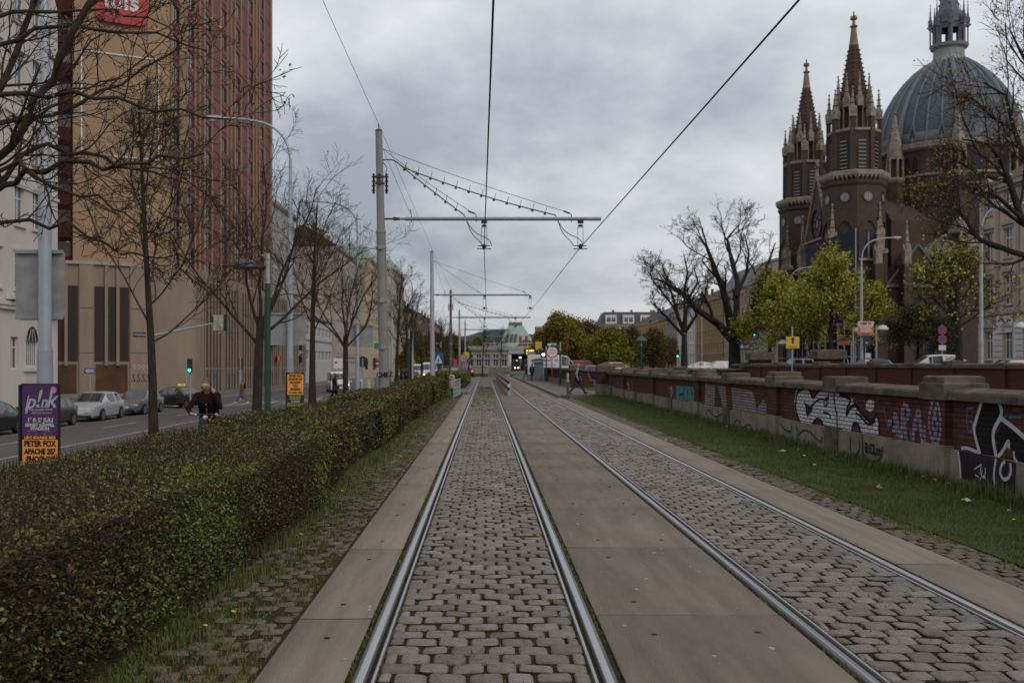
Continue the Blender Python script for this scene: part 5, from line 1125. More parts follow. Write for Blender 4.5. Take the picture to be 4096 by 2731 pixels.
def face_ring(mb, pts, s0, z0, a, ap, c, wd, o0, o1, mi=0):
    n = len(pts); cx = sum(p[0] for p in pts)/n; cz = sum(p[1] for p in pts)/n; out = []
    for i in range(n):
        p, q = Vector(pts[i-1]), Vector(pts[(i+1) % n]); d = (q - p).normalized(); nn = Vector((d.y, -d.x)); out.append((pts[i][0] + nn.x*wd, pts[i][1] + nn.y*wd))
    vs = [(s0+x, o1, z0+z) for x, z in pts] + [(s0+x, o1, z0+z) for x, z in out] + [(s0+x, o0, z0+z) for x, z in out]
    face_add(mb, vs, [(i, (i+1) % n, n + (i+1) % n, n + i) for i in range(n)] + [(n+i, n+(i+1) % n, 2*n+(i+1) % n, 2*n+i) for i in range(n)], a, ap, c, mi)
def pinn(mb, x, y, z, h, w_, body=.42, ph=0.0):
    """gothic pinnacle: square shaft, four gablets, crocketed spirelet and finial"""
    hb = h * body; mb.lathe([(w_*.7, 0), (w_*.7, hb)], 4, (x, y, z), R(45) + ph)
    for k in range(4):
        a = R(90*k) + ph; face_add(mb, [(-w_*.5, .03, z+hb*.6), (w_*.5, .03, z+hb*.6), (w_*.5, .05, z+hb), (0, .05, z+hb*1.55), (-w_*.5, .05, z+hb), (0, -w_*.4, z+hb*1.5)], [(0,1,2,3,4), (2,5,3), (3,5,4)], a, w_*.5, (x, y))
    sh = h - hb; mb.lathe([(w_*.55, 0), (w_*.32, sh*.35), (w_*.16, sh*.72), (w_*.07, sh*.9)], 4, (x, y, z+hb), R(45) + ph)
    for f in (.3, .55, .78): mb.lathe([(w_*.02, -.02*h), (w_*(.62-.5*f), 0), (w_*.05, .03*h)], 8, (x, y, z+hb+sh*f), ph)
    mb.lathe([(w_*.05, 0), (w_*.2, sh*.05), (w_*.06, sh*.1)], 6, (x, y, z+hb+sh*.9))
def tower(cx, cy, zoff=0.0):
    c = (cx, cy); P8 = R(22.5); f8 = [R(45*k) for k in range(8)]; PS = R(22.5 + 8); fS = [R(45*k + 8) for k in range(8)]
    RS = 4.3; AS = RS * math.cos(R(22.5)); RBf = 3.42; AB = RBf * math.cos(R(22.5))
    t = MB(); t.lathe([(RS*1.06, 0), (RS*1.06, 12), (RS, 12.6), (RS, 27.0)], 8, (cx, cy, 0), PS); t.lathe([(RS*1.01, 26.2), (RS*1.06, 26.5), (RS*1.06, 26.9)], 8, (cx, cy, 0), PS)
    tw = t.build('tower', M_cb, church)
    b = MB()
    for k in range(8):                                            # corbel table and cornice
        for j in range(6): s = (j - 2.5) * .62; face_add(b, [(s-.16, 0, 26.9), (s+.16, 0, 26.9), (s+.16, .5, 27.3), (s-.16, .5, 27.3), (s-.16, 0, 27.5), (s+.16, 0, 27.5), (s+.16, .5, 27.5), (s-.16, .5, 27.5)], [(0,1,2,3), (0,3,7,4), (1,5,6,2), (3,2,6,7)], fS[k], AS, c)
    b.lathe([(RS*1.12, 27.5), (RS*1.14, 27.6), (RS*1.14, 28.2), (RS*1.02, 28.35)], 8, (cx, cy, 0), PS); b.build('cornice', M_cs, tw)
    b = MB(); b.lathe([(RBf, 28.2), (RBf, 33.9)], 8, (cx, cy, 0), P8)
    for k in range(8):
        a = f8[k] + R(22.5); x, y = cx + RBf*1.0*math.cos(a), cy + RBf*1.0*math.sin(a); b.lathe([(.46, 28.2), (.44, 36.2)], 4, (x, y, 0), a + R(45))
    b.build('belfry', M_cb, tw)
    sl = MB(); dk = MB()
    for k in range(8):
        pts = lancet(1.05, 4.7); face_poly(dk, pts, 0, 28.7, f8[k], AB, c, .0, .012)
        for j in range(8): z = 28.95 + j*.53; face_add(sl, [(-.5, .02, z), (.5, .02, z), (.5, .16, z-.20), (-.5, .16, z-.20), (-.5, .16, z-.12), (.5, .16, z-.12)], [(0,1,2,3), (3,2,5,4), (0,4,5,1)], f8[k], AB, c)
    dk.build('belfry_openings', M_cwin, tw); sl.build('louvres', M_slat, tw)
    rg = MB()
    for k in range(8): face_ring(rg, lancet(1.05, 4.7), 0, 28.7, f8[k], AB, c, .16, 0, .1)
    rg.build('arch_mouldings', M_cb, tw)
    st = MB(); st.lathe([(RBf*1.02, 33.85), (RBf*1.10, 34.0), (RBf*1.10, 34.35), (RBf*.9, 34.5)], 8, (cx, cy, 0), P8)
    for k in range(8):                                            # open gallery with slender shafts, gables and pinnacles
        a = f8[k] + R(22.5); x, y = cx + RBf*.98*math.cos(a), cy + RBf*.98*math.sin(a); pinn(st, x, y, 35.9, 4.3, .95, .22, a)
        xi, yi = cx + 2.25*math.cos(f8[k]), cy + 2.25*math.sin(f8[k]); st.lathe([(.13, 34.3), (.13, 37.8)], 6, (xi + .45*math.sin(f8[k]), yi - .45*math.cos(f8[k]), 0)); st.lathe([(.13, 34.3), (.13, 37.8)], 6, (xi - .45*math.sin(f8[k]), yi + .45*math.cos(f8[k]), 0))
        pinn(st, xi, yi, 37.6, 4.9, .82, .2, f8[k])
    st.build('pinnacles', M_cs, tw)
    sp = MB(); sp.lathe([(1.75, 34.4), (1.75, 37.4)], 8, (cx, cy, 0), P8); sp.lathe([(2.35, 37.4), (1.95, 39.2), (.64, 46.8)], 8, (cx, cy, 0), P8)
    for k in range(8):                                            # crockets up the edges
        a = f8[k] + R(22.5)
        for j in range(11): z = 39.6 + j*.65; r_ = 1.88 - (z - 39.4)*.177; sp.lathe([(.02, -.12), (.17, .0), (.06, .14)], 5, (cx + (r_+.1)*math.cos(a), cy + (r_+.1)*math.sin(a), z))
    sp.build('spire', M_cspire, tw)
    tp = MB(); tp.lathe([(.66, 46.75), (.70, 46.9), (.60, 47.1), (.34, 49.4), (.55, 49.5), (.55, 49.65), (.22, 49.8), (.18, 50.5), (.5, 50.6), (.5, 50.75), (.12, 50.9), (.1, 51.7)], 8, (cx, cy, 0), P8)
    tp.box(cx-.45, cx+.45, cy-.1, cy+.1, 50.85, 51.05); tp.box(cx-.1, cx+.1, cy-.45, cy+.45, 50.86, 51.06); tp.build('finial', M_ctip, tw)
    for k in range(8):
        ck = MB(); hd = MB(); rim = MB(); a = fS[k]; circ = [(.68*math.cos(2*math.pi*i/20), .68*math.sin(2*math.pi*i/20)) for i in range(20)]
        face_poly(ck, circ, 0, 24.6, a, AS, c, .02, .06); face_ring(rim, circ, 0, 24.6, a, AS, c, .14, .02, .12)
        for i in range(12):
            q = 2*math.pi*i/12; face_add(hd, [(.42*math.cos(q)-.03*math.sin(q), .07, 24.6+.42*math.sin(q)+.03*math.cos(q)), (.42*math.cos(q)+.03*math.sin(q), .07, 24.6+.42*math.sin(q)-.03*math.cos(q)), (.64*math.cos(q)+.05*math.sin(q), .07, 24.6+.64*math.sin(q)-.05*math.cos(q)), (.64*math.cos(q)-.05*math.sin(q), .07, 24.6+.64*math.sin(q)+.05*math.cos(q))], [(0,1,2,3)], a, AS, c)
        for q, l_ in ((R(-95), .68), (R(100), .42)): face_add(hd, [(-.05*math.sin(q), .075, 24.6+.05*math.cos(q)), (.05*math.sin(q), .075, 24.6-.05*math.cos(q)), (l_*math.cos(q), .075, 24.6+l_*math.sin(q))], [(0,1,2)], a, AS, c)
        ck.build('clock_face', mat('clock_white', (.27, .27, .28), .6), tw); rim.build('clock_rim', M_black, tw); hd.build('clock_hands', M_black, tw)
    ln = MB(); ls = MB(); lr = MB()
    for k in range(8):                                            # twin lancets below
        a = fS[k]
        for s in (-.55, .55): face_poly(ln, lancet(.85, 3.9), s, 16.2, a, AS, c, .0, .02)
        face_add(ls, [(-.12, 0, 16.0), (.12, 0, 16.0), (.12, .16, 16.0), (-.12, .16, 16.0), (-.12, 0, 19.6), (.12, 0, 19.6), (.12, .16, 19.6), (-.12, .16, 19.6)], [(2,3,7,6), (0,3,7,4), (1,2,6,5), (4,5,6,7)], a, AS, c)
        face_ring(lr, lancet(2.4, 5.4), 0, 15.9, a, AS, c, .28, 0, .22); face_add(ls, [(-1.5, 0, 15.6), (1.5, 0, 15.6), (1.5, .3, 15.6), (-1.5, .3, 15.6), (-1.5, 0, 15.95), (1.5, 0, 15.95), (1.5, .2, 15.95), (-1.5, .2, 15.95)], [(2,3,7,6), (4,5,6,7), (0,1,2,3)], a, AS, c)
    ln.build('lancet_windows', M_cwin, tw); ls.build('stone_shafts', M_cs, tw); lr.build('arch_rings', M_cb, tw)
    for k in (0, 2, 4, 6):                                        # buttresses with stone gablets
        bt = MB(); bp = MB(); a = fS[k] + R(22.5); x, y = cx + RS*1.04*math.cos(a), cy + RS*1.04*math.sin(a)
        bt.lathe([(1.3, 0), (1.2, 16.5)], 4, (x, y, 0), a); bp.lathe([(1.28, 16.5), (1.32, 16.6), (1.32, 17.1), (1.05, 17.2)], 4, (x, y, 0), a); pinn(bp, x, y, 17.0, 6.8, 1.1, .3, a + R(45)); bt.build('buttress', M_cb, tw); bp.build('buttress_pinnacle', M_cs, tw)
    return tw
tower(0.0, -11.0); tower(.4, 11.3)
# gabled front between the towers
f = MB(); f.box(-1.5, 10, -7, 7.4, 0, 20.5); f.add([(-1.5, -5.2, 20.5), (-1.5, 5.6, 20.5), (-1.5, .2, 30.2), (12, -5.2, 20.5), (12, 5.6, 20.5), (12, .2, 30.2)], [(0,2,1), (0,3,5,2), (1,2,5,4), (3,4,5)]); f.build('front_gable', M_cb, church)
s = MB()
for a, b in (((-1.55, -5.4, 20.2), (-1.55, .2, 30.6)), ((-1.55, 5.8, 20.2), (-1.55, .2, 30.6))):
    s.tube([a, b], .28, 6)
    for i in range(12): p = Vector(a).lerp(Vector(b), i/12); s.ball((p.x, p.y, p.z + .35), .28, 6)
s.box(-1.7, -1.3, .05, .35, 30.4, 32.6); s.box(-1.7, -1.3, -.55, .95, 31.6, 31.9); s.box(-1.8, -1.5, -7, 7.4, 14.6, 15.0); s.box(-1.8, -1.5, -5.5, 5.8, 20.2, 20.5)
for y in (-5.6, 6.0): pinn(s, -1.9, y, 16.5, 8.5, 1.0, .3); s.box(-2.5, -1.3, y - .7, y + .7, 15.9, 16.5)
s.build('gable_stonework', M_cs, church)
w_ = MB(); face_poly(w_, [(2.2*math.cos(2*math.pi*i/24), 2.2*math.sin(2*math.pi*i/24)) for i in range(24)], -.2, 22.8, R(180), 1.5, (0, 0), .0, .03); face_poly(w_, lancet(3.2, 8), -.2, 5.0, R(180), 1.5, (0, 0), 0, .03); w_.build('rose_window', M_cwin, church)
w_ = MB(); face_ring(w_, [(2.2*math.cos(2*math.pi*i/24), 2.2*math.sin(2*math.pi*i/24)) for i in range(24)], -.2, 22.8, R(180), 1.5, (0, 0), .35, 0, .25)
for k in range(8): q = 2*math.pi*k/8; face_ring(w_, [(1.35*math.cos(q) + .5*math.cos(2*math.pi*i/10), 1.35*math.sin(q) + .5*math.sin(2*math.pi*i/10)) for i in range(10)], -.2, 22.8, R(180), 1.5, (0, 0), .14, 0.03, .12)
face_ring(w_, lancet(3.2, 8), -.2, 5.0, R(180), 1.5, (0, 0), .5, 0, .3); w_.build('rose_tracery', M_cb, church)
nv = MB(); nv.box(6, 19, -9.5, 9.5, 0, 22); nv.add([(6, -9.5, 22), (6, 9.5, 22), (6, 0, 30), (19, -9.5, 22), (19, 9.5, 22), (19, 0, 30)], [(0,2,1), (0,3,5,2), (1,2,5,4), (3,4,5)]); nv.build('nave', M_cb, church)
# octagonal body, drum and dome
DX, DY = 18.8, 0.0; PH = R(251)
b = MB(); b.lathe([(14.2, 0), (14.2, 16.5)], 8, (DX, DY, 0), PH); b.build('octagon_body', M_cb, church)
b = MB(); b.lathe([(14.5, 16.4), (14.6, 16.5), (14.6, 16.9), (10.9, 20.5)], 8, (DX, DY, 0), PH); b.build('lower_roof', M_roofgy, church)
N16 = 16; b = MB(); b.lathe([(11.0, 15), (11.0, 33.2)], 16, (DX, DY, 0), PH); dr = b.build('drum', M_cb, church)
A16 = 11.0 * math.cos(math.pi/16); f16 = [PH + 2*math.pi*(k+.5)/16 for k in range(16)]
dk = MB(); rg = MB(); sc = MB()
for k in range(16):
    for s in (-.62, .62): face_poly(dk, lancet(.85, 2.3), s, 29.4, f16[k], A16, (DX, DY), 0, .02); face_ring(rg, lancet(.85, 2.3), s, 29.4, f16[k], A16, (DX, DY), .14, 0, .12)
    face_ring(rg, lancet(3.0, 5.6), 0, 20.6, f16[k], A16, (DX, DY), .3, 0, .3); face_poly(dk, [(.8*math.cos(2*math.pi*i/14), .8*math.sin(2*math.pi*i/14)) for i in range(14)], 0, 24.1, f16[k], A16, (DX, DY), 0, .02)
    for s in (-.7, .7): face_poly(dk, lancet(.8, 2.6), s, 20.4, f16[k], A16, (DX, DY), 0, .02)
dk.build('drum_windows', M_cwin, dr); rg.build('drum_arches', M_cb, dr)
sc.lathe([(11.05, 28.7), (11.25, 28.75), (11.25, 29.0), (11.05, 29.1)], 16, (DX, DY, 0), PH); sc.lathe([(11.05, 27.1), (11.2, 27.15), (11.2, 27.35), (11.05, 27.4)], 16, (DX, DY, 0), PH)
sc.lathe([(11.1, 32.6), (11.5, 32.9), (11.55, 33.7), (10.6, 33.9)], 32, (DX, DY, 0), PH); sc.build('string_courses', M_cs, dr)
for k in range(8):
    tu = MB(); tb = MB(); a = PH + 2*math.pi*k/8; x, y = DX + 11.6*math.cos(a), DY + 11.6*math.sin(a); tb.lathe([(1.15, 14), (1.15, 28.2)], 6, (x, y, 0), a); tu.lathe([(1.2, 28.1), (1.45, 28.5), (1.45, 28.8), (1.1, 28.9)], 6, (x, y, 0), a)
    tb.lathe([(.62, 28.8), (.62, 33.0)], 6, (x, y, 0), a)
    for j in range(6): q = a + 2*math.pi*j/6; tu.lathe([(.17, 28.8), (.17, 32.0)], 6, (x + 1.1*math.cos(q), y + 1.1*math.sin(q), 0)); face_add(tu, [(-.55, 0, 31.6), (.55, 0, 31.6), (0, .04, 33.6), (0, -.5, 33.2)], [(0,1,2), (1,3,2), (0,2,3)], q + math.pi/6, 1.02, (x, y))
    tu.lathe([(1.15, 32.0), (1.05, 33.2), (.75, 34.6), (.28, 37.4), (.10, 38.4), (.26, 38.6), (.05, 39.0)], 6, (x, y, 0), a)
    for j in range(6):
        q = a + 2*math.pi*j/6
        for z, r_ in ((34.4, .8), (35.4, .62), (36.4, .46)): tu.lathe([(.02, -.15), (.16, 0), (.04, .16)], 5, (x + r_*math.cos(q), y + r_*math.sin(q), z))
    tg = MB(); tg.lathe([(1.4, 19.8), (1.45, 20.0), (.6, 22.4)], 4, (x + .5*math.cos(a), y + .5*math.sin(a), 0), a); tg.build('drum_gablet', M_cs, dr); tb.build('turret_body', M_cb, dr); tu.build('turret', M_cs, dr)
prof = [(10.55, 33.8), (10.45, 35.4), (10.15, 37.2), (9.6, 39.0), (8.75, 41.0), (7.6, 43.0), (6.3, 44.7), (4.8, 46.2), (3.4, 47.2), (2.5, 47.7)]
d = MB(); d.lathe(prof, 48, (DX, DY, 0), PH); dome = d.build('dome', M_lead, church, True, sharp=25)
rb = MB()
for k in range(32):
    a = PH + 2*math.pi*k/32; big = k % 4 == 0; rb.tube([(DX + (r_ + .02)*math.cos(a), DY + (r_ + .02)*math.sin(a), z) for r_, z in prof], (.36 if big else .15), 6)
rb.build('ribs', M_rib, dome)
dm_ = MB(); dd = MB()
for k in range(16):
    a = PH + 2*math.pi*(k + .5)/16
    face_add(dm_, [(-.75, .35, 34.3), (.75, .35, 34.3), (0, .35, 37.0), (0, -1.2, 37.0), (-.75, -.6, 34.3), (.75, -.6, 34.3)], [(0,1,2), (1,5,3,2), (0,2,3,4)], a, 10.25, (DX, DY)); face_add(dd, [(-.4, .37, 34.6), (.4, .37, 34.6), (0, .37, 36.2)], [(0,1,2)], a, 10.25, (DX, DY))
dm_.build('dormers', M_rib, dome); dd.build('dormer_openings', M_cwin, dome)
bd = MB(); bd.lathe([(10.62, 34.0), (10.66, 34.1), (10.55, 35.3), (10.45, 35.4)], 48, (DX, DY, 0), PH); bd.build('lead_skirt', M_leaddk, dome, True)
l_ = MB(); l_.lathe([(2.9, 47.4), (2.5, 48.0), (2.4, 48.3), (2.25, 48.4), (2.25, 49.6), (2.7, 49.9), (2.85, 50.3), (2.3, 50.4)], 16, (DX, DY, 0), PH); l_.build('lantern_base', mat('lantern_grey', (.27, .275, .28), .7), dome)
l_ = MB()
for k in range(8):
    a = PH + 2*math.pi*k/8; x, y = DX + 2.0*math.cos(a), DY + 2.0*math.sin(a); l_.lathe([(.34, 50.3), (.34, 53.4)], 4, (x, y, 0), a); xo, yo = DX + 2.65*math.cos(a), DY + 2.65*math.sin(a); l_.lathe([(.12, 50.3), (.12, 53.2)], 6, (xo, yo, 0)); pinn(l_, xo, yo, 53.0, 4.0, .5, .25, a); l_.box(xo - .5, xo + .5, yo - .1, yo + .1, 53.2, 53.4)
    face_add(l_, [(-1.0, 0, 52.7), (1.0, 0, 52.7), (1.0, 0, 54.0), (0, 0, 55.6), (-1.0, 0, 54.0), (-.5, 0, 52.7), (0, 0, 53.5), (.5, 0, 52.7)], [(0,5,6,4), (5,6,7), (7,1,2,6), (4,6,2,3)], a + math.pi/8, 1.9, (DX, DY))
l_.lathe([(2.2, 53.6), (2.0, 54.2), (1.65, 55.4), (1.45, 56.2), (1.25, 57.5), (.25, 66.0), (.1, 68)], 8, (DX, DY, 0), PH)
for k in range(8):
    a = PH + 2*math.pi*k/8
    for j in range(7): z = 56.6 + j*.9; r_ = 1.42 - (z - 56.4)*.13; l_.lathe([(.03, -.16), (.2, 0), (.05, .2)], 5, (DX + r_*math.cos(a), DY + r_*math.sin(a), z))
l_.build('lantern', M_leaddk, dome)
# gabled chapel facing the camera, with its big pointed window
b = MB(); b.box(3.6, 11.8, -14.5, -4, 0, 12.2); b.add([(3.6, -14.5, 12.2), (11.8, -14.5, 12.2), (7.7, -14.5, 17.6), (3.6, 0, 12.2), (11.8, 0, 12.2), (7.7, 0, 17.6)], [(0,1,2), (0,2,5,3), (1,4,5,2)]); chp = b.build('chapel', M_cb, church)
w_ = MB(); face_poly(w_, lancet(4.2, 9.2), 0, 1.6, R(270), 14.5, (7.7, 0), 0, .03); w_.build('pointed_window', M_cwin, chp)
w_ = MB(); face_ring(w_, lancet(4.2, 9.2), 0, 1.6, R(270), 14.5, (7.7, 0), .55, 0, .35)
for s_ in (-.72, .72): face_add(w_, [(s_-.09, .03, 1.6), (s_+.09, .03, 1.6), (s_+.09, .12, 1.6), (s_-.09, .12, 1.6), (s_-.09, .03, 8.6), (s_+.09, .03, 8.6), (s_+.09, .12, 8.6), (s_-.09, .12, 8.6)], [(2,3,7,6), (0,3,7,4), (1,2,6,5)], R(270), 14.5, (7.7, 0))
w_.build('window_tracery', M_cb, chp)
s = MB(); s.box(3.3, 12.1, -14.85, -14.4, 11.9, 12.35); s.tube([(3.4, -14.6, 12.3), (7.7, -14.6, 17.9)], .2, 5); s.tube([(12.0, -14.6, 12.3), (7.7, -14.6, 17.9)], .2, 5); s.build('chapel_coping', mat('chapel_stone', (.16, .14, .13), .9), chp)
b = MB()
for i in range(5): x = 14.5 + i*3.6; b.box(x, x + 3.2, -13.0 + abs(i-1)*.9, -6, 0, 14 - i*.6); 
b.build('choir_walls', M_cb, church)
for x, y, z in ((1.5, -16.0, 15), (5.5, -16.0, 15), (14.2, -13.5, 15), (22, -13.6, 14.5), (27, -10, 14.5)):
    pb = MB(); pb.box(x - .6, x + .6, y - .6, y + 2.5, 0, z); pb.build('buttress', M_cb, church); pq = MB(); pinn(pq, x, y, z, 6, .95, .3); pq.build('buttress_pinnacle', M_cs, church)

# --- advertising banner and scaffolding before the near tower
bn = thing('advertising_banner', 'huge dark blue advertising banner with a yellow strip on the church scaffolding', 'banner', (46.9, 135.5, 7.5))
Mbn = mat('navy_canvas', (.018, .026, .040), .75, (.013, .019, .03), .4, .15)
MB().box(-.12, .12, -9.5, 9.5, 0, 11.5).build('canvas', Mbn, bn); sy = MB().box(-.135, -.122, -7.5, 8.2, 6.2, 8.6).build('yellow_strip', mat('banner_yellow', (.33, .24, .03), .7), bn)
text('MEGACARD', 2.6, M_black, sy, (-.14, .3, 7.35), (R(90), 0, R(-90)), .06, .002, 1.05)
text('BANK AUSTRIA', .7, mat('banner_grey', (.2, .2, .2), .8), sy, (-.13, -3.5, 4.6), (R(90), 0, R(-90)), .01, .002)
for y in (-9.6, 9.6): MB().tube([(0, y, -6.6), (0, y, 11.6)], .07, 6).build('post', M_galv, bn)
sc_ = thing('scaffolding', 'scaffold tubes and dark netting below the church banner', 'scaffolding', (47.2, 140, .8))
m = MB(); nt_ = MB()
for i in range(14):
    y = -15 + i * 2.4
    for x in (-1.2, .6): m.tube([(x, y, 0), (x, y, 6.6)], .05, 5)
for z in (2.1, 4.2, 6.3):
    for x in (-1.2, .6): m.tube([(x, -15, z), (x, 16.5, z)], .045, 5)
for i in range(6): y = -15 + i*4.8; m.tube([(-1.2, y, 0), (-1.2, y + 4.8, 6.3)], .04, 5)
m.build('tubes', M_galv, sc_); nt_.box(.8, .9, -15, 17, .2, 6.5); nt_.box(-2.2, 1, 4, 17, 6.3, 6.6); nt_.build('netting', mat('black_netting', (.012, .012, .013), .9), sc_)
m = MB(); m.box(-4.2, 0, 2.5, 20, 5.6, 5.8); m.box(-4.3, -4.2, 2.5, 20, 5.2, 5.95); m.build('canopy', mat('canopy_steel', (.22, .25, .26), .6), sc_)
yb = MB(); yb.box(-1.5, -1.4, -13, -6.5, 6.7, 8.9); yo = yb.build('sign_board', Mbn, sc_); MB().box(-1.52, -1.505, -12.3, -7.4, 7.75, 8.6).build('yellow_plate', M_yellow, yo); text('MEGACARD', .78, M_black, yo, (-1.53, -9.85, 8.17), (R(90), 0, R(-90)), .015, .002)
text('DIE BANK', .45, M_signwhite, yo, (-1.51, -9.85, 7.3), (R(90), 0, R(-90)), .008, .002)
ob_ = MB(); ob_.box(-1.46, -1.38, -14.9, -11.2, 3.6, 4.9); oo = ob_.build('orange_board', mat('board_orange', (.55, .16, .04), .7), sc_); text('PFARRAMT', .6, mat('board_ink', (.35, .08, .03), .7), oo, (-1.47, -13.05, 4.25), (R(90), 0, R(-90)), .01, .002)

# --- houses on the right
M_sand = mat('sandstone_render', (.52, .42, .32), .9, (.40, .32, .245), .9, .1); M_yel = mat('ochre_render', (.28, .185, .075), .9, (.22, .145, .06), .8); M_bei = mat('beige_render', (.35, .28, .22), .9, (.28, .225, .18), .8); M_whi = mat('white_render', (.60, .585, .57), .9, (.50, .49, .475), .8)
rh = house('ornate beige corner house with white banded ground floor at the right edge', (41, 82.5, .8), R(-90), 15, 15.3, 14, M_sand, 5, 4, 1.15, 2.25, 1.5, 3.7, M_white, M_glass2, ('gable', 4.2), mat('tile_roof_orange', (.15, .075, .055), .9, (.10, .055, .045), 2, stretch=(1, 1, 5)), sub=True, pediment=True, pil=True, gfh=4.3)
xs2 = [0] + [v for x in [1.5 + 12*i/4 for i in range(5)] for v in (x - .75, x + .75)] + [15]
for a, b_ in zip(xs2[0::2], xs2[1::2]):
    mm = MB()
    for k in range(9): mm.box(a if a else -.05, b_, -.07, -.004, .3 + k*.46, .3 + k*.46 + .40)
    mm.build('banded_pier', M_whi, rh)
sg = MB(); sg.box(3.0, 5.4, -.14, -.075, 3.6, 4.95); so_ = sg.build('shop_sign', M_whi, rh)
g = MB(); ribbon(g, smooth_pts([(-.9, .1), (-.5, .35), (-.1, .1), (.3, -.05), (.7, .2), (1.0, .1)]), .16, (4.2, -.15, 4.4), (1,0,0), (0,0,1), (0,-1,0), .002); ribbon(g, [(-.4, -.3), (-.3, -.5), (-.2, -.35), (-.1, -.5), (0, -.3)], .06, (4.2, -.15, 4.2), (1,0,0), (0,0,1), (0,-1,0), .002); g.build('blue_emblem', M_blue, so_)
house('white house with bare side wall behind the slim bare tree', (56.5, 292, .8), R(-90), 24, 17.6, 14, M_whi, 7, 5, 1.15, 2.0, 1.2, 3.3, roof=('gable', 3.2), roofm=M_roofbr)
house('ochre yellow house between the white house and the beige row', (57, 268, .8), R(-90), 30, 17.6, 14, M_yel, 9, 5, 1.1, 2.0, 1.2, 3.3, roof=('gable', 4), roofm=M_roofbr)
house('beige apartment house behind the huge bare tree', (57, 237, .8), R(-90), 38, 18.4, 14, M_bei, 10, 5, 1.2, 2.1, 1.2, 3.4, roof=('mansard', 4.2), roofm=M_roofgy)
house('brownish apartment house half hidden by the bright green tree', (57, 198, .8), R(-90), 30, 17.6, 14, M_bei, 8, 5, 1.2, 2.0, 1.2, 3.3, roof=('gable', 4), roofm=M_roofbr)
house('dark roofed old house left of the white house', (57.5, 318, .8), R(-90), 25, 15.6, 14, mat('grey_old_render', (.24, .23, .23), .9), 7, 4, 1.2, 2.1, 1.2, 3.6, roof=('mansard', 4), roofm=M_roofgy)
house('golden yellow house with dark roof terrace beyond the old house', (58, 345, .8), R(-90), 26, 15.6, 14, mat('golden_render', (.36, .23, .075), .9), 7, 4, 1.2, 2.1, 1.2, 3.6, roof=('mansard', 3.6), roofm=mat('black_slate', (.05, .052, .056), .7))
house('ochre house with bare gable end above the far grove', (57, 385, .8), R(-90), 38, 15.6, 16, mat('gable_ochre', (.36, .25, .13), .9), 10, 4, 1.2, 2.1, 1.2, 3.6, roof=('gable', 5), roofm=M_roofbr)
hw = house('low white house with dormers peeking over the far grove', (46, 400, .6), 0, 30, 17, 16, M_whi, 8, 5, 1.3, 2.0, 1.2, 3.4, roof=('mansard', 5.5), roofm=mat('slate_dark', (.06, .06, .065), .7))
for i in range(4): q = MB(); q.box(2.5 + i*7, 7 + i*7, -.2, 3, 17.6, 21.2); dq = q.build('dormer', M_whi, hw); window(dq, 3 + i*7, 18.4, 1.6, 1.9, M_white, M_glass, -.24, False); window(dq, 4.9 + i*7, 18.4, 1.6, 1.9, M_white, M_glass, -.24, False)

# --- far end of the street
hl = MB(); n = 40; prof_h = [(-900 + 60*i, 50 + 62*math.exp(-((i-16)/5.0)**2) + 48*math.exp(-((i-27)/4)**2) + 8*math.sin(i*1.7)) for i in range(n)]
V = [(x, 3000 - 0, -2) for x, z in prof_h] + [(x, 3250, z) for x, z in prof_h] + [(x, 3900, z * .9) for x, z in prof_h]
hl.add(V, [(i, i+1, n+i+1, n+i) for i in range(n-1)] + [(n+i, n+i+1, 2*n+i+1, 2*n+i) for i in range(n-1)]); struct(hl.build('hills', mat('hazed_forest_hill', (.045, .065, .075), .9, (.035, .05, .058), .02), None, True))  # distance haze is painted into the blue-grey of the wooded hills
def farbox(nm, label, u0, u1, v0, v1, Y, D, m_, cat='building'):
    a, b = at(u0, v1, Y), at(u1, v0, Y); t = thing(nm, label, cat, ((a.x + b.x)/2, Y, 0)); W = b.x - a.x; return t, W, b.z
def far_house(label, u0, u1, vtop, Y, D, wm, rm, roof, ncol, rows_, ww, wh, fh, **k):
    a, b = at(u0, V0, Y), at(u1, vtop, Y); return house(label, (a.x, Y, 0), 0, b.x - a.x, b.z, D, wm, ncol, rows_, ww, wh, 1.2, fh, roof=roof, roofm=rm, **k)
a = at(1144, 800, 330); b_ = at(1232, 800, 330); W = b_.x - a.x
gh = house('white house with big pale green copper roof at the end of the street', (a.x, 330, 0), 0, W, 7.6, 20, M_whi, 6, 2, 1.1, 1.6, 1.2, 3.2)
r_ = MB(); r_.add([(-.3,-.3,7.7),(W+.3,-.3,7.7),(W+.3,20,7.7),(-.3,20,7.7),(3.6,6,15.0),(W-4.2,6,15.0),(W-4.2,15,15.0),(3.6,15,15.0)], [(0,1,5,4),(1,2,6,5),(2,3,7,6),(3,0,4,7),(4,5,6,7)]); ro = r_.build('roof', M_verd, gh)
q = MB()
for i in range(3): q.add([(2.0 + i*1.4, .9 - .3, 9.2), (2.9 + i*1.4, .6, 9.2), (3.5 + i*1.3, 2.9, 12.0), (2.6 + i*1.3, 2.9, 12.0)], [(0,1,2,3)])
q.shift((.4, -.12, .12)); q.build('roof_windows', M_glass, ro); q = MB(); q.box(3.8, W - 4.4, 6.5, 14, 15, 16.2); q.build('roof_terrace', M_roofgy, ro)
q = MB()
for k in range(5): q.box(.4 + k*1.15, .6 + k*1.15, -2.2, -2.0, 0, 7.2)
for z in (2.2, 4.6, 7.0): q.box(0, 5.6, -2.3, .0, z, z + .25)
for z in (2.45, 4.85): q.box(0, 5.6, -2.3, -2.22, z + .002, z + .9)
q.build('balconies', M_white, gh)
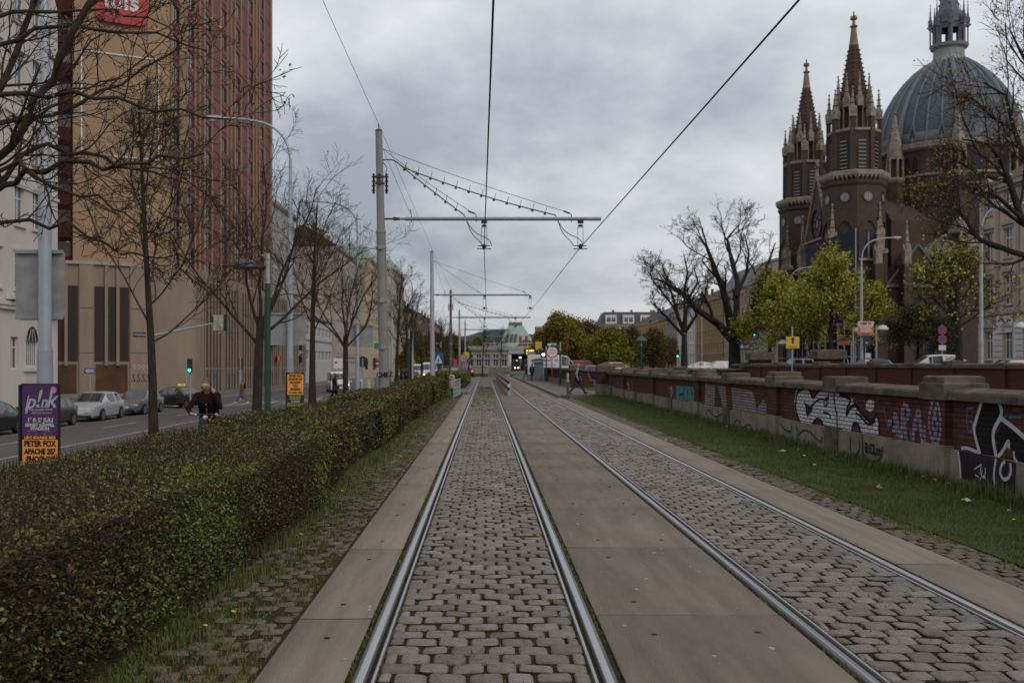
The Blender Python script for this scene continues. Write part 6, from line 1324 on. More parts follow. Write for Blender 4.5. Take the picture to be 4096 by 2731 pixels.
gbl = house('old house with brown hipped roof before the green roofed house', (at(1181, 800, 310).x, 306, 0), 0, 7.6, 6.5, 12, mat('peach_render', (.42, .27, .19), .9), 3, 1, 1.0, 1.4, 4.6, 3.6, roof=('hip', 3.2), roofm=M_roofbr)
gb2 = house('gabled beige villa with red roof at the end of the street', (at(1094, 800, 320).x, 320, 0), 0, 7.4, 6.6, 12, M_bei, 4, 1, 1.0, 1.4, 4.6, 3.4, roof=('hip', 2.4), roofm=M_roofred)
for x in (1.2, 4.8): gb2_ = MB().extr([(0, 0), (2.0, 0), (2.0, .8), (1.5, 1.2), (1.0, 3.2), (.5, 1.2), (0, .8)], (x, -.4, 6.4), (1,0,0), (0,0,1), (0,1,0), .5).build('gable', M_bei, gb2)
house('greyish flat far block right of the green copper roof', (at(1232, 800, 420).x, 420, 0), 0, 13, 17.5, 12, mat('concrete_far', (.26, .23, .22), .9), 4, 4, 1.4, 1.4, 1.5, 3.6, roof=('flat', .5), roofm=M_grey, sills=False)
# elevated railway with white pavilion across the street end, rubble wall before it
vd = thing('railway_viaduct', 'white and green elevated railway bridge crossing the street end', 'bridge', (0, 282, 0))
m = MB(); m.box(-42, 24, -2, 2, 4.9, 6.1); m.box(-42, 24, -2.1, -2.0, 6.1, 7.0); m.build('deck', mat('pale_green_steel', (.34, .40, .36), .7), vd)
m = MB()
for x in (-40, -24, -10, -3.2, 6.0, 22): m.box(x, x + 1.5, -1.8, 1.8, 0, 4.9)
m.build('piers', M_whi, vd); m = MB()
for i in range(44): m.box(-42 + i*1.5, -41.9 + i*1.5, -2.05, -1.98, 7.0, 7.9)
m.box(-42, 24, -2.06, -1.98, 7.9, 8.0); m.build('railing', M_white, vd)
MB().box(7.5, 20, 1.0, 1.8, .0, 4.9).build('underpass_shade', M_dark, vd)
pv = house('white station pavilion with tall windows at the street end', (-7.5, 210, 0), 0, 12.5, 5.2, 8, mat('pavilion_grey_white', (.36, .35, .33), .9, (.26, .25, .24), 1.0), 7, 1, 1.1, 2.5, 1.5, 3, roof=('flat', .6), roofm=MATS['pavilion_grey_white'], name='station_pavilion', sub=True)
rw = thing('stone_wall', 'low rubble stone wall between the diverging tracks', 'wall', (1.5, 150, 0)); rbm = MB(); rr = random.Random(3)
for j in range(4):
    x = -1.0
    while x < 1.6:
        w2_ = rr.uniform(.4, .8); rbm.box(x, x + w2_ - .02, -.4 + rr.uniform(-.04, .04), .5, .38*j, .38*j + .36); x += w2_
rbm.build('stones', mat('rubble_stone', (.24, .19, .14), .95, (.15, .12, .09), 2, .5), rw)
# ------------------------------------------------------------------ catenary poles, arms, wires
GP = 'overhead line poles beside the left track'
def catenary_pole(label, Y, xb, htop, arm_z, arm_end, grey, lean=0.0, full=True, band=False, dark=False):
    t = thing('catenary_pole', label, 'pole', (xb, Y, -.05), 0, GP)
    pm = M_polewarm if grey else M_galv
    if dark: pm = mat('concrete_pole', (.12, .115, .11), .85, (.085, .08, .076), 2)
    top = Vector((lean, 0, htop)); P = lambda z: Vector((lean * z / htop, 0, z))
    m = MB(); m.tube([P(0), P(htop * .33), P(htop * .66 - .01)], [.165, .155, .145], 16); m.tube([P(htop * .66), P(htop * .665), P(htop)], [.132, .125, .105], 16); m.tube([P(htop * .655), P(htop * .665)], [.16, .145], 16); m.tube([P(htop * .33), P(htop * .335)], .163, 16); m.build('shaft', pm, t, True)
    m = MB(); m.tube([P(htop), P(htop + .05)], [.12, .09], 14); m.tube([P(htop + .05), P(htop + .22)], .018, 6); m.build('cap', M_rust, t)
    for z in (1.15, 2.45, 3.9, 5.55, 7.55, 7.75):
        if not full: continue
        b = MB(); b.lathe([(.172 if z < 6 else .15, 0), (.172 if z < 6 else .15, .05)], 14, tuple(P(z))); b.box(P(z).x - .06, P(z).x + .06, -.22, -.15, z - .04, z + .09); b.build('strap', M_rust if z > 7 else M_polegrey, t)
    ax = arm_end - xb; az = arm_z + .05
    m = MB(); m.tube([P(az) + Vector((.12, 0, 0)), Vector((.45, 0, az))], .03, 8); m.lathe([(.055, -.05), (.055, .05)], 8, (.3, 0, az)); m.lathe([(.06, -.04), (.06, .04)], 8, (.4, 0, az))
    m.build('arm_joint', M_rust, t); m = MB(); m.tube([(.45, 0, az), (.62, 0, az), (.64, 0, az), (ax, 0, az)], [.038, .042, .058, .058], 12); arm = m.build('arm', M_polegrey if not dark else M_green, t, True)
    w1, w2 = (-.02 - xb), (2.98 - xb); za = htop - .55; p0 = P(za) + Vector((.12, 0, 0))
    def sag(a, b, s, n=14): a, b = Vector(a), Vector(b); return [a.lerp(b, i/n) + Vector((0, 0, -4*s*(i/n)*(1-i/n))) for i in range(n+1)]
    st = MB()
    for e_ in (w1 - .25, w2 - .28): st.tube(sag(p0, (e_ - .15, .02, az + .22), .06), .008, 4); st.tube([(e_ - .25, .02, az + .25), (e_ - .05, .02, az + .17)], .028, 6); st.tube([(e_ - .05, .02, az + .17), (e_, .02, az + .13), (e_, .02, az - .1)], .014, 5)
    st.tube(sag(p0, (.78, .02, az + .16), .02), .006, 4); st.tube([(.78, .02, az + .3), (.82, .02, az + .1), (.82, .02, az - .12)], .012, 5)
    st.build('stay_wires', M_cable, t)
    if full:
        q0 = P(za - .35) + Vector((.1, 0, 0))
        for e_, sg_, cn in ((w1 - .62, .02, 5), (w2 - .78, .10, 11)):
            pts = [q0, q0 + Vector((.35, 0, .02))] + sag(q0 + Vector((.62, 0, -.22)), (e_, 0, az + .12), sg_, cn + 1)
            c = MB(); c.tube(smooth_pts([tuple(p) for p in pts], 2), .019, 6)
            eb = (e_ + .55, 0, az - .62)
            for s_, (dx, dy) in enumerate(((.50, .05), (.78, -.02))):
                c.tube(smooth_pts([(e_, 0, az + .12), (e_ + .1, 0, az - .12), (e_ + .22 + .12*s_, 0, az - .45), (e_ + dx, 0, az - .72 + .1*s_), (e_ + dx + .08, 0, az - .85)], 2), .013, 5)
            cab = c.build('feeder_cable', M_cable, t)
            for i in range(cn + 1):
                k = (i + 0.2) / (cn + 1); p = Vector(pts[2]).lerp(Vector((e_, 0, az + .12)), k); p.z -= 4*sg_*k*(1-k)
                b = MB(); b.tube([p + Vector((0, 0, -.03)), p + Vector((.05, 0, .18))], .009, 5); b.ball((p.x - .01, 0, p.z - .03), .045, 8); b.build('insulator_clip', [M_rust], cab)
        m = MB()
        for s_ in (-1, 1):
            for k in range(9): m.lathe([(.03, 0), (.07 if k % 2 else .04, .035), (.03, .07)], 8, (P(htop-1.9).x + s_ * .2, 0, htop - 1.95 + k * .07))
        m.tube([P(htop - .95) + Vector((.1, 0, 0)), (P(htop).x + .26, 0, htop - 1.15), (P(htop).x + .2, 0, htop - 1.4)], .014, 5); m.build('insulators', M_cable, t)
    for w_ in (w1, w2):
        h = MB(); h.box(w_ - .09, w_ + .09, -.05, .05, az - .14, az - .03); h.lathe([(.07, 0), (.09, .03), (.03, .06)], 10, (w_, 0, az - .23)); h.tube([(w_ - .09, 0, az - .26), (w_ + .09, 0, az - .26)], .012, 5)
        for s_ in (-1, 1): h.tube([(w_ + s_*.085, 0, az - .26), (w_ + s_*.085, 0, az - .86)], .007, 4)
        h.tube([(w_ - .19, 0, az - .84), (w_ + .19, 0, az - .84)], .016, 6); h.tube([(w_ - .22, 0, az - .93), (w_ + .22, 0, az - .93)], .016, 6); h.ball((w_, 0, az - .86), (.07, .10, .09), 8); h.tube([(w_, -.2, az - .9), (w_, .2, az - .9)], .028, 6); h.build('wire_clamp', M_cable, t)
    if band:
        m = MB(); m.lathe([(.215, 0), (.215, 1.2)], 8, (0, 0, .0)); bo = m.build('guard_panels', M_white, t)
        for z in (.22, .62, .98):
            r_ = MB(); [r_.box(x - .05, x + .05, -.225, -.2, z, z + .08) for x in (-.13, .13)]; r_.build('reflector', mat('reflector_red', (.45, .08, .04), .5), bo)
    return t
p1 = catenary_pole('tall grey tapered catenary pole nearest to the camera, scrawled with black graffiti', 31, -3.10, 9.2, 6.42, 3.62, True, -.20, True)
text('CHEZ', .20, M_bspray, p1, (0.0, -.185, 1.62), (R(90), R(-4), 0), .006, .006, name='graffiti_tag'); 
catenary_pole('second catenary pole with white and red guard panels at its foot', 65.3, -3.42, 9.3, 6.45, 2.95, False, -.05, False, True)
catenary_pole('dark concrete catenary pole with green arm', 96.5, -3.30, 9.1, 6.45, 4.45, False, 0, True, False, True)
catenary_pole('fourth catenary pole, slim and grey, beside the far tram stop', 130, -3.30, 9.0, 6.45, 3.2, False, 0, False)
catenary_pole('farthest catenary pole of the row at the tram stop', 160, -3.15, 9.0, 6.45, 3.0, False, 0, False)
def wire(label, pts, r_, name='contact_wire', cat='wire'):
    m = MB(); m.tube(pts, r_, 6); return tag(m.build(name, M_cable), label, cat, 'overhead wires')
def zz(a, s, offs): return [(a + o, y, 5.56 + z) for y, o, z in offs]
wire('contact wire above the left track running straight ahead', [(.16, -4, 5.62), (-.02, 31, 5.54), (.10, 65.3, 5.54), (-.06, 96.5, 5.54), (.1, 130, 5.54), (0, 160, 5.54)], .0125)
wire('contact wire above the right track crossing the sky diagonally', [(3.35, -4, 5.64), (2.98, 31, 5.54), (3.12, 65.3, 5.54), (2.98, 96.5, 5.54), (3.0, 130, 5.54), (3.2, 160, 5.54)], .0125)
wire('thin earth wire between the tops of the catenary poles', [(-3.45, -3, 9.5), (-3.30, 31, 9.36), (-3.47, 65.3, 9.45), (-3.3, 96.5, 9.25), (-3.3, 130, 9.15)], .0065, 'earth_wire')

# ------------------------------------------------------------------ lamp columns on the road side, lamps, poster boards
GL = 'tall grey lamp columns along the road'
def lamp_column(label, Y, X, zb, hgt, arm_dx, arm_l=3.1, sign=None, group=GL, rise=1.5):
    t = thing('lamp_column', label, 'street lamp', (X, Y, zb), 0, group)
    m = MB(); hz = hgt - rise; m.tube([(0,0,0), (0,0,2.4)], [.135, .130], 14); m.tube([(0,0,2.4), (0,0,2.5), (0,0,5.2)], [.128, .112, .108], 14); m.tube([(0,0,5.2), (0,0,5.3), (0,0,8.0)], [.106, .092, .086], 14); m.tube([(0,0,8.0), (0,0,8.1), (0,0,hz)], [.086, .066, .058], 12); m.build('column', M_galv, t, True)
    a = MB(); pts = [(0, 0, hz - .02), (arm_dx * .04 * arm_l, 0, hz + rise * .45), (arm_dx * .22 * arm_l, 0, hz + rise * .85), (arm_dx * .5 * arm_l, 0, hz + rise * 1.0), (arm_dx * .85 * arm_l, 0, hz + rise * 1.04)]
    a.tube(smooth_pts(pts, 2), .045, 8); a.build('arm', M_galv, t, True)
    e_ = arm_dx * arm_l; h = MB(); x0, x1 = sorted((arm_dx * .80 * arm_l, arm_dx * 1.05 * arm_l)); prof = [(.80, .0, .07), (.86, .06, .11), (.96, .09, .13), (1.05, .05, .12)]
    L_ = []
    for k, (f, th_, w_) in enumerate(prof): x = arm_dx * f * arm_l; z = hz + rise * 1.04; L_ += [(x, -w_, z - .04), (x, w_, z - .04), (x, w_ * .7, z + th_), (x, -w_ * .7, z + th_)]
    h.add(L_, [(i*4 + j, i*4 + (j+1) % 4, (i+1)*4 + (j+1) % 4, (i+1)*4 + j) for i in range(3) for j in range(4)] + [(0,1,2,3), (15,14,13,12)]); ho = h.build('lamp_head', mat('lamp_housing', (.36, .38, .40), .5), t)
    b = MB(); z = hz + rise * 1.04; b.lathe([(.01, -.16), (.09, -.13), (.115, -.045)], 10, (arm_dx * .95 * arm_l, 0, z), 0, 0, 1.6, .9); b.build('lens', mat('frosted_lens', (.42, .43, .42), .3), ho)
    return t
ZT = gz(TX)
lc1 = lamp_column('grey lamp column at the left edge carrying a sign back and concert posters', 17, -7.51, gz(-7.5), 11.6, -1)
lc2 = lamp_column('grey lamp column with curved arm before the red hotel, orange poster at its foot', 38, -7.42, gz(-7.4), 11.5, -1)
lamp_column('grey lamp column behind the bare trees, between the orange poster and the first catenary pole', 57.5, -7.35, gz(-7.3), 11.5, -1)
lamp_column('grey lamp column just right of the first catenary pole', 80, -7.45, gz(-7.4), 11.5, -1)
lamp_column('far grey lamp column between the first and second catenary poles', 102, -7.4, gz(-7.4), 11.5, -1)
def signback(label, c, w_, h_, Y, rz=0.0, horizontal=0, r=.1):
    """rear side of a traffic sign panel clamped to a column"""
    t = thing('road_sign', label, 'sign', c, rz); k = 5; pts = []
    for (cx, cz, a0) in ((w_/2 - r, h_ - r, 0), (-w_/2 + r, h_ - r, 90), (-w_/2 + r, r, 180), (w_/2 - r, r, 270)):
        for i in range(k + 1): a = R(a0 + 90 * i / k); pts.append((cx + r * math.cos(a), cz + r * math.sin(a)))
    MB().extr(pts, (0, 0, 0), (1,0,0), (0,0,1), (0,1,0), .03).build('panel', M_signback, t); m = MB()
    for z in (.03, h_ - .05): m.box(-w_ * .48, w_ * .48, -.06, -.001, z - .02, z + .04)
    m.build('clamp', M_polegrey, t)
    f = MB(); f.extr([(x * .985, h_/2 + (z - h_/2) * .985) for x, z in pts], (0, .0305, 0), (1,0,0), (0,0,1), (0,1,0), .004); f.build('face', M_blue, t)
    return t
p = at(83, 734, 17); signback('back of a blank grey traffic sign on the leftmost lamp column, streaked with dirt', (p.x, 17.14, p.z), .84, 1.21, 17)
p = at(660, 793, 38); signback('back of a pale grey traffic sign beside the black hotel sign', (p.x, 38.14, p.z), 1.38, 1.25, 38)
p = at(830, 832, 57.5); signback('back of a grey traffic sign half hidden by a tree trunk', (p.x, 57.64, p.z + .9), 1.35, 1.25, 57)
def poster_board(label, X, Y, zb, w_, h_, rz):
    t = thing('poster_board', label, 'poster', (X, Y, zb), rz); MB().box(-w_/2 - .02, w_/2 + .02, 0, .05, 0, h_ + .02).build('board', M_black, t)
    MB().box(-w_/2 - .06, -w_/2 - .025, -.02, .45, 0, h_).build('side_board', M_black, t); return t
def tx(par, s, size, m, x, z, bold=.0, sx=1.0, y=-.012, shear=0.0, space=1.0): return text(s, size, m, par, (x, y, z), (R(90), 0, 0), bold, .001, sx, shear, space=space)
M_purple = mat('poster_purple', (.085, .026, .115), .7, (.070, .020, .095), 3); M_pink = mat('poster_pink', (.62, .20, .34), .7); M_silver = mat('poster_silver', (.42, .46, .48), .5, (.30, .34, .36), 9); M_ink = mat('poster_ink', (.014, .012, .012), .8); M_pw = mat('poster_white', (.52, .50, .54), .8)
pb = poster_board('poster board on the leftmost lamp column: purple concert poster above an orange festival poster', -7.48, 16.75, gz(-7.48) - .02, .61, 1.84, R(-2))
pp_ = MB().box(-.30, .30, -.008, -.001, .985, 1.835).build('purple_poster', M_purple, pb)
for ch, x, sz, sh, z in (('p', -.165, .36, .35, 1.55), ('!', -.045, .42, .3, 1.59), ('n', .065, .27, .3, 1.55), ('k', .185, .42, .3, 1.585)): tx(pp_, ch, sz, M_silver, x, z, .004, .85, -.010, sh)
m = MB(); ribbon(m, [(-.245, 1.40), (-.19, 1.66)], .018, (0, -.0105, 0), (1,0,0), (0,0,1), (0,-1,0), .001); ribbon(m, [(.20, 1.55), (.275, 1.475)], .02, (0, -.0105, 0), (1,0,0), (0,0,1), (0,-1,0), .001); m.build('brush_strokes', M_silver, pp_)
m = MB(); m.extr([(.05 * math.cos(2*math.pi*i/24), .055 * math.sin(2*math.pi*i/24)) for i in range(24)], (.232, -.0085, 1.75), (1,0,0), (0,0,1), (0,-1,0), .002); m.build('pink_badge', M_pink, pp_)
for s, z, sz, x, sx in (('SPECIAL GUESTS', 1.465, .022, .03, 1), ('THE SCRIPT', 1.415, .046, -.07, .95), ('KAT ROBICHAUD' if False else 'MAX MARTIN', 1.42, .042, .115, .8), ('GAYLE', 1.365, .042, -.06, 1.3), ('KID KAPICHI', 1.365, .030, .12, 1)): tx(pp_, s, sz, M_silver, x, z, .0008, sx)
tx(pp_, "1' & 2' JULI", .098, M_pw, .005, 1.245, .0045, 1.0); tx(pp_, 'ERNST HAPPEL', .074, M_pw, 0, 1.160, .004, 1.02); tx(pp_, 'STADION', .068, M_pw, 0, 1.100, .004, 1.08)
for s, x, z in (('WWW.TICKETS.AT', -.13, 1.055), ('LIVE 2023', .13, 1.055), ('TICKETS', -.2, 1.01), ('MUSIC', -.06, 1.01), ('RADIO', .08, 1.01), ('LIVE', .2, 1.01)): tx(pp_, s, .02, M_silver, x, z)
hd = MB().box(-.30, .30, -.008, -.001, .92, .983).build('black_heading', M_ink, pb); tx(hd, 'LIDO SOUNDS 2023', .062, M_orange, 0, .952, .003, .98)
op = MB().box(-.30, .30, -.008, -.001, .06, .918).build('orange_poster', M_orange, pb)
for s, z, sz, sx in (('PETER FOX', .845, .135, .80), ('APACHE 207', .715, .125, .76), ('PHOENIX', .585, .135, .80), ('CRO', .455, .135, .82), ('JEREMIAS', .33, .125, .8)): tx(op, s, sz, M_ink, 0, z, .006, sx)
pb2 = poster_board('orange festival poster above a green and yellow one at the foot of the second lamp column', -7.15, 37.6, gz(-7.15) - .02, .61, 1.84, R(4))
pb2['label'] = 'board with an orange festival poster above a dark green one, on the second lamp column'
op = MB().box(-.30, .30, -.008, -.001, 1.02, 1.79).build('orange_poster', M_orange, pb2); hd = MB().box(-.30, .30, -.008, -.001, 1.791, 1.84).build('black_heading', M_ink, pb2); tx(hd, 'LIDO SOUNDS 2023', .048, M_orange, 0, 1.815, .002)
for s, z, sz in (('PETER FOX', 1.72, .12), ('APACHE 207', 1.60, .115), ('PHOENIX', 1.475, .12), ('CRO', 1.35, .12), ('JEREMIAS', 1.225, .115), ('16.-18.06. LINZ', 1.10, .10)): tx(op, s, sz, M_ink, 0, z, .005, .8)
gp = MB().box(-.30, .30, -.008, -.001, .12, 1.018).build('green_poster', mat('poster_green', (.014, .05, .04), .7), pb2)
for s, z, sz, m_ in (('SKILLET', .90, .17, M_yellow), ('7.6. GASOMETER', .77, .06, M_pw), ('FROG LEAP', .64, .17, M_yellow), ('22.6. GASOMETER', .50, .06, M_pw)): tx(gp, s, sz, mat('poster_lime', (.40, .36, .03), .7) if m_ is M_yellow else m_, 0, z, .007, .72)
pb3 = poster_board('small orange poster board far along the road beside the third lamp column', -7.0, 70, gz(-7.0), .61, 1.84, R(10))
op = MB().box(-.30, .30, -.008, -.001, .62, 1.84).build('orange_poster', M_orange, pb3); [tx(op, s, .14, M_ink, 0, z, .006, .72) for s, z in (('PETER FOX', 1.7), ('APACHE 207', 1.52), ('PHOENIX', 1.34), ('CRO', 1.16))]; MB().box(-.30, .30, -.008, -.001, .1, .618).build('yellow_poster', M_yellow, pb3)

def bowl_lamp(label, X, Y, zb, hgt, dx, group='dark green bowl lamps'):
    t = thing('bowl_lamp', label, 'street lamp', (X, Y, zb), 0, group)
    m = MB(); m.tube([(0,0,0), (0,0,hgt - .72)], [.082, .070], 12); m.build('post', M_green, t, True); m = MB(); m.tube([(0,0,hgt - .72), (0,0,hgt)], .060, 12); m.tube([(0,0,hgt-.73),(0,0,hgt-.70)], .074, 12); m.build('post_top', M_galv, t, True)
    m = MB(); z = hgt - .34; m.tube([(0,0,z), (dx*.28,0,z+.01)], [.055, .06], 10); m.build('bracket', mat('lamp_bracket', (.03, .033, .036), .5), t)
    h = MB(); h.lathe([(.01, .20), (.12, .19), (.22, .14), (.285, .06), (.30, .0), (.27, -.035)], 20, (dx*.55, 0, z), 0, 0, 1.0, .72); ho = h.build('lamp_bowl', mat('lamp_bowl_grey', (.075, .08, .088), .42), t, True, sharp=60); h = MB(); h.lathe([(.26, -.036), (.15, -.06), (.01, -.07)], 20, (dx*.55, 0, z), 0, 0, 1.0, .72); h.build('lens', mat('smoked_lens', (.12, .12, .12), .3), ho, True)
    return t
bowl_lamp('dark green lamp post with grey bowl head standing behind the hedge', -5.28, 24.2, gz(-5.2), 4.72, -1)
bowl_lamp('second green bowl lamp right of the first catenary pole', -5.75, 75.5, gz(-5.7), 4.75, -1)
bowl_lamp('third green bowl lamp by the far left tree row', -5.2, 118, gz(-5.2), 4.75, -1)
bowl_lamp('green bowl lamp on the right platform, just left of the walking man', 6.23, 82.2, .17, 3.55, -1)
bowl_lamp('farther green bowl lamp by the shelter on the right platform', 6.05, 98, .17, 3.5, -1)
ml = thing('mushroom_lamp', 'green lamp post with round mushroom head beyond the end of the graffiti wall', 'street lamp', (gx(1473, 74), 74, .15))
m = MB(); m.tube([(0,0,0), (0,0,3.1)], [.08, .065], 10); m.build('post', M_green, ml); m = MB(); m.tube([(0,0,3.1), (0,0,3.5)], .05, 8); m.build('post_top', M_galv, ml); m = MB(); m.lathe([(.28, 3.45), (.42, 3.5), (.40, 3.56), (.25, 3.72), (.07, 3.82), (.03, 4.05)], 16); m.build('lamp_bowl', MATS['lamp_bowl_grey'], ml, True)
GRR = 'tall lamp columns on the right road'
lamp_column('tall grey lamp column before the beige corner house', 56.7, gx(2254, 56.7), .8, 10.2, 1, 2.6, group=GRR)
rl2 = lamp_column('tall grey lamp column before the chapel, radio billboard hanging on it', 72, gx(1979, 72), .8, 10.2, 1, 2.7, group=GRR)
rl3 = lamp_column('tall slim lamp column between the two leafing trees', 91.6, gx(1813, 91.6), .8, 10.0, 1, 2.8, group=GRR)
lamp_column('tall grey lamp column before the white house', 118, gx(1533, 130), .8, 10.2, 1, 2.8, group=GRR)
lamp_column('dark tall lamp column between ochre and beige houses', 150, gx(1612, 150), .8, 12, -1, 2.2, group=GRR)
def ball_lamp(label, u, Y, vt):
    X = gx(u, Y); ht = H + (V0 - vt) * Y / FPX - .8; t = thing('globe_lamp', label, 'street lamp', (X, Y, .8), 0, 'small white lamps before the church'); m = MB(); m.tube([(0,0,0), (0,0,ht)], [.09, .075], 8); m.build('post', M_galv, t); m = MB(); m.lathe([(.05, .0), (.42, .02), (.44, .1), (.3, .32), (.05, .42)], 12, (.5, 0, ht - .35)); m.box(0, .45, -.04, .04, ht - .3, ht - .22); m.build('shade', M_signwhite, t, True)
ball_lamp('small white dome lamp left of the scaffold canopy', 1815 - 30, 88, 782); ball_lamp('small white dome lamp before the orange scaffold board', 1960, 80, 753); ball_lamp('small white dome lamp right of the radio billboard', 2013, 78, 748); ball_lamp('small white dome lamp before the white banded ground floor', 2328, 62, 742)

# ------------------------------------------------------------------ signs and signals
mat('backboard_cream', (.42, .39, .30), .7)
def sign_post(name, label, cat, X, Y, zb, h, r=.03, m_=None):
    t = thing(name, label, cat, (X, Y, zb)); MB().tube([(0,0,0), (0,0,h)], r, 8).build('post', m_ or M_galv, t); return t
def disc(mb, r, y, z, t=.02, x=0, n=20): return mb.extr([(r*math.cos(2*math.pi*i/n), r*math.sin(2*math.pi*i/n)) for i in range(n)], (x, y, z), (1,0,0), (0,0,1), (0,-1,0), t)
def signal(label, X, Y, zb, zc, lit, rz=0.0, back=False, backboard=False, group=None, mast=True):
    """traffic light: housing with three visored lamps"""
    t = thing('traffic_light', label, 'traffic light', (X, Y, zb), rz, group)
    if mast: MB().tube([(0,.12,0), (0,.12,zc - zb + .5)], .05, 8).build('mast', M_galv, t)
    z0 = zc - zb - .42; b = MB(); b.box(-.14, .14, -.10, .08, z0, z0 + .86); ho = b.build('housing', M_black, t)
    if backboard: q = MB(); q.box(-.36, .36, .085, .11, z0 - .15, z0 + 1.0); q.build('backboard', MATS['backboard_cream'], t)
    for i, (nm, on, off) in enumerate((('green', (.03, .9, .55), (.01, .06, .04)), ('yellow', (.9, .5, .05), (.08, .05, .01)), ('red', (1.0, .05, .03), (.08, .01, .01)))):
        z = z0 + .15 + .28 * i; L_ = MB(); disc(L_, .095, -.101, z, .012); on_ = lit == nm
        L_.build('lamp', mat('lit_' + nm, tuple(.6 * c for c in on), .4, emit=on, estr=3) if on_ else mat('unlit_' + nm, off, .4), ho); v = MB()
        ribbon(v, [(.11*math.cos(R(a)), .11*math.sin(R(a))) for a in range(0, 181, 20)], .012, (0, -.11, z), (1,0,0), (0,0,1), (0,-1,0), .10); v.build('visor', M_black, ho)
    return t
p = at(350, 836, 45); s_ = signal('traffic light showing red beside the slender left tree', p.x, 45, gz(p.x), p.z - .32, 'red')
p = at(436, 840, 62); signal('green pedestrian light left of the black taxi\'s headlight', p.x, 62, gz(p.x), p.z, 'green')
p = at(553, 836, 78); signal('dark traffic light seen from behind on the far pavement', p.x, 78, gz(p.x), p.z, None, R(180))
am = thing('traffic_light', 'overhead traffic light with cream backboard on a long mast arm', 'traffic light', (at(345, 900, 50).x, 50, -1.0))
a, b_ = at(374, 765, 50), at(492, 742, 50); o_ = am.location
m = MB(); m.tube([(0,0,0), (0,0,a.z + 1.0 - .1)], [.10, .08], 10); m.tube([(0,0,a.z + 1 - .15), (b_.x - o_.x, 0, b_.z + 1)], [.06, .04], 8); m.build('mast_arm', M_galv, am)
m = MB(); x = at(505, 740, 50).x - o_.x; z = at(505, 740, 50).z + 1; m.box(x - .33, x + .2, .0, .04, z - .40, z + .36); m.build('backboard', MATS['backboard_cream'], am); m = MB(); m.box(x + .2, x + .36, -.06, .12, z - .42, z + .38); m.box(x - .44, x - .34, -.02, .1, z - .1, z + .3); m.build('housing', M_black, am); m = MB(); m.tube([(x - .05, -.05, z - .4), (x - .05, -.05, z + .36)], .03, 6); m.build('bracket', M_galv, am)
def arrow_sign(label, u, v0, v1, w_, Y, txt, zb=None):
    a, b_ = at(u, v1, Y), at(u, v0, Y); t = sign_post('direction_sign', label, 'sign', a.x, Y, gz(a.x), b_.z - gz(a.x) + .5); z = (a.z + b_.z)/2 - gz(a.x); h_ = b_.z - a.z
    pn_ = MB().box(-w_/2, w_/2, -.06, -.035, z - h_/2, z + h_/2).build('panel', M_blue, t); q = MB(); q.extr([(-w_*.42, 0), (-w_*.2, h_*.4), (-w_*.2, h_*.25), (w_*.42, h_*.25), (w_*.42, -h_*.25), (-w_*.2, -h_*.25), (-w_*.2, -h_*.4)], (0, -.0605, z), (1,0,0), (0,0,1), (0,-1,0), .003); q.build('white_arrow', M_signwhite, pn_); tx(pn_, txt, h_ * .36, M_blue, .05, z, .002, .8, -.065); return t
arrow_sign('blue direction arrow sign above the grey estate car', 207, 845, 858, .62, 58, 'ZENTRUM')
# parking-side small things
t = sign_post('round_sign', 'back of a round traffic sign behind the black taxi', 'sign', gx(428, 76), 76, -1, 3.2); disc(MB(), .32, .06, 2.9, .02).build('disc', M_signback, t)
t = sign_post('round_sign', 'round no entry sign peeking out left of the first catenary pole', 'sign', at(866, 830, 92).x, 92, gz(-9), 2.6); d_ = disc(MB(), .36, -.04, 2.35, .02).build('disc', M_red, t); MB().box(-.26, .26, -.066, -.0605, 2.29, 2.41).build('white_bar', M_signwhite, d_)
t = sign_post('traffic_light', 'black traffic light back on a post left of the first catenary pole', 'traffic light', at(833, 838, 75).x, 75, gz(-9), 2.7, .05); q = MB(); disc(q, .42, .05, 2.45, .06); q.build('round_board', M_black, t)
t = sign_post('traffic_light', 'cream backed traffic light beside the no entry sign', 'traffic light', at(851, 835, 80).x, 80, gz(-9), 3.0, .05); q = MB(); q.box(-.22, .22, -.03, .03, 1.75, 2.85); q.build('backboard', MATS['backboard_cream'], t); q = MB(); q.box(-.42, -.225, -.1, .1, 1.85, 2.75); q.box(.225, .42, -.1, .1, 1.85, 2.75); q.build('housing', M_black, t)
t = sign_post('traffic_light', 'gantry with green street name sign left of the first catenary pole', 'sign', at(822, 880, 70).x, 70, gz(-9), 3.7, .05); q = MB(); q.tube([(0, 0, 3.6), (.3, 0, 3.85), (3.4, 0, 4.25)], .04, 6); q.build('arm', M_polegrey, t); q = MB(); q.box(1.15, 1.9, -.06, -.03, 3.35, 3.75); gq = q.build('green_plate', mat('sign_green', (.01, .22, .14), .6), t); t.name = 'sign_gantry'
t = sign_post('pedestrian_sign', 'blue pedestrian crossing sign with white triangle behind the second catenary pole', 'sign', at(1007, 870, 88).x, 88, gz(-4.2), 3.1, .04, M_green); q = MB(); q.box(-.46, .46, -.06, -.03, 2.0, 3.0); bq = q.build('panel', M_blue, t); q = MB(); q.extr([(-.36, 2.08), (.36, 2.08), (0, 2.85)], (0, -.0605, 0), (1,0,0), (0,0,1), (0,-1,0), .003); q.build('white_triangle', M_signwhite, bq); q = MB(); q.extr([(-.1, 2.12), (-.02, 2.3), (.06, 2.12), (.1, 2.12), (.04, 2.45), (0, 2.6), (-.05, 2.45)], (0, -.065, 0), (1,0,0), (0,0,1), (0,-1,0), .003); q.build('walker_symbol', M_black, bq)
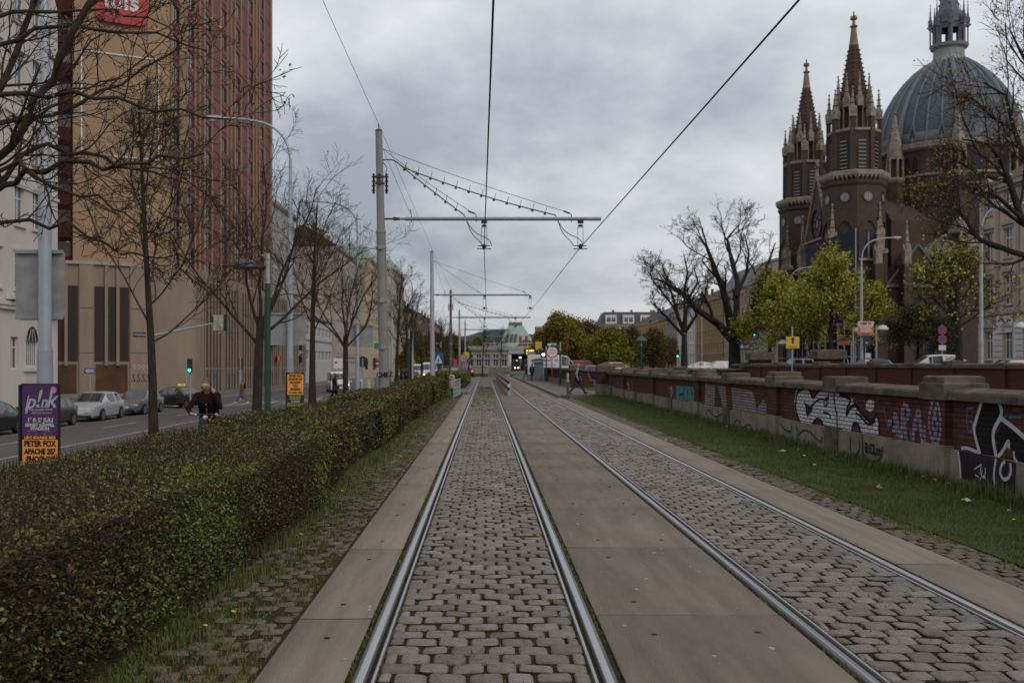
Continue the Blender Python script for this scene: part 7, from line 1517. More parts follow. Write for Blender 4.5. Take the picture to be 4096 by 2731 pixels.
t = sign_post('info_sign', 'white sign with small red crest by the far white car', 'sign', at(778, 842, 95).x, 95, -.8, 3.3, .04); q = MB(); q.box(-.5, .5, -.06, -.03, 2.3, 3.3); q.build('panel', M_signwhite, t); q = MB(); q.extr([(-.35, 3.0), (-.15, 3.0), (-.15, 2.85), (-.25, 2.75), (-.35, 2.85)], (0, -.0605, 0), (1,0,0), (0,0,1), (0,-1,0), .003); q.build('red_crest', M_red, t)
for i, (u, Y, lb) in enumerate(((838, 66, 'advert panel with teal stripe behind the hedge left of the first catenary pole'),)):
    X = at(u, 880, Y).x; t = thing('advert_column', lb, 'advert panel', (X, Y, gz(X))); q = MB(); q.box(-.62, .62, -.12, .12, 0, 1.35); q.build('frame', M_polegrey, t); q = MB(); q.box(-.5, -.15, -.13, -.121, .05, 1.2); q.build('poster', M_signwhite, t); q = MB(); q.box(-.46, -.2, -.136, -.131, .08, 1.1); q.build('teal_stripe', mat('teal_print', (.05, .25, .27), .7), t); q = MB(); q.box(.2, .38, -.13, -.121, .05, 1.2); q.build('yellow_poster', mat('pale_yellow', (.5, .48, .12), .7), t)
# right side signs
t = sign_post('detour_sign', 'yellow sign with a black upward arrow behind the cutting wall', 'sign', gx(1820, 66), 66, .8, 3.6, .06); z0 = at(0, 800, 66).z - .8; z1 = at(0, 773, 66).z - .8; q = MB(); q.box(-.44, .44, -.1, -.06, z0, z1); yq = q.build('panel', M_yellow, t); q = MB(); zc = (z0 + z1)/2 + .12; q.extr([(-.07, -.2), (.07, -.2), (.07, .05), (.15, .05), (0, .27), (-.15, .05), (-.07, .05)], (0, -.1005, zc), (1,0,0), (0,0,1), (0,-1,0), .003); q.build('arrow', M_black, yq); tx(yq, 'UMLEITUNG', .12, M_red, 0, z0 + .1, .002, .85, -.105)
t = thing('billboard', 'radio advert board, white above orange, hanging on the right lamp column', 'sign', (gx(1987, 71.8), 71.8, at(0, 770, 71.8).z)); hh = at(0, 738, 71.8).z - at(0, 770, 71.8).z
q = MB(); q.box(-.56, .56, -.16, -.1, 0, hh * .655); oq = q.build('orange_panel', mat('board_orange', (.55, .16, .04), .7), t); q = MB(); q.box(-.56, .56, -.16, -.1, hh * .66, hh); wq = q.build('white_panel', M_signwhite, t); text('RADIO', .30, M_signwhite, oq, (0, -.165, hh * .52), (R(90), 0, 0), .008, .002, .95); text('WIEN', .34, M_signwhite, oq, (0, -.165, hh * .32), (R(90), 0, 0), .01, .002, .95); text('89,9 UKW', .15, M_red, oq, (0, -.165, hh * .1), (R(90), 0, 0), .004, .002); text('ORF W', .26, M_red, wq, (0, -.165, hh * .83), (R(90), 0, 0), .02, .002)
t = thing('advert_panel', 'small dark blue advert below the radio board', 'sign', (gx(1990, 71.5), 71.5, at(0, 794, 71.5).z)); q = MB(); q.box(-.28, .28, -.12, -.06, 0, .75); q.build('panel', mat('navy_print', (.02, .03, .08), .6), t); tx(t, 'A1', .2, M_signwhite, 0, .2, .004, 1, -.125)
for i, (u, v, Y, lb) in enumerate(((2164, 757, 70, 'two round blue and red no stopping signs right of the chapel window'),)):
    t = sign_post('no_stopping_sign', lb, 'sign', gx(u, Y), Y, .8, 3.9, .035)
    for zz_ in (3.5, 2.85): q = MB(); disc(q, .32, -.04, zz_, .02); rq = q.build('rim', M_red, t); q = MB(); disc(q, .25, -.0605, zz_, .003); q.build('blue_disc', M_blue, rq); q = MB(); ribbon(q, [(-.2, zz_ - .2), (.2, zz_ + .2)], .06, (0, -.0645, 0), (1,0,0), (0,0,1), (0,-1,0), .002); q.build('red_bar', M_red, rq)
    q = MB(); q.box(-.25, .25, -.05, -.03, 2.1, 2.45); q.build('plate', M_signwhite, t)
t = sign_post('direction_sign', 'white arrow on blue direction sign beside the huge bare tree', 'sign', gx(1709, 100), 100, .8, 4.2, .06); q = MB(); q.box(-.55, .55, -.1, -.06, 2.5, 3.35); q.build('panel', M_blue, t); q = MB(); q.extr([(-.45, 2.9), (-.2, 3.15), (-.2, 3.02), (.45, 3.02), (.45, 2.78), (-.2, 2.78), (-.2, 2.65)], (0, -.101, 0), (1,0,0), (0,0,1), (0,-1,0), .003); q.build('arrow', M_signwhite, t); q = MB(); q.box(-.55, .55, -.1, -.06, 3.4, 3.85); q.build('red_panel', M_red, t)
for u, v, Y, lb in ((1676, 771.5, 96, 'green traffic light left of the huge bare tree\'s right neighbour'), (1911, 814, 82, 'bright green traffic light low before the scaffolding'), (1732, 770, 98, 'green traffic light in the bright green tree'), (1556, 818, 112, 'green traffic light before the white house')):
    X = gx(u, Y); signal(lb, X, Y, .8, at(0, v, Y).z + .27, 'green')
t = sign_post('pole_sign', 'white and red pole sticker board on the radio billboard column', 'sign', gx(1993, 71), 71, .8, 1.9, .05); q = MB(); q.box(-.2, .2, -.08, -.055, .5, 1.9); q.build('panel', M_signwhite, t); q = MB(); [q.box(-.15, .15, -.085, -.081, .6 + .28*k, .75 + .28*k) for k in range(4)]; q.build('red_print', mat('faded_red', (.45, .15, .08), .7), t)

# ------------------------------------------------------------------ furniture at the far stop
t = thing('track_barrier', 'black and white striped steel barrier between the two tracks', 'barrier', (1.47, 61, 0))
def plank(mb, z0, z1, y0=0, y1=66, x=-.05): mb.box(x, x + .1, y0, y1, z0, z1)
for nm, z0, z1, m_ in (('dark_stripe', .70, .89, M_black), ('pale_stripe', .50, .698, M_white), ('dark_stripe', .30, .498, M_black), ('pale_base', .0, .298, mat('rusty_white', (.48, .44, .38), .8, (.30, .20, .12), 1.5))):
    q = MB(); plank(q, z0, z1); q.build(nm, m_, t)
q = MB()
for k in range(12): q.box(.06, .14, k*6, k*6 + .08, 0, .86)
q.build('posts', M_galv, t)
t = thing('railing', 'short grey steel railing at the end of the hedge beside the bin', 'railing', (-1.73, 55.4, 0), R(0))
q = MB()
for z in (.08, .55, 1.0): q.tube([(0, 0, z), (.2, 6.6, z)], .028, 6)
for k in range(12): q.tube([(.2*k/11, .6*k, 0 if k in (0, 11) else .08), (.2*k/11, .6*k, 1.0)], .028 if k in (0, 11) else .014, 6)
q.build('bars', M_galv, t)
t = thing('litter_bin', 'grey litter bin with orange bands by the hedge end', 'bin', (-1.98, 60, 0)); q = MB(); q.lathe([(.17, .45), (.19, .5), (.19, 1.05), (.17, 1.2), (.08, 1.28)], 14); q.build('drum', M_galv, t, True); q = MB(); q.lathe([(.195, .93), (.195, 1.08)], 14); q.lathe([(.195, .55), (.195, .66)], 14); q.build('orange_band', mat('bin_orange', (.60, .15, .03), .6), t); q = MB(); q.box(-.05, .05, -.05, .05, 0, .46); q.build('foot', M_black, t); q = MB(); q.ball((0, -.16, 1.15), (.09, .06, .05), 8); q.build('opening', M_black, t)
t = thing('bollard_post', 'weathered post with pale top beside the walking man', 'post', (gx(1304, 56), 56, .17)); q = MB(); q.tube([(0,0,0), (0,0,.75)], .07, 8); q.build('post', mat('weathered_wood', (.11, .095, .075), .9), t); q = MB(); q.tube([(0,0,.75), (0,0,1.15), (0,0,1.18)], [.072, .072, .04], 8); q.build('pale_sleeve', M_galv, t); q = MB(); q.ball((0,0,1.2), .06, 8); q.build('top', M_polegrey, t)
t = thing('tram_shelter', 'small glass and steel tram shelter with curved roof', 'shelter', (5.65, 106, .17))
q = MB()
for x in (-.5, .5):
    for y in (-1.5, 1.5): q.box(x - .04, x + .04, y - .04, y + .04, 0, 2.15)
q.build('frame', M_galv, t); q = MB(); q.extr([(-.75, 2.1), (-.5, 2.3), (0, 2.4), (.5, 2.3), (.75, 2.1), (.75, 2.05), (-.75, 2.05)], (0, -1.8, 0), (1,0,0), (0,0,1), (0,1,0), 3.6); q.build('roof', mat('shelter_roof', (.09, .1, .1), .5), t); q = MB(); q.quad((.5, -1.5, .2), (.5, 1.5, .2), (.5, 1.5, 2.05), (.5, -1.5, 2.05)); q.quad((-.45, -1.52, .2), (.45, -1.52, .2), (.45, -1.52, 2.0), (-.45, -1.52, 2.0)); q.build('glass', mat('shelter_glass', (.16, .17, .18), .15), t)
t = sign_post('stop_sign', 'round red rimmed tram stop sign on a red pole', 'sign', at(1268, 860, 92).x, 92, .17, 2.6, .04, M_red); d_ = disc(MB(), .56, -.05, 2.9, .04).build('rim', M_red, t); disc(MB(), .47, -.0905, 2.9, .003).build('white_disc', M_signwhite, d_); tx(d_, 'STRASSENBAHN', .12, M_red, 0, 3.02, .002, .75, -.096); tx(d_, 'HALTESTELLE', .12, M_red, 0, 2.78, .002, .75, -.096); q = MB(); q.box(-.4, .4, -.06, -.03, 3.42, 3.68); q.build('line_plate', M_signwhite, t)
t = sign_post('stop_sign', 'second round tram stop sign before the shelter', 'sign', at(1222, 860, 118).x, 118, .17, 2.5, .04); d_ = disc(MB(), .6, -.05, 2.7, .04).build('rim', mat('dull_red', (.3, .08, .07), .6), t); disc(MB(), .5, -.0905, 2.7, .003).build('white_disc', M_signback, d_)
t = sign_post('display_sign', 'dark departure display with yellow letters at the tram stop', 'sign', at(1217, 870, 125).x, 125, .17, 3.3, .05); q = MB(); q.box(-.75, .75, -.12, .0, 2.9, 3.75); dq = q.build('case', M_black, t); text('18  3 MIN', .30, mat('lit_amber', (.6, .4, .03), .5, emit=(1, .65, .05), estr=2.0), dq, (0, -.13, 3.45), (R(90), 0, 0), .01, .002, .8); text('6  7 MIN', .30, MATS['lit_amber'], dq, (0, -.13, 3.12), (R(90), 0, 0), .01, .002, .8)
t = sign_post('stop_flag', 'yellow stop flag sign behind the departure display', 'sign', at(1237, 870, 130).x, 130, .17, 3.8, .04); q = MB(); q.box(-.42, .42, -.05, -.02, 3.6, 4.7); q.build('panel', M_yellow, t)
def lit_lamp(label, u, v, Y, r=.2):
    p = at(u, v, Y); t = sign_post('signal_lamp', label, 'signal', p.x, Y, .17, p.z - .17 + .1, .04, M_polegrey); q = MB(); q.box(-.3, .3, 0, .1, p.z - .17 - .32, p.z - .17 + .45); q.build('board', M_black, t); q = MB(); q.ball((0, -.06, p.z - .17), (r * 1.35, .07, r), 12); q.build('lamp', mat('lit_white', (.8, .8, .8), .4, emit=(1, 1, .96), estr=4), t)
lit_lamp('white lit tram signal above the round stop sign', 1248, 814.5, 100, .11); lit_lamp('white lit tram signal before the oncoming trams', 1195, 821, 150, .10)
t = sign_post('stop_flag', 'yellow and black stop flag on the left platform', 'sign', at(1071, 870, 120).x, 120, .16, 3.3, .04); q = MB(); q.box(-.35, .35, -.06, -.02, 2.5, 3.2); q.build('panel', M_yellow, t); q = MB(); q.box(.36, .6, -.06, -.02, 2.4, 3.3); q.build('black_panel', M_black, t)
t = sign_post('round_sign', 'round blue sign at the far left platform', 'sign', at(1074, 870, 128).x, 128, .16, 2.6, .04); disc(MB(), .34, -.05, 2.3, .03).build('disc', M_blue, t)
t = sign_post('stop_sign', 'round pale stop sign on the left platform', 'sign', at(1064, 870, 112).x, 112, .16, 2.4, .04); d_ = disc(MB(), .5, -.05, 2.4, .04).build('rim', MATS['dull_red'], t); disc(MB(), .4, -.0905, 2.4, .003).build('white_disc', M_signback, d_)
t = thing('ticket_box', 'green grey cabinet at the foot of the dark concrete pole', 'cabinet', (at(1044, 870, 92).x, 92, 0)); q = MB(); q.box(-.4, .4, -.25, .25, 0, 1.75); q.build('cabinet', mat('cabinet_green', (.10, .14, .12), .6), t); q = MB(); q.box(-.3, .3, -.262, -.251, .8, 1.6); q.build('poster', mat('pale_print', (.4, .4, .36), .7), t)
t = thing('pole_banner', 'bright pink poster wrapped on the fourth catenary pole', 'poster', (-3.3, 129.6, .2)); q = MB(); q.box(-.75, -.3, -.05, 0, 0, 2.4); q.box(.3, .75, -.05, 0, 0, 2.4); q.build('panel', mat('hot_pink', (.6, .03, .12), .6), t)
# ------------------------------------------------------------------ cars
def car(label, loc, rz, paint, Lc=4.2, Wc=1.78, Hc=1.48, kind='hatch', lights=False, tail=False, name='parked_car', group=None, plate=True, cat='car', taxi=False, dim_rim=False):
    """local frame: nose towards +x, wheels on z=0"""
    t = thing(name, label, cat, loc, rz, group); hw = Wc / 2; k = Lc / 4.2
    # stations from nose to tail: x, z bottom, z belt, z top, half width at belt, half width at roof edge, flags for cabin/glass of the span that follows
    P = {'hatch': [(2.10, .28, .58, .60, .62, .55), (2.02, .22, .70, .73, .80, .70), (1.6, .20, .80, .86, .94, .80), (1.02, .20, .88, .97, .98, .82), (.30, .19, .93, 1.42, 1.0, .74), (.12, .19, .93, 1.455, 1.0, .74), (-.62, .19, .95, 1.48, 1.0, .74), (-.74, .19, .95, 1.48, 1.0, .74), (-1.38, .20, .99, 1.44, 1.0, .72), (-1.50, .20, .99, 1.42, 1.0, .71), (-1.92, .24, 1.0, 1.06, .96, .80), (-2.02, .30, .90, .95, .92, .80), (-2.10, .34, .62, .65, .86, .76)],
         'wagon': [(2.10, .28, .56, .58, .60, .52), (2.02, .22, .68, .71, .80, .70), (1.5, .20, .79, .85, .94, .80), (.90, .20, .87, .95, .98, .82), (.22, .19, .92, 1.40, 1.0, .74), (.04, .19, .92, 1.44, 1.0, .74), (-.58, .19, .93, 1.47, 1.0, .74), (-.68, .19, .93, 1.47, 1.0, .74), (-1.36, .20, .95, 1.45, 1.0, .73), (-1.46, .20, .95, 1.44, 1.0, .73), (-1.94, .24, .96, 1.12, .97, .74), (-2.04, .30, .90, .95, .92, .80), (-2.10, .34, .60, .63, .86, .76)],
         'sedan': [(2.10, .28, .56, .58, .60, .52), (2.02, .22, .68, .71, .80, .70), (1.5, .20, .79, .84, .94, .80), (.86, .20, .86, .93, .98, .82), (.22, .19, .91, 1.38, 1.0, .72), (.05, .19, .91, 1.42, 1.0, .72), (-.50, .19, .92, 1.45, 1.0, .72), (-.60, .19, .92, 1.45, 1.0, .72), (-1.02, .20, .94, 1.36, 1.0, .72), (-1.12, .20, .94, 1.33, 1.0, .72), (-1.62, .22, .95, 1.02, .98, .80), (-2.02, .30, .90, .93, .92, .80), (-2.10, .34, .60, .62, .86, .76)],
         'van': [(2.10, .30, .80, .83, .80, .70), (2.06, .24, 1.05, 1.10, .92, .80), (1.72, .22, 1.20, 1.28, .98, .84), (1.45, .22, 1.25, 1.55, 1.0, .84), (1.02, .22, 1.28, 2.28, 1.0, .84), (.90, .22, 1.28, 2.40, 1.0, .86), (.45, .22, 1.28, 2.50, 1.0, .88), (.35, .22, 1.28, 2.50, 1.0, .88), (-.8, .22, 1.28, 2.52, 1.0, .88), (-.9, .22, 1.28, 2.52, 1.0, .88), (-1.9, .26, 1.28, 2.50, 1.0, .88), (-2.05, .30, 1.28, 2.48, .99, .88), (-2.10, .34, 1.2, 2.40, .97, .86)]}[kind]
    zs_ = Hc / (2.52 if kind == 'van' else 1.48); st = [(x * k, zb * zs_, zl * zs_, zt * zs_, wb * hw, wr * hw) for x, zb, zl, zt, wb, wr in P]
    rings = []
    for x, zb, zl, zt, wb, wr in st:
        half = [(0.0, zb), (wb * .86, zb), (wb * .985, zb + .10), (wb * 1.0, zl * .62 + zb * .38), (wb * .955, zl), (wr * .97, max(zl + .005, zt - .055)), (wr * .80, zt), (0.0, zt + .015)]
        ring = [(x, y, z) for y, z in half] + [(x, -y, z) for y, z in half[-2:0:-1]]; rings.append(ring)
    n = len(rings[0]); b = MB(); gl = MB(); b.v = [p for r_ in rings for p in r_]
    cab = {'hatch': [(4, 6), (7, 8)], 'wagon': [(4, 6), (7, 8), (9, 10)], 'sedan': [(4, 6), (7, 8)], 'van': [(4, 6)]}[kind]; cabset = set()
    for a, c in cab: cabset |= set(range(a, c))
    if kind == 'hatch': cabset.add(3) if False else None
    rear = {'hatch': 9, 'wagon': 10, 'sedan': 9, 'van': 99}[kind]
    glassfaces = []
    for i in range(len(rings) - 1):
        for j in range(n):
            f = (i*n + j, (i+1)*n + j, (i+1)*n + (j+1) % n, i*n + (j+1) % n); isg = False
            if j in (4, n - 5) and (i in cabset or i == 3): isg = True
            if i == 3 and 5 <= j <= n - 6: isg = True
            if i == rear and 5 <= j <= n - 6: isg = True
            b.f.append(f); b.m.append(0)
            if isg: glassfaces.append((f, i, j))
    b.f += [tuple(range(n)), tuple(range((len(rings)-1)*n, len(rings)*n))[::-1]]; b.m += [0, 0]
    V = [Vector(p) for p in b.v]; b.build('body', paint, t, True, sharp=38)
    for f, i, j in glassfaces:
        q = [V[a] for a in f]; c = sum(q, Vector()) / 4; nn = (q[1] - q[0]).cross(q[3] - q[0])
        if nn.length < 1e-6: nn = (q[2] - q[1]).cross(q[0] - q[1])
        nn.normalize(); out = Vector((c.x * .15, c.y, c.z - .8)); nn = nn if nn.dot(out) > 0 else -nn
        top = 5 <= j <= n - 6; sh = .97 if top else .90; q2 = [c + (p - c) * sh + nn * .006 for p in q]
        if i == 3 and not top: q2 = [c + (p - c) * .80 + nn * .006 for p in q]
        gl.quad(*q2)
    gl.build('windows', mat('car_glass', (.022, .026, .03), .06, (.012, .014, .016), .8, spec=.9), t)
    wr_ = .315 if kind != 'van' else .34; wx = [1.30 * k, -1.28 * k]
    for x in wx:
        for s in (-1, 1):
            a = MB(); a.extr([(1.17*wr_*math.cos(2*math.pi*i/22), max(-.12, 1.17*wr_*math.sin(2*math.pi*i/22))) for i in range(22)], (x, s*(hw*.985), wr_), (1,0,0), (0,0,1), (0,s,0), .014); a.build('wheel_arch', M_black, t)
            w_ = MB(); prof = [(wr_*.55, -.10), (wr_*.93, -.10), (wr_, -.06), (wr_, .06), (wr_*.93, .10), (wr_*.62, .10)]
            vs = []; m_ = 20
            for r_, y in prof: vs += [(x + r_*math.cos(2*math.pi*i/m_), s*(hw - .075) + s*y, wr_ + r_*math.sin(2*math.pi*i/m_)) for i in range(m_)]
            w_.add(vs, [(a_*m_ + i, a_*m_ + (i+1) % m_, (a_+1)*m_ + (i+1) % m_, (a_+1)*m_ + i) for a_ in range(len(prof)-1) for i in range(m_)] + [tuple(range((len(prof)-1)*m_, len(prof)*m_))]); wo_ = w_.build('wheel', M_tyre, t, True)
            r2 = MB()
            for sp in range(7):
                a0 = 2*math.pi*sp/7; r2.add([(x + r_*math.cos(a0 + da), s*(hw + .03), wr_ + r_*math.sin(a0 + da)) for r_, da in ((.05, -.5), (wr_*.62, -.16), (wr_*.62, .16), (.05, .5))], [(0,1,2,3)])
            ribbon(r2, [(wr_*.62*math.cos(2*math.pi*i/20), wr_*.62*math.sin(2*math.pi*i/20)) for i in range(20)], .035, (x, s*(hw + .028), wr_), (1,0,0), (0,0,1), (0,s,0), .002, 0, True); r2.build('rim', mat('dull_rim', (.16, .16, .165), .5) if dim_rim else M_rim, wo_)
    zl = st[1][2]; x0 = st[1][0]
    for s in (-1, 1):
        h = MB(); h.ball((st[1][0] - .06*k, s*hw*.66, zl - .075), (.13, .19, .085), 10); h.build('headlight', mat('lit_headlamp', (.8, .8, .75), .3, emit=(1, .98, .9), estr=5) if lights else mat('headlamp', (.40, .42, .44), .15, (.25, .26, .28), 8), t, True)
        q = MB(); zt_ = st[-3][2] - .12; q.ball((st[-2][0] - .0*k, s*hw*.80, zt_), (.09, .13, .10), 8); q.build('taillight', mat('lit_taillamp', (.6, .02, .02), .3, emit=(1, .04, .03), estr=4) if tail else mat('taillamp', (.22, .012, .012), .25), t, True)
        q = MB(); xm = st[3][0] - .22*k if kind != 'van' else st[3][0] - .1; q.ball((xm, s*(hw + .09), st[4][2] + .04), (.06, .10, .075), 8); q.build('mirror', paint, t, True)
        q = MB(); q.box(st[7][0] + .18*k, st[7][0] + .32*k, s*hw*.995 - .012, s*hw*.995 + .012, st[7][2] * .80, st[7][2] * .80 + .03); q.build('door_handle', paint, t)
    q = MB(); q.box(st[1][0] - .02, st[1][0] + .065*k, -hw*.42, hw*.42, zl - .16, zl - .06); q.build('grille', M_black, t); q = MB(); q.box(st[1][0] - .02, st[0][0] + .01, -hw*.66, hw*.66, .24, .34); q.build('bumper_intake', M_black, t)
    if plate: q = MB(); q.box(st[0][0] - .01, st[0][0] + .018, -.26, .26, .42, .53); q.build('number_plate', M_signwhite, t); q = MB(); q.box(st[-1][0] - .018, st[-1][0] + .01, -.26, .26, .50, .61); q.build('number_plate', M_signwhite, t)
    if taxi: q = MB(); q.box(-.35, -.20, -.24, .24, Hc + .01, Hc + .15); tq = q.build('taxi_sign', mat('taxi_yellow', (.62, .45, .04), .5, emit=(1, .7, .1), estr=.25), t); text('TAXI', .12, M_black, tq, (-.19, 0, Hc + .08), (R(90), 0, R(90)), .002, .002)
    return t
PK = 'cars parked along the far side of the left road'
P_sil = mat('silver_paint', (.40, .41, .42), .28, (.37, .38, .39), .5, metal=.35); P_gry = mat('grey_paint', (.15, .16, .17), .25, (.135, .145, .155), .5, metal=.35); P_blk = mat('black_car_paint', (.012, .013, .016), .18, spec=.6); P_brn = mat('brown_car_paint', (.06, .052, .047), .25, metal=.3); P_wht = mat('white_car_paint', (.62, .62, .62), .3); P_blu = mat('blue_car_paint', (.06, .08, .17), .28)
GZ = -1.02
car('black sedan parked at the far left, only its rear half in view', (-20.5, 40.4, GZ), R(-90), P_blk, 4.6, 1.85, 1.45, 'sedan', group=PK)
car('dark brown compact car with round headlights behind the purple poster', (-20.45, 46.3, GZ), R(-90), P_brn, 3.8, 1.68, 1.41, 'hatch', group=PK)
car('silver hatchback parked right of the purple poster', (-20.45, 52.3, GZ), R(-90), P_sil, 4.2, 1.78, 1.48, 'hatch', group=PK)
car('grey estate car parked in front of the silver hatchback', (-20.45, 58.7, GZ), R(-90), P_gry, 4.6, 1.77, 1.46, 'wagon', group=PK)
car('black taxi sedan turning out of the side street with its headlight on', (-20.3, 67.2, GZ), R(-36), P_blk, 4.9, 1.85, 1.46, 'sedan', lights=True, name='taxi_car', taxi=True, dim_rim=True)
t_ = car('white delivery van driving towards the camera beyond the crossing', (at(777, 880, 92).x, 92, gz(-14)), R(-76), P_wht, 4.5, 1.85, 1.9, 'van', lights=True, name='delivery_van', cat='van')
car('white van with headlight on, far down the road behind the second green lamp', (at(985, 870, 122).x, 124, gz(-7)), R(-88), P_wht, 5.2, 1.95, 2.4, 'van', lights=True, name='delivery_van', cat='van')
car('white van farther back left of the second green lamp', (at(962, 860, 140).x, 142, gz(-9)), R(-88), P_wht, 5.2, 1.95, 2.3, 'van', name='delivery_van', cat='van')
car('dark car with red tail lights left of the white van', (at(945, 870, 105).x, 107, gz(-8)), R(92), P_blk, 4.4, 1.8, 1.5, 'hatch', tail=True, name='car')
car('dark car waiting far away with red tail lights behind the last catenary poles', (at(1074, 866, 150).x, 152, 0), R(90), P_blk, 4.4, 1.8, 1.5, 'hatch', tail=True, name='car')
car('small silver car seen at the far end between the tracks', (at(1158, 865, 200).x, 200, 0), R(-90), P_sil, 4.2, 1.8, 1.5, 'hatch', name='car')
RZ = .8
vn = car('white high roof delivery van with blue lettering behind the tram shelter wall', (7.95, 113, .35), R(0), P_wht, 6.2, 2.0, 2.62, 'van', name='delivery_van', cat='van')
for k_ in kids(vn):
    pass
text('HIMMELAJ', .55, mat('van_blue', (.05, .08, .3), .5), vn, (-.9, -.905, 1.9), (R(90), 0, 0), .015, .003); text('TRANSPORT 01 512', .22, MATS['van_blue'], vn, (-.9, -.955, 1.5), (R(90), 0, 0), .004, .003)
car('silver white estate car beyond the cutting, behind the yellow arrow sign', (gx(1823, 88), 88, RZ), R(172), P_sil, 4.7, 1.8, 1.62, 'wagon', tail=True, name='car')
car('dark blue hatchback with glowing brake light beyond the cutting wall', (gx(1996, 72), 72, RZ), R(105), P_blu, 4.1, 1.75, 1.5, 'hatch', tail=True, name='car')
car('white off-road estate car before the chapel', (gx(2135, 66), 66, RZ), R(172), P_wht, 4.7, 1.85, 1.75, 'wagon', name='car')
car('pale car partly hidden behind the wall at the right edge', (gx(2318, 60), 60, RZ), R(180), P_gry, 4.4, 1.8, 1.42, 'hatch', name='car')
car('white car by the trunk of the huge bare tree', (gx(1648, 120), 120, RZ), R(185), P_wht, 4.3, 1.8, 1.5, 'hatch', name='car')
car('white car left of the huge bare tree', (gx(1604, 128), 128, RZ), R(180), P_wht, 4.3, 1.8, 1.4, 'hatch', name='car')
car('dark car with red tail light crossing behind the gate piers', (gx(1368, 98), 98, .3), R(-20), P_gry, 4.3, 1.8, 1.5, 'hatch', tail=True, name='car')
car('red car behind the white delivery van', (gx(1338, 118), 118, .4), R(0), mat('red_car_paint', (.25, .02, .03), .3), 4.2, 1.75, 1.95, 'van', name='car')
car('yellow car behind the pyramid capped pier', (gx(1409, 96), 96, .4), R(100), mat('yellow_car_paint', (.6, .33, .03), .3), 4.0, 1.75, 1.7, 'hatch', name='car')
# trams
def tram(label, u, Y, num):
    p = at(u, 850, Y); t = thing('tram', label, 'tram', (p.x, Y, .1), R(-4), 'trams arriving at the stop'); w_ = 1.2
    red = mat('tram_red', (.22, .03, .03), .4); gr = mat('tram_grey', (.13, .135, .14), .4)
    b = MB(); prof = [(-w_, .25), (w_, .25), (w_, 2.2), (w_*.88, 3.2), (-w_*.88, 3.2), (-w_, 2.2)]; b.extr(prof, (0, .5, 0), (1,0,0), (0,0,1), (0,1,0), 22); b.extr([(-w_*.92, .3), (w_*.92, .3), (w_*.92, 2.2), (w_*.8, 3.1), (-w_*.8, 3.1), (-w_*.92, 2.2)], (0, .1, 0), (1,0,0), (0,0,1), (0,1,0), .4); b.build('body', gr, t)
    q = MB(); q.box(-w_*.82, w_*.82, .05, .1, 1.25, 2.55); q.build('windscreen', MATS['car_glass'], t); q = MB(); q.box(-w_*.9, w_*.9, .06, .11, .45, 1.2); q.build('front_panel', red, t)
    q = MB(); q.box(-w_*.7, w_*.7, .04, .1, 2.62, 2.98); dq = q.build('display', M_black, t); text(num, .34, mat('lit_orange', (.6, .25, .03), .5, emit=(1, .4, .04), estr=4), dq, (0, .03, 2.8), (R(90), 0, 0), .012, .004)
    for s in (-1, 1): q = MB(); q.ball((s*.42, .05, .92), (.14, .05, .14), 10); q.build('headlight', mat('lit_tramlamp', (.8, .75, .6), .3, emit=(1, .9, .6), estr=9), t)
    return t
tram('oncoming tram with two round headlights under the bridge', 1187, 268, '18'); tram('second tram with orange line number right of the oncoming one', 1213, 262, '62')

# ------------------------------------------------------------------ people
def flesh(name, caps, m_, parent, vox=.02, sm=6):
    """one continuous surface grown over tapered limbs"""
    b = MB()
    for p0, p1, r0, r1 in caps:
        p0, p1 = Vector(p0), Vector(p1); d = (p1 - p0); d = d.normalized() if d.length > 1e-6 else Vector((0,0,1)); pts = []; rs = []
        for a in (-80, -50, -20): pts.append(p0 + d * r0 * math.sin(R(a))); rs.append(r0 * math.cos(R(a)))
        for a in (20, 50, 80): pts.append(p1 + d * r1 * math.sin(R(a))); rs.append(r1 * math.cos(R(a)))
        b.tube(pts, rs, 10)
    me = bpy.data.meshes.new(name); me.from_pydata([tuple(v) for v in b.v], [], b.f); o = bpy.data.objects.new(name, me); col.objects.link(o)
    rm = o.modifiers.new('r', 'REMESH'); rm.mode = 'VOXEL'; rm.voxel_size = vox; s_ = o.modifiers.new('s', 'SMOOTH'); s_.iterations = sm; s_.factor = .5
    bpy.context.view_layer.update(); me2 = bpy.data.meshes.new_from_object(o.evaluated_get(bpy.context.evaluated_depsgraph_get())); bpy.data.objects.remove(o)
    me2.name = name; me2.materials.clear(); me2.materials.append(m_); me2.polygons.foreach_set('use_smooth', [True] * len(me2.polygons)); return link(name, me2, parent)
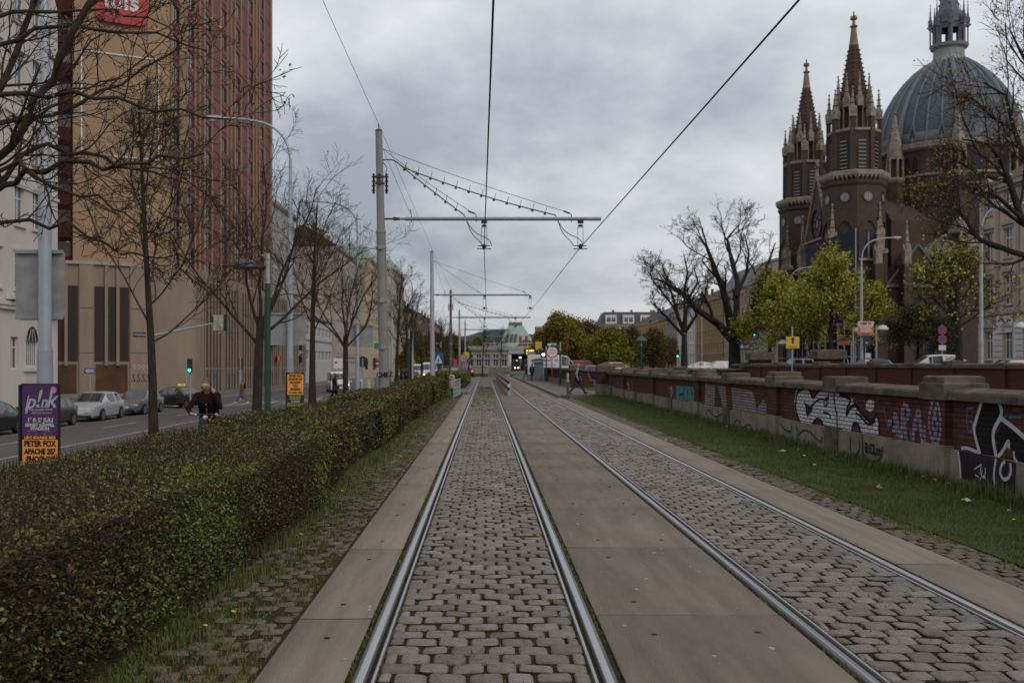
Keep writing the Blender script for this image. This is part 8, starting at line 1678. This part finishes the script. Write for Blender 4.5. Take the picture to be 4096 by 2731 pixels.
def person(label, loc, rz, J, hgt=1.75, top=None, legs=None, shoe=None, hair=None, long_top=0.0, group=None, fine=False, hood=False, sleeve=None, bald=False):
    """J: joints in metres for a 1.75 m figure, x forward, y left, z up"""
    t = thing('person', label, 'person', loc, rz, group); k = hgt / 1.75; S = lambda p: Vector(p) * k; g_ = {a: S(b) for a, b in J.items()}; v = .016 if fine else .024
    hd, nk, ch, pv = g_['head'], g_['neck'], g_['chest'], g_['pelvis']; fw = S(J.get('face', (1, 0, 0))).normalized(); up = (hd - nk).normalized()
    caps = [(hd + up*.02, hd - up*.035 + fw*.012, .098*k, .075*k), (hd - up*.07 + fw*.035, hd - up*.085 + fw*.045, .052*k, .045*k), (hd - up*.05, nk - up*.02, .056*k, .062*k), (ch, pv, .15*k, .14*k)]
    side = up.cross(fw).normalized()
    caps += [(hd + fw*.088 - up*.02, hd + fw*.112 - up*.042, .012*k, .018*k), (hd + side*.092 - up*.01, hd + side*.094 - up*.05, .018*k, .014*k), (hd - side*.092 - up*.01, hd - side*.094 - up*.05, .018*k, .014*k)]
    for s in 'LR':
        sh, el, wr, ha = g_['sh' + s], g_['el' + s], g_['wr' + s], g_['ha' + s]; caps += [(nk - up*.06, sh, .06*k, .058*k), (sh, el, .05*k, .038*k), (el, wr, .038*k, .026*k)]
        d = (ha - wr).normalized(); n_ = d.cross(Vector((0, 1, 0))).normalized() if abs(d.y) < .9 else Vector((1, 0, 0)); sd_ = d.cross(n_).normalized(); caps.append((wr + d*.02, wr + d*.075*k, .030*k, .034*k))
        for i, (o_, ln) in enumerate(((-.027, .070), (-.009, .082), (.009, .076), (.027, .058))): b0 = wr + d*.08*k + sd_*o_*k; b1 = b0 + (d + n_*.25).normalized()*ln*.55*k; caps += [(b0, b1, .0095*k, .009*k), (b1, b1 + (d + n_*.9).normalized()*ln*.5*k, .009*k, .007*k)]
        caps.append((wr + d*.03*k - sd_*.03*k, wr + d*.075*k - sd_*.06*k, .012*k, .009*k))
        hp, kn, an, to = g_['hp' + s], g_['kn' + s], g_['an' + s], g_['to' + s]; caps += [(pv, hp, .11*k, .09*k), (hp, kn, .082*k, .052*k), (kn, an, .052*k, .036*k), (an - Vector((0,0,.03)), to, .04*k, .03*k)]
    flesh('body', caps, M_skin, t, v, 4)
    sl = []
    for s in 'LR': sl += [(nk - up*.07, g_['sh' + s], .09*k, .082*k), (g_['sh' + s], g_['el' + s], .072*k, .060*k), (g_['el' + s], g_['wr' + s] - (g_['wr' + s] - g_['el' + s])*.06, .058*k, .046*k)]
    torso = [(ch + up*.02 + side*.07, pv + side*.06, .155*k, .15*k), (ch + up*.02 - side*.07, pv - side*.06, .155*k, .15*k), (nk - up*.05, ch, .085*k, .15*k)]
    if long_top: torso += [(pv, pv - Vector((0,0,long_top)), .17*k, .20*k)]
    if hood: torso.append((nk - fw*.06 + side*.05, nk - fw*.06 - side*.05, .085*k, .085*k))
    if sleeve: flesh('vest', torso, top, t, v, 5); flesh('sleeves', sl, sleeve, t, v, 5)
    else: flesh('jacket', torso + sl, top, t, v, 5)
    tr = []
    for s in 'LR': tr += [(pv, g_['hp' + s], .145*k, .115*k), (g_['hp' + s], g_['kn' + s], .105*k, .075*k), (g_['kn' + s], g_['an' + s] + Vector((0,0,.02)), .074*k, .058*k)]
    flesh('trousers', tr, legs, t, v, 4)
    for s in 'LR': an, to = g_['an' + s], g_['to' + s]; h_ = (an - to).normalized(); flesh('shoe', [(an - Vector((0,0,.045)) + h_*.04, to, .045*k, .036*k), (an - Vector((0,0,.03)), an, .046*k, .05*k)], shoe, t, .016, 3)
    if bald: hc = [(hd - fw*.04 - up*.02 + side*.05, hd - fw*.05 - up*.04 + side*.03, .06*k, .055*k), (hd - fw*.04 - up*.02 - side*.05, hd - fw*.05 - up*.04 - side*.03, .06*k, .055*k)]
    else: hc = [(hd + up*.052 - fw*.034, hd - up*.03 - fw*.048, .096*k, .082*k)]
    if hair: flesh('hair', hc, hair, t, .014, 3)
    if fine:
        for s in (1, -1): q = MB(); q.ball(tuple(hd + fw*.094*k + side*s*.034*k - up*.002), .009*k, 8); q.build('eye', M_dark, t)
        q = MB(); q.ball(tuple(hd + fw*.088*k - up*.075*k), (.012*k, .024*k, .007*k), 8); q.build('mouth', mat('lips', (.30, .10, .09), .6), t)
    return t
def stride(st=.36, lift=.06, arms=.25, bag=None):
    return dict(head=(.03, 0, 1.63), neck=(.01, 0, 1.49), chest=(.01, 0, 1.30), pelvis=(0, 0, .96), shL=(0, .19, 1.43), shR=(0, -.19, 1.43), elL=(-arms*.55, .24, 1.14), elR=(arms*.5, -.24, 1.14), wrL=(-arms*.7, .24, .89), wrR=(arms*1.15, -.24, .92), haL=(-arms*.65, .23, .80), haR=(arms*1.4, -.23, .84),
                hpL=(0, .09, .92), hpR=(0, -.09, .92), knL=(st*.55, .09, .52), knR=(-st*.28, -.09, .50), anL=(st*1.15, .09, .10), anR=(-st*1.15, -.09, .13), toL=(st*1.15 + .17, .09, .09 + lift), toR=(-st*1.15 + .14, -.09, .035))
J_navy = mat('navy_denim', (.035, .045, .065), .9, (.025, .03, .045), 20); J_blk = mat('black_cloth', (.014, .014, .016), .9); J_grey = mat('grey_cloth', (.26, .28, .31), .9, (.2, .215, .24), 12); J_shoe = mat('black_leather', (.012, .012, .013), .6); J_mar = mat('maroon_fleece', (.026, .011, .014), .95, (.016, .007, .009), 14, .3); J_brn = mat('brown_coat', (.14, .085, .05), .9, (.1, .06, .035), 8); J_whs = mat('white_shoe', (.5, .5, .5), .7); H_grey = mat('grey_hair', (.22, .2, .18), .8); J_jean = mat('blue_jeans', (.06, .10, .18), .9, (.045, .07, .13), 12)
mp = at(1326, 905.5, 56.7)
Jm = stride(.40, .07, .0); Jm.update(elR=(-.10, -.24, 1.15), wrR=(-.02, -.26, .90), haR=(.02, -.26, .81), elL=(.10, .24, 1.14), wrL=(.2, .22, .92), haL=(.24, .21, .84), head=(.07, 0, 1.62), neck=(.03, 0, 1.49))
person('balding man striding along the path in a black vest and grey sleeves', (mp.x, 56.7, .17), R(4), Jm, 1.78, J_blk, J_navy, J_shoe, H_grey, .12, None, True, sleeve=J_grey, bald=True)
wp = at(556, 922, 70); tw_ = person('woman in a brown coat and blue jeans walking over the crossing', (wp.x, 70, gz(wp.x)), R(186), stride(.36, .03, .12), 1.66, J_brn, J_jean, J_whs, M_hair, .36)
bk_ = MB(); bk_.ball((-.19, 0, 1.22), (.09, .15, .21), 10); bk_.build('backpack', J_blk, tw_, True); bk_ = MB(); bk_.ball((.0, 0, 1.36), (.12, .2, .07), 10); bk_.build('pale_scarf', mat('pale_scarf', (.4, .4, .38), .9), tw_, True)
bp_ = at(769, 906, 60); tb_ = person('dark dressed woman with a handbag walking behind the hedge', (bp_.x, 60, gz(bp_.x)), R(178), stride(.24, .02, .1), 1.72, J_blk, J_blk, J_shoe, mat('black_hair', (.012, .01, .01), .7), .42)
bg_ = MB(); bg_.box(-.33, .02, .24, .36, .72, 1.0); bg_.build('handbag', mat('charcoal_bag', (.03, .03, .033), .7), tb_); bg_ = MB(); bg_.tube(smooth_pts([(-.28, .3, 1.0), (-.16, .28, 1.25), (-.03, .3, 1.0)], 2), .012, 5); bg_.build('handle', J_blk, tb_)
for u, Y, rz, lb, tp, lg in ((1222, 104, 90, 'person in black waiting at the shelter', J_blk, J_blk), (1209, 112, 150, 'person in dark jacket and jeans walking on the right platform', mat('dark_jacket', (.03, .032, .04), .9), J_jean), (1068 + 8, 140, 200, 'dark figure waiting on the far left platform', J_blk, J_blk)):
    p = at(u, 870, Y); person(lb, (p.x, Y, .17), R(rz), stride(.12 if u != 1209 else .3, .0, .05), 1.76, tp, lg, J_shoe, M_hair, .1)
for i, (u, Y, lb) in enumerate(((926, 78, 'dark dressed pedestrian left of the second green lamp'), (933, 80, 'second dark pedestrian beside the green lamp'))): p = at(u, 870, Y); person(lb, (p.x, Y, gz(p.x)), R(90 + 20*i), stride(.15, 0, .05), 1.75, J_blk, J_blk, J_shoe, M_hair, .2)
Js = dict(head=(.12, 0, 1.18), neck=(.06, 0, 1.05), chest=(.04, 0, .88), pelvis=(0, 0, .55), shL=(.04, .19, 1.0), shR=(.04, -.19, 1.0), elL=(.18, .24, .78), elR=(.18, -.24, .78), wrL=(.36, .16, .72), wrR=(.36, -.16, .72), haL=(.42, .12, .72), haR=(.42, -.12, .72), hpL=(.02, .1, .53), hpR=(.02, -.1, .53), knL=(.44, .12, .55), knR=(.44, -.12, .55), anL=(.50, .12, .12), anR=(.50, -.12, .12), toL=(.66, .12, .05), toR=(.66, -.12, .05))
sp = at(840, 872, 72); person('dark dressed person sitting on a low block by the far pavement', (sp.x, 72, gz(sp.x)), R(-60), Js, 1.72, J_blk, J_blk, J_shoe, M_hair)
st_ = thing('concrete_block', 'low grey concrete block the seated person rests on', 'block', (sp.x, 72, gz(sp.x))); q = MB(); cope_block(q, -.25, .25, -.25, .25, 0, .42); q.build('block', M_kerb, st_)

# cyclist with a phone at her ear, on her bicycle
CXp, CYp = -5.56, 20.0; CZ = gz(CXp); crz = R(-82)
by = thing('bicycle', 'dark city bicycle ridden behind the hedge', 'bicycle', (CXp, CYp, CZ), crz)
for x in (.52, -.55):
    w_ = MB(); pts = [(x + .34*math.cos(2*math.pi*i/28), 0, .345 + .34*math.sin(2*math.pi*i/28)) for i in range(29)]; w_.tube(pts, .018, 7); wo_ = w_.build('wheel', M_tyre, by, True); sp_ = MB()
    for i in range(14): a = 2*math.pi*i/14; sp_.tube([(x, .02*(-1)**i, .345), (x + .325*math.cos(a), 0, .345 + .325*math.sin(a))], .0025, 4)
    sp_.lathe([(.022, -.04), (.022, .04)], 8, (x, 0, .345)); sp_.build('spokes', M_rim, wo_)
f = MB(); f.tube([(.52, .06, .345), (.42, .05, .72), (.37, 0, .78), (.33, 0, 1.02)], .016, 8); f.tube([(.52, -.06, .345), (.42, -.05, .72), (.37, 0, .78)], .016, 8); f.tube([(.37, 0, .78), (-.08, 0, .30)], .022, 8); f.tube([(.36, 0, .84), (-.2, 0, .62)], .018, 8); f.tube([(-.08, 0, .30), (-.24, 0, .88)], .018, 8); f.tube([(-.08, 0, .30), (-.55, .05, .345)], .012, 6); f.tube([(-.2, 0, .68), (-.55, .05, .345)], .010, 6); f.build('frame', mat('bike_frame', (.03, .035, .04), .4), by)
hb_ = MB(); hb_.tube(smooth_pts([(.18, .33, 1.04), (.28, .24, 1.06), (.34, .08, 1.06), (.34, -.08, 1.06), (.28, -.24, 1.06), (.18, -.33, 1.04)], 1), .013, 8); hb_.tube([(.32, 0, .95), (.34, 0, 1.06)], .014, 8); ho_ = hb_.build('handlebar', M_black, by); q = MB(); q.ball((.40, .0, 1.0), (.05, .055, .05), 10); q.build('headlamp', mat('bike_lamp', (.4, .4, .4), .3), by)
for s in (-1, 1): q = MB(); q.tube([(.20, s*.30, 1.042), (.33, s*.2, 1.03)], .011, 6); q.ball((.3, s*.2, 1.05), (.03, .03, .04), 6); q.build('brake_lever', M_rim, ho_)
q = MB(); q.ball((-.26, 0, .93), (.14, .09, .045), 10); q.build('saddle', J_blk, by)
q = MB(); q.tube([(-.08, .07, .30), (.05, .08, .18)], .01, 6); q.tube([(-.08, -.07, .30), (-.21, -.08, .42)], .01, 6); q.box(0, .10, .07, .17, .165, .185); q.box(-.26, -.16, -.17, -.07, .41, .43); q.build('pedals', M_black, by)
Jc = dict(head=(.20, -.02, 1.60), neck=(.10, 0, 1.48), chest=(.02, 0, 1.30), pelvis=(-.24, 0, .99), shL=(.08, .19, 1.42), shR=(.08, -.19, 1.42), elR=(.16, -.36, 1.17), wrR=(.24, -.31, 1.09), haR=(.28, -.28, 1.07), elL=(.20, .26, 1.20), wrL=(.25, .15, 1.47), haL=(.245, .11, 1.56), hpL=(-.22, .10, .95), hpR=(-.22, -.10, .95), knL=(.14, .12, .66), knR=(.06, -.12, .86 - .05), anL=(.02, .12, .27), anR=(-.22, -.12, .50), toL=(.16, .12, .20), toR=(-.06, -.12, .45), face=(1, -.15, -.12))
cy = person('woman in a maroon fleece cycling with a phone at her ear', (CXp, CYp, CZ), crz, Jc, 1.75, J_mar, J_navy, J_shoe, mat('hair_fair', (.16, .095, .05), .7, (.1, .06, .03), 40), 0, None, True, hood=True)
q = MB(); q.ball((.155, -.02, 1.735), (.055, .055, .05), 10); q.build('hair_bun', MATS['hair_fair'], cy, True)
q = MB(); q.box(.235, .26, .085, .10, 1.52, 1.66); q.build('phone', M_black, cy)
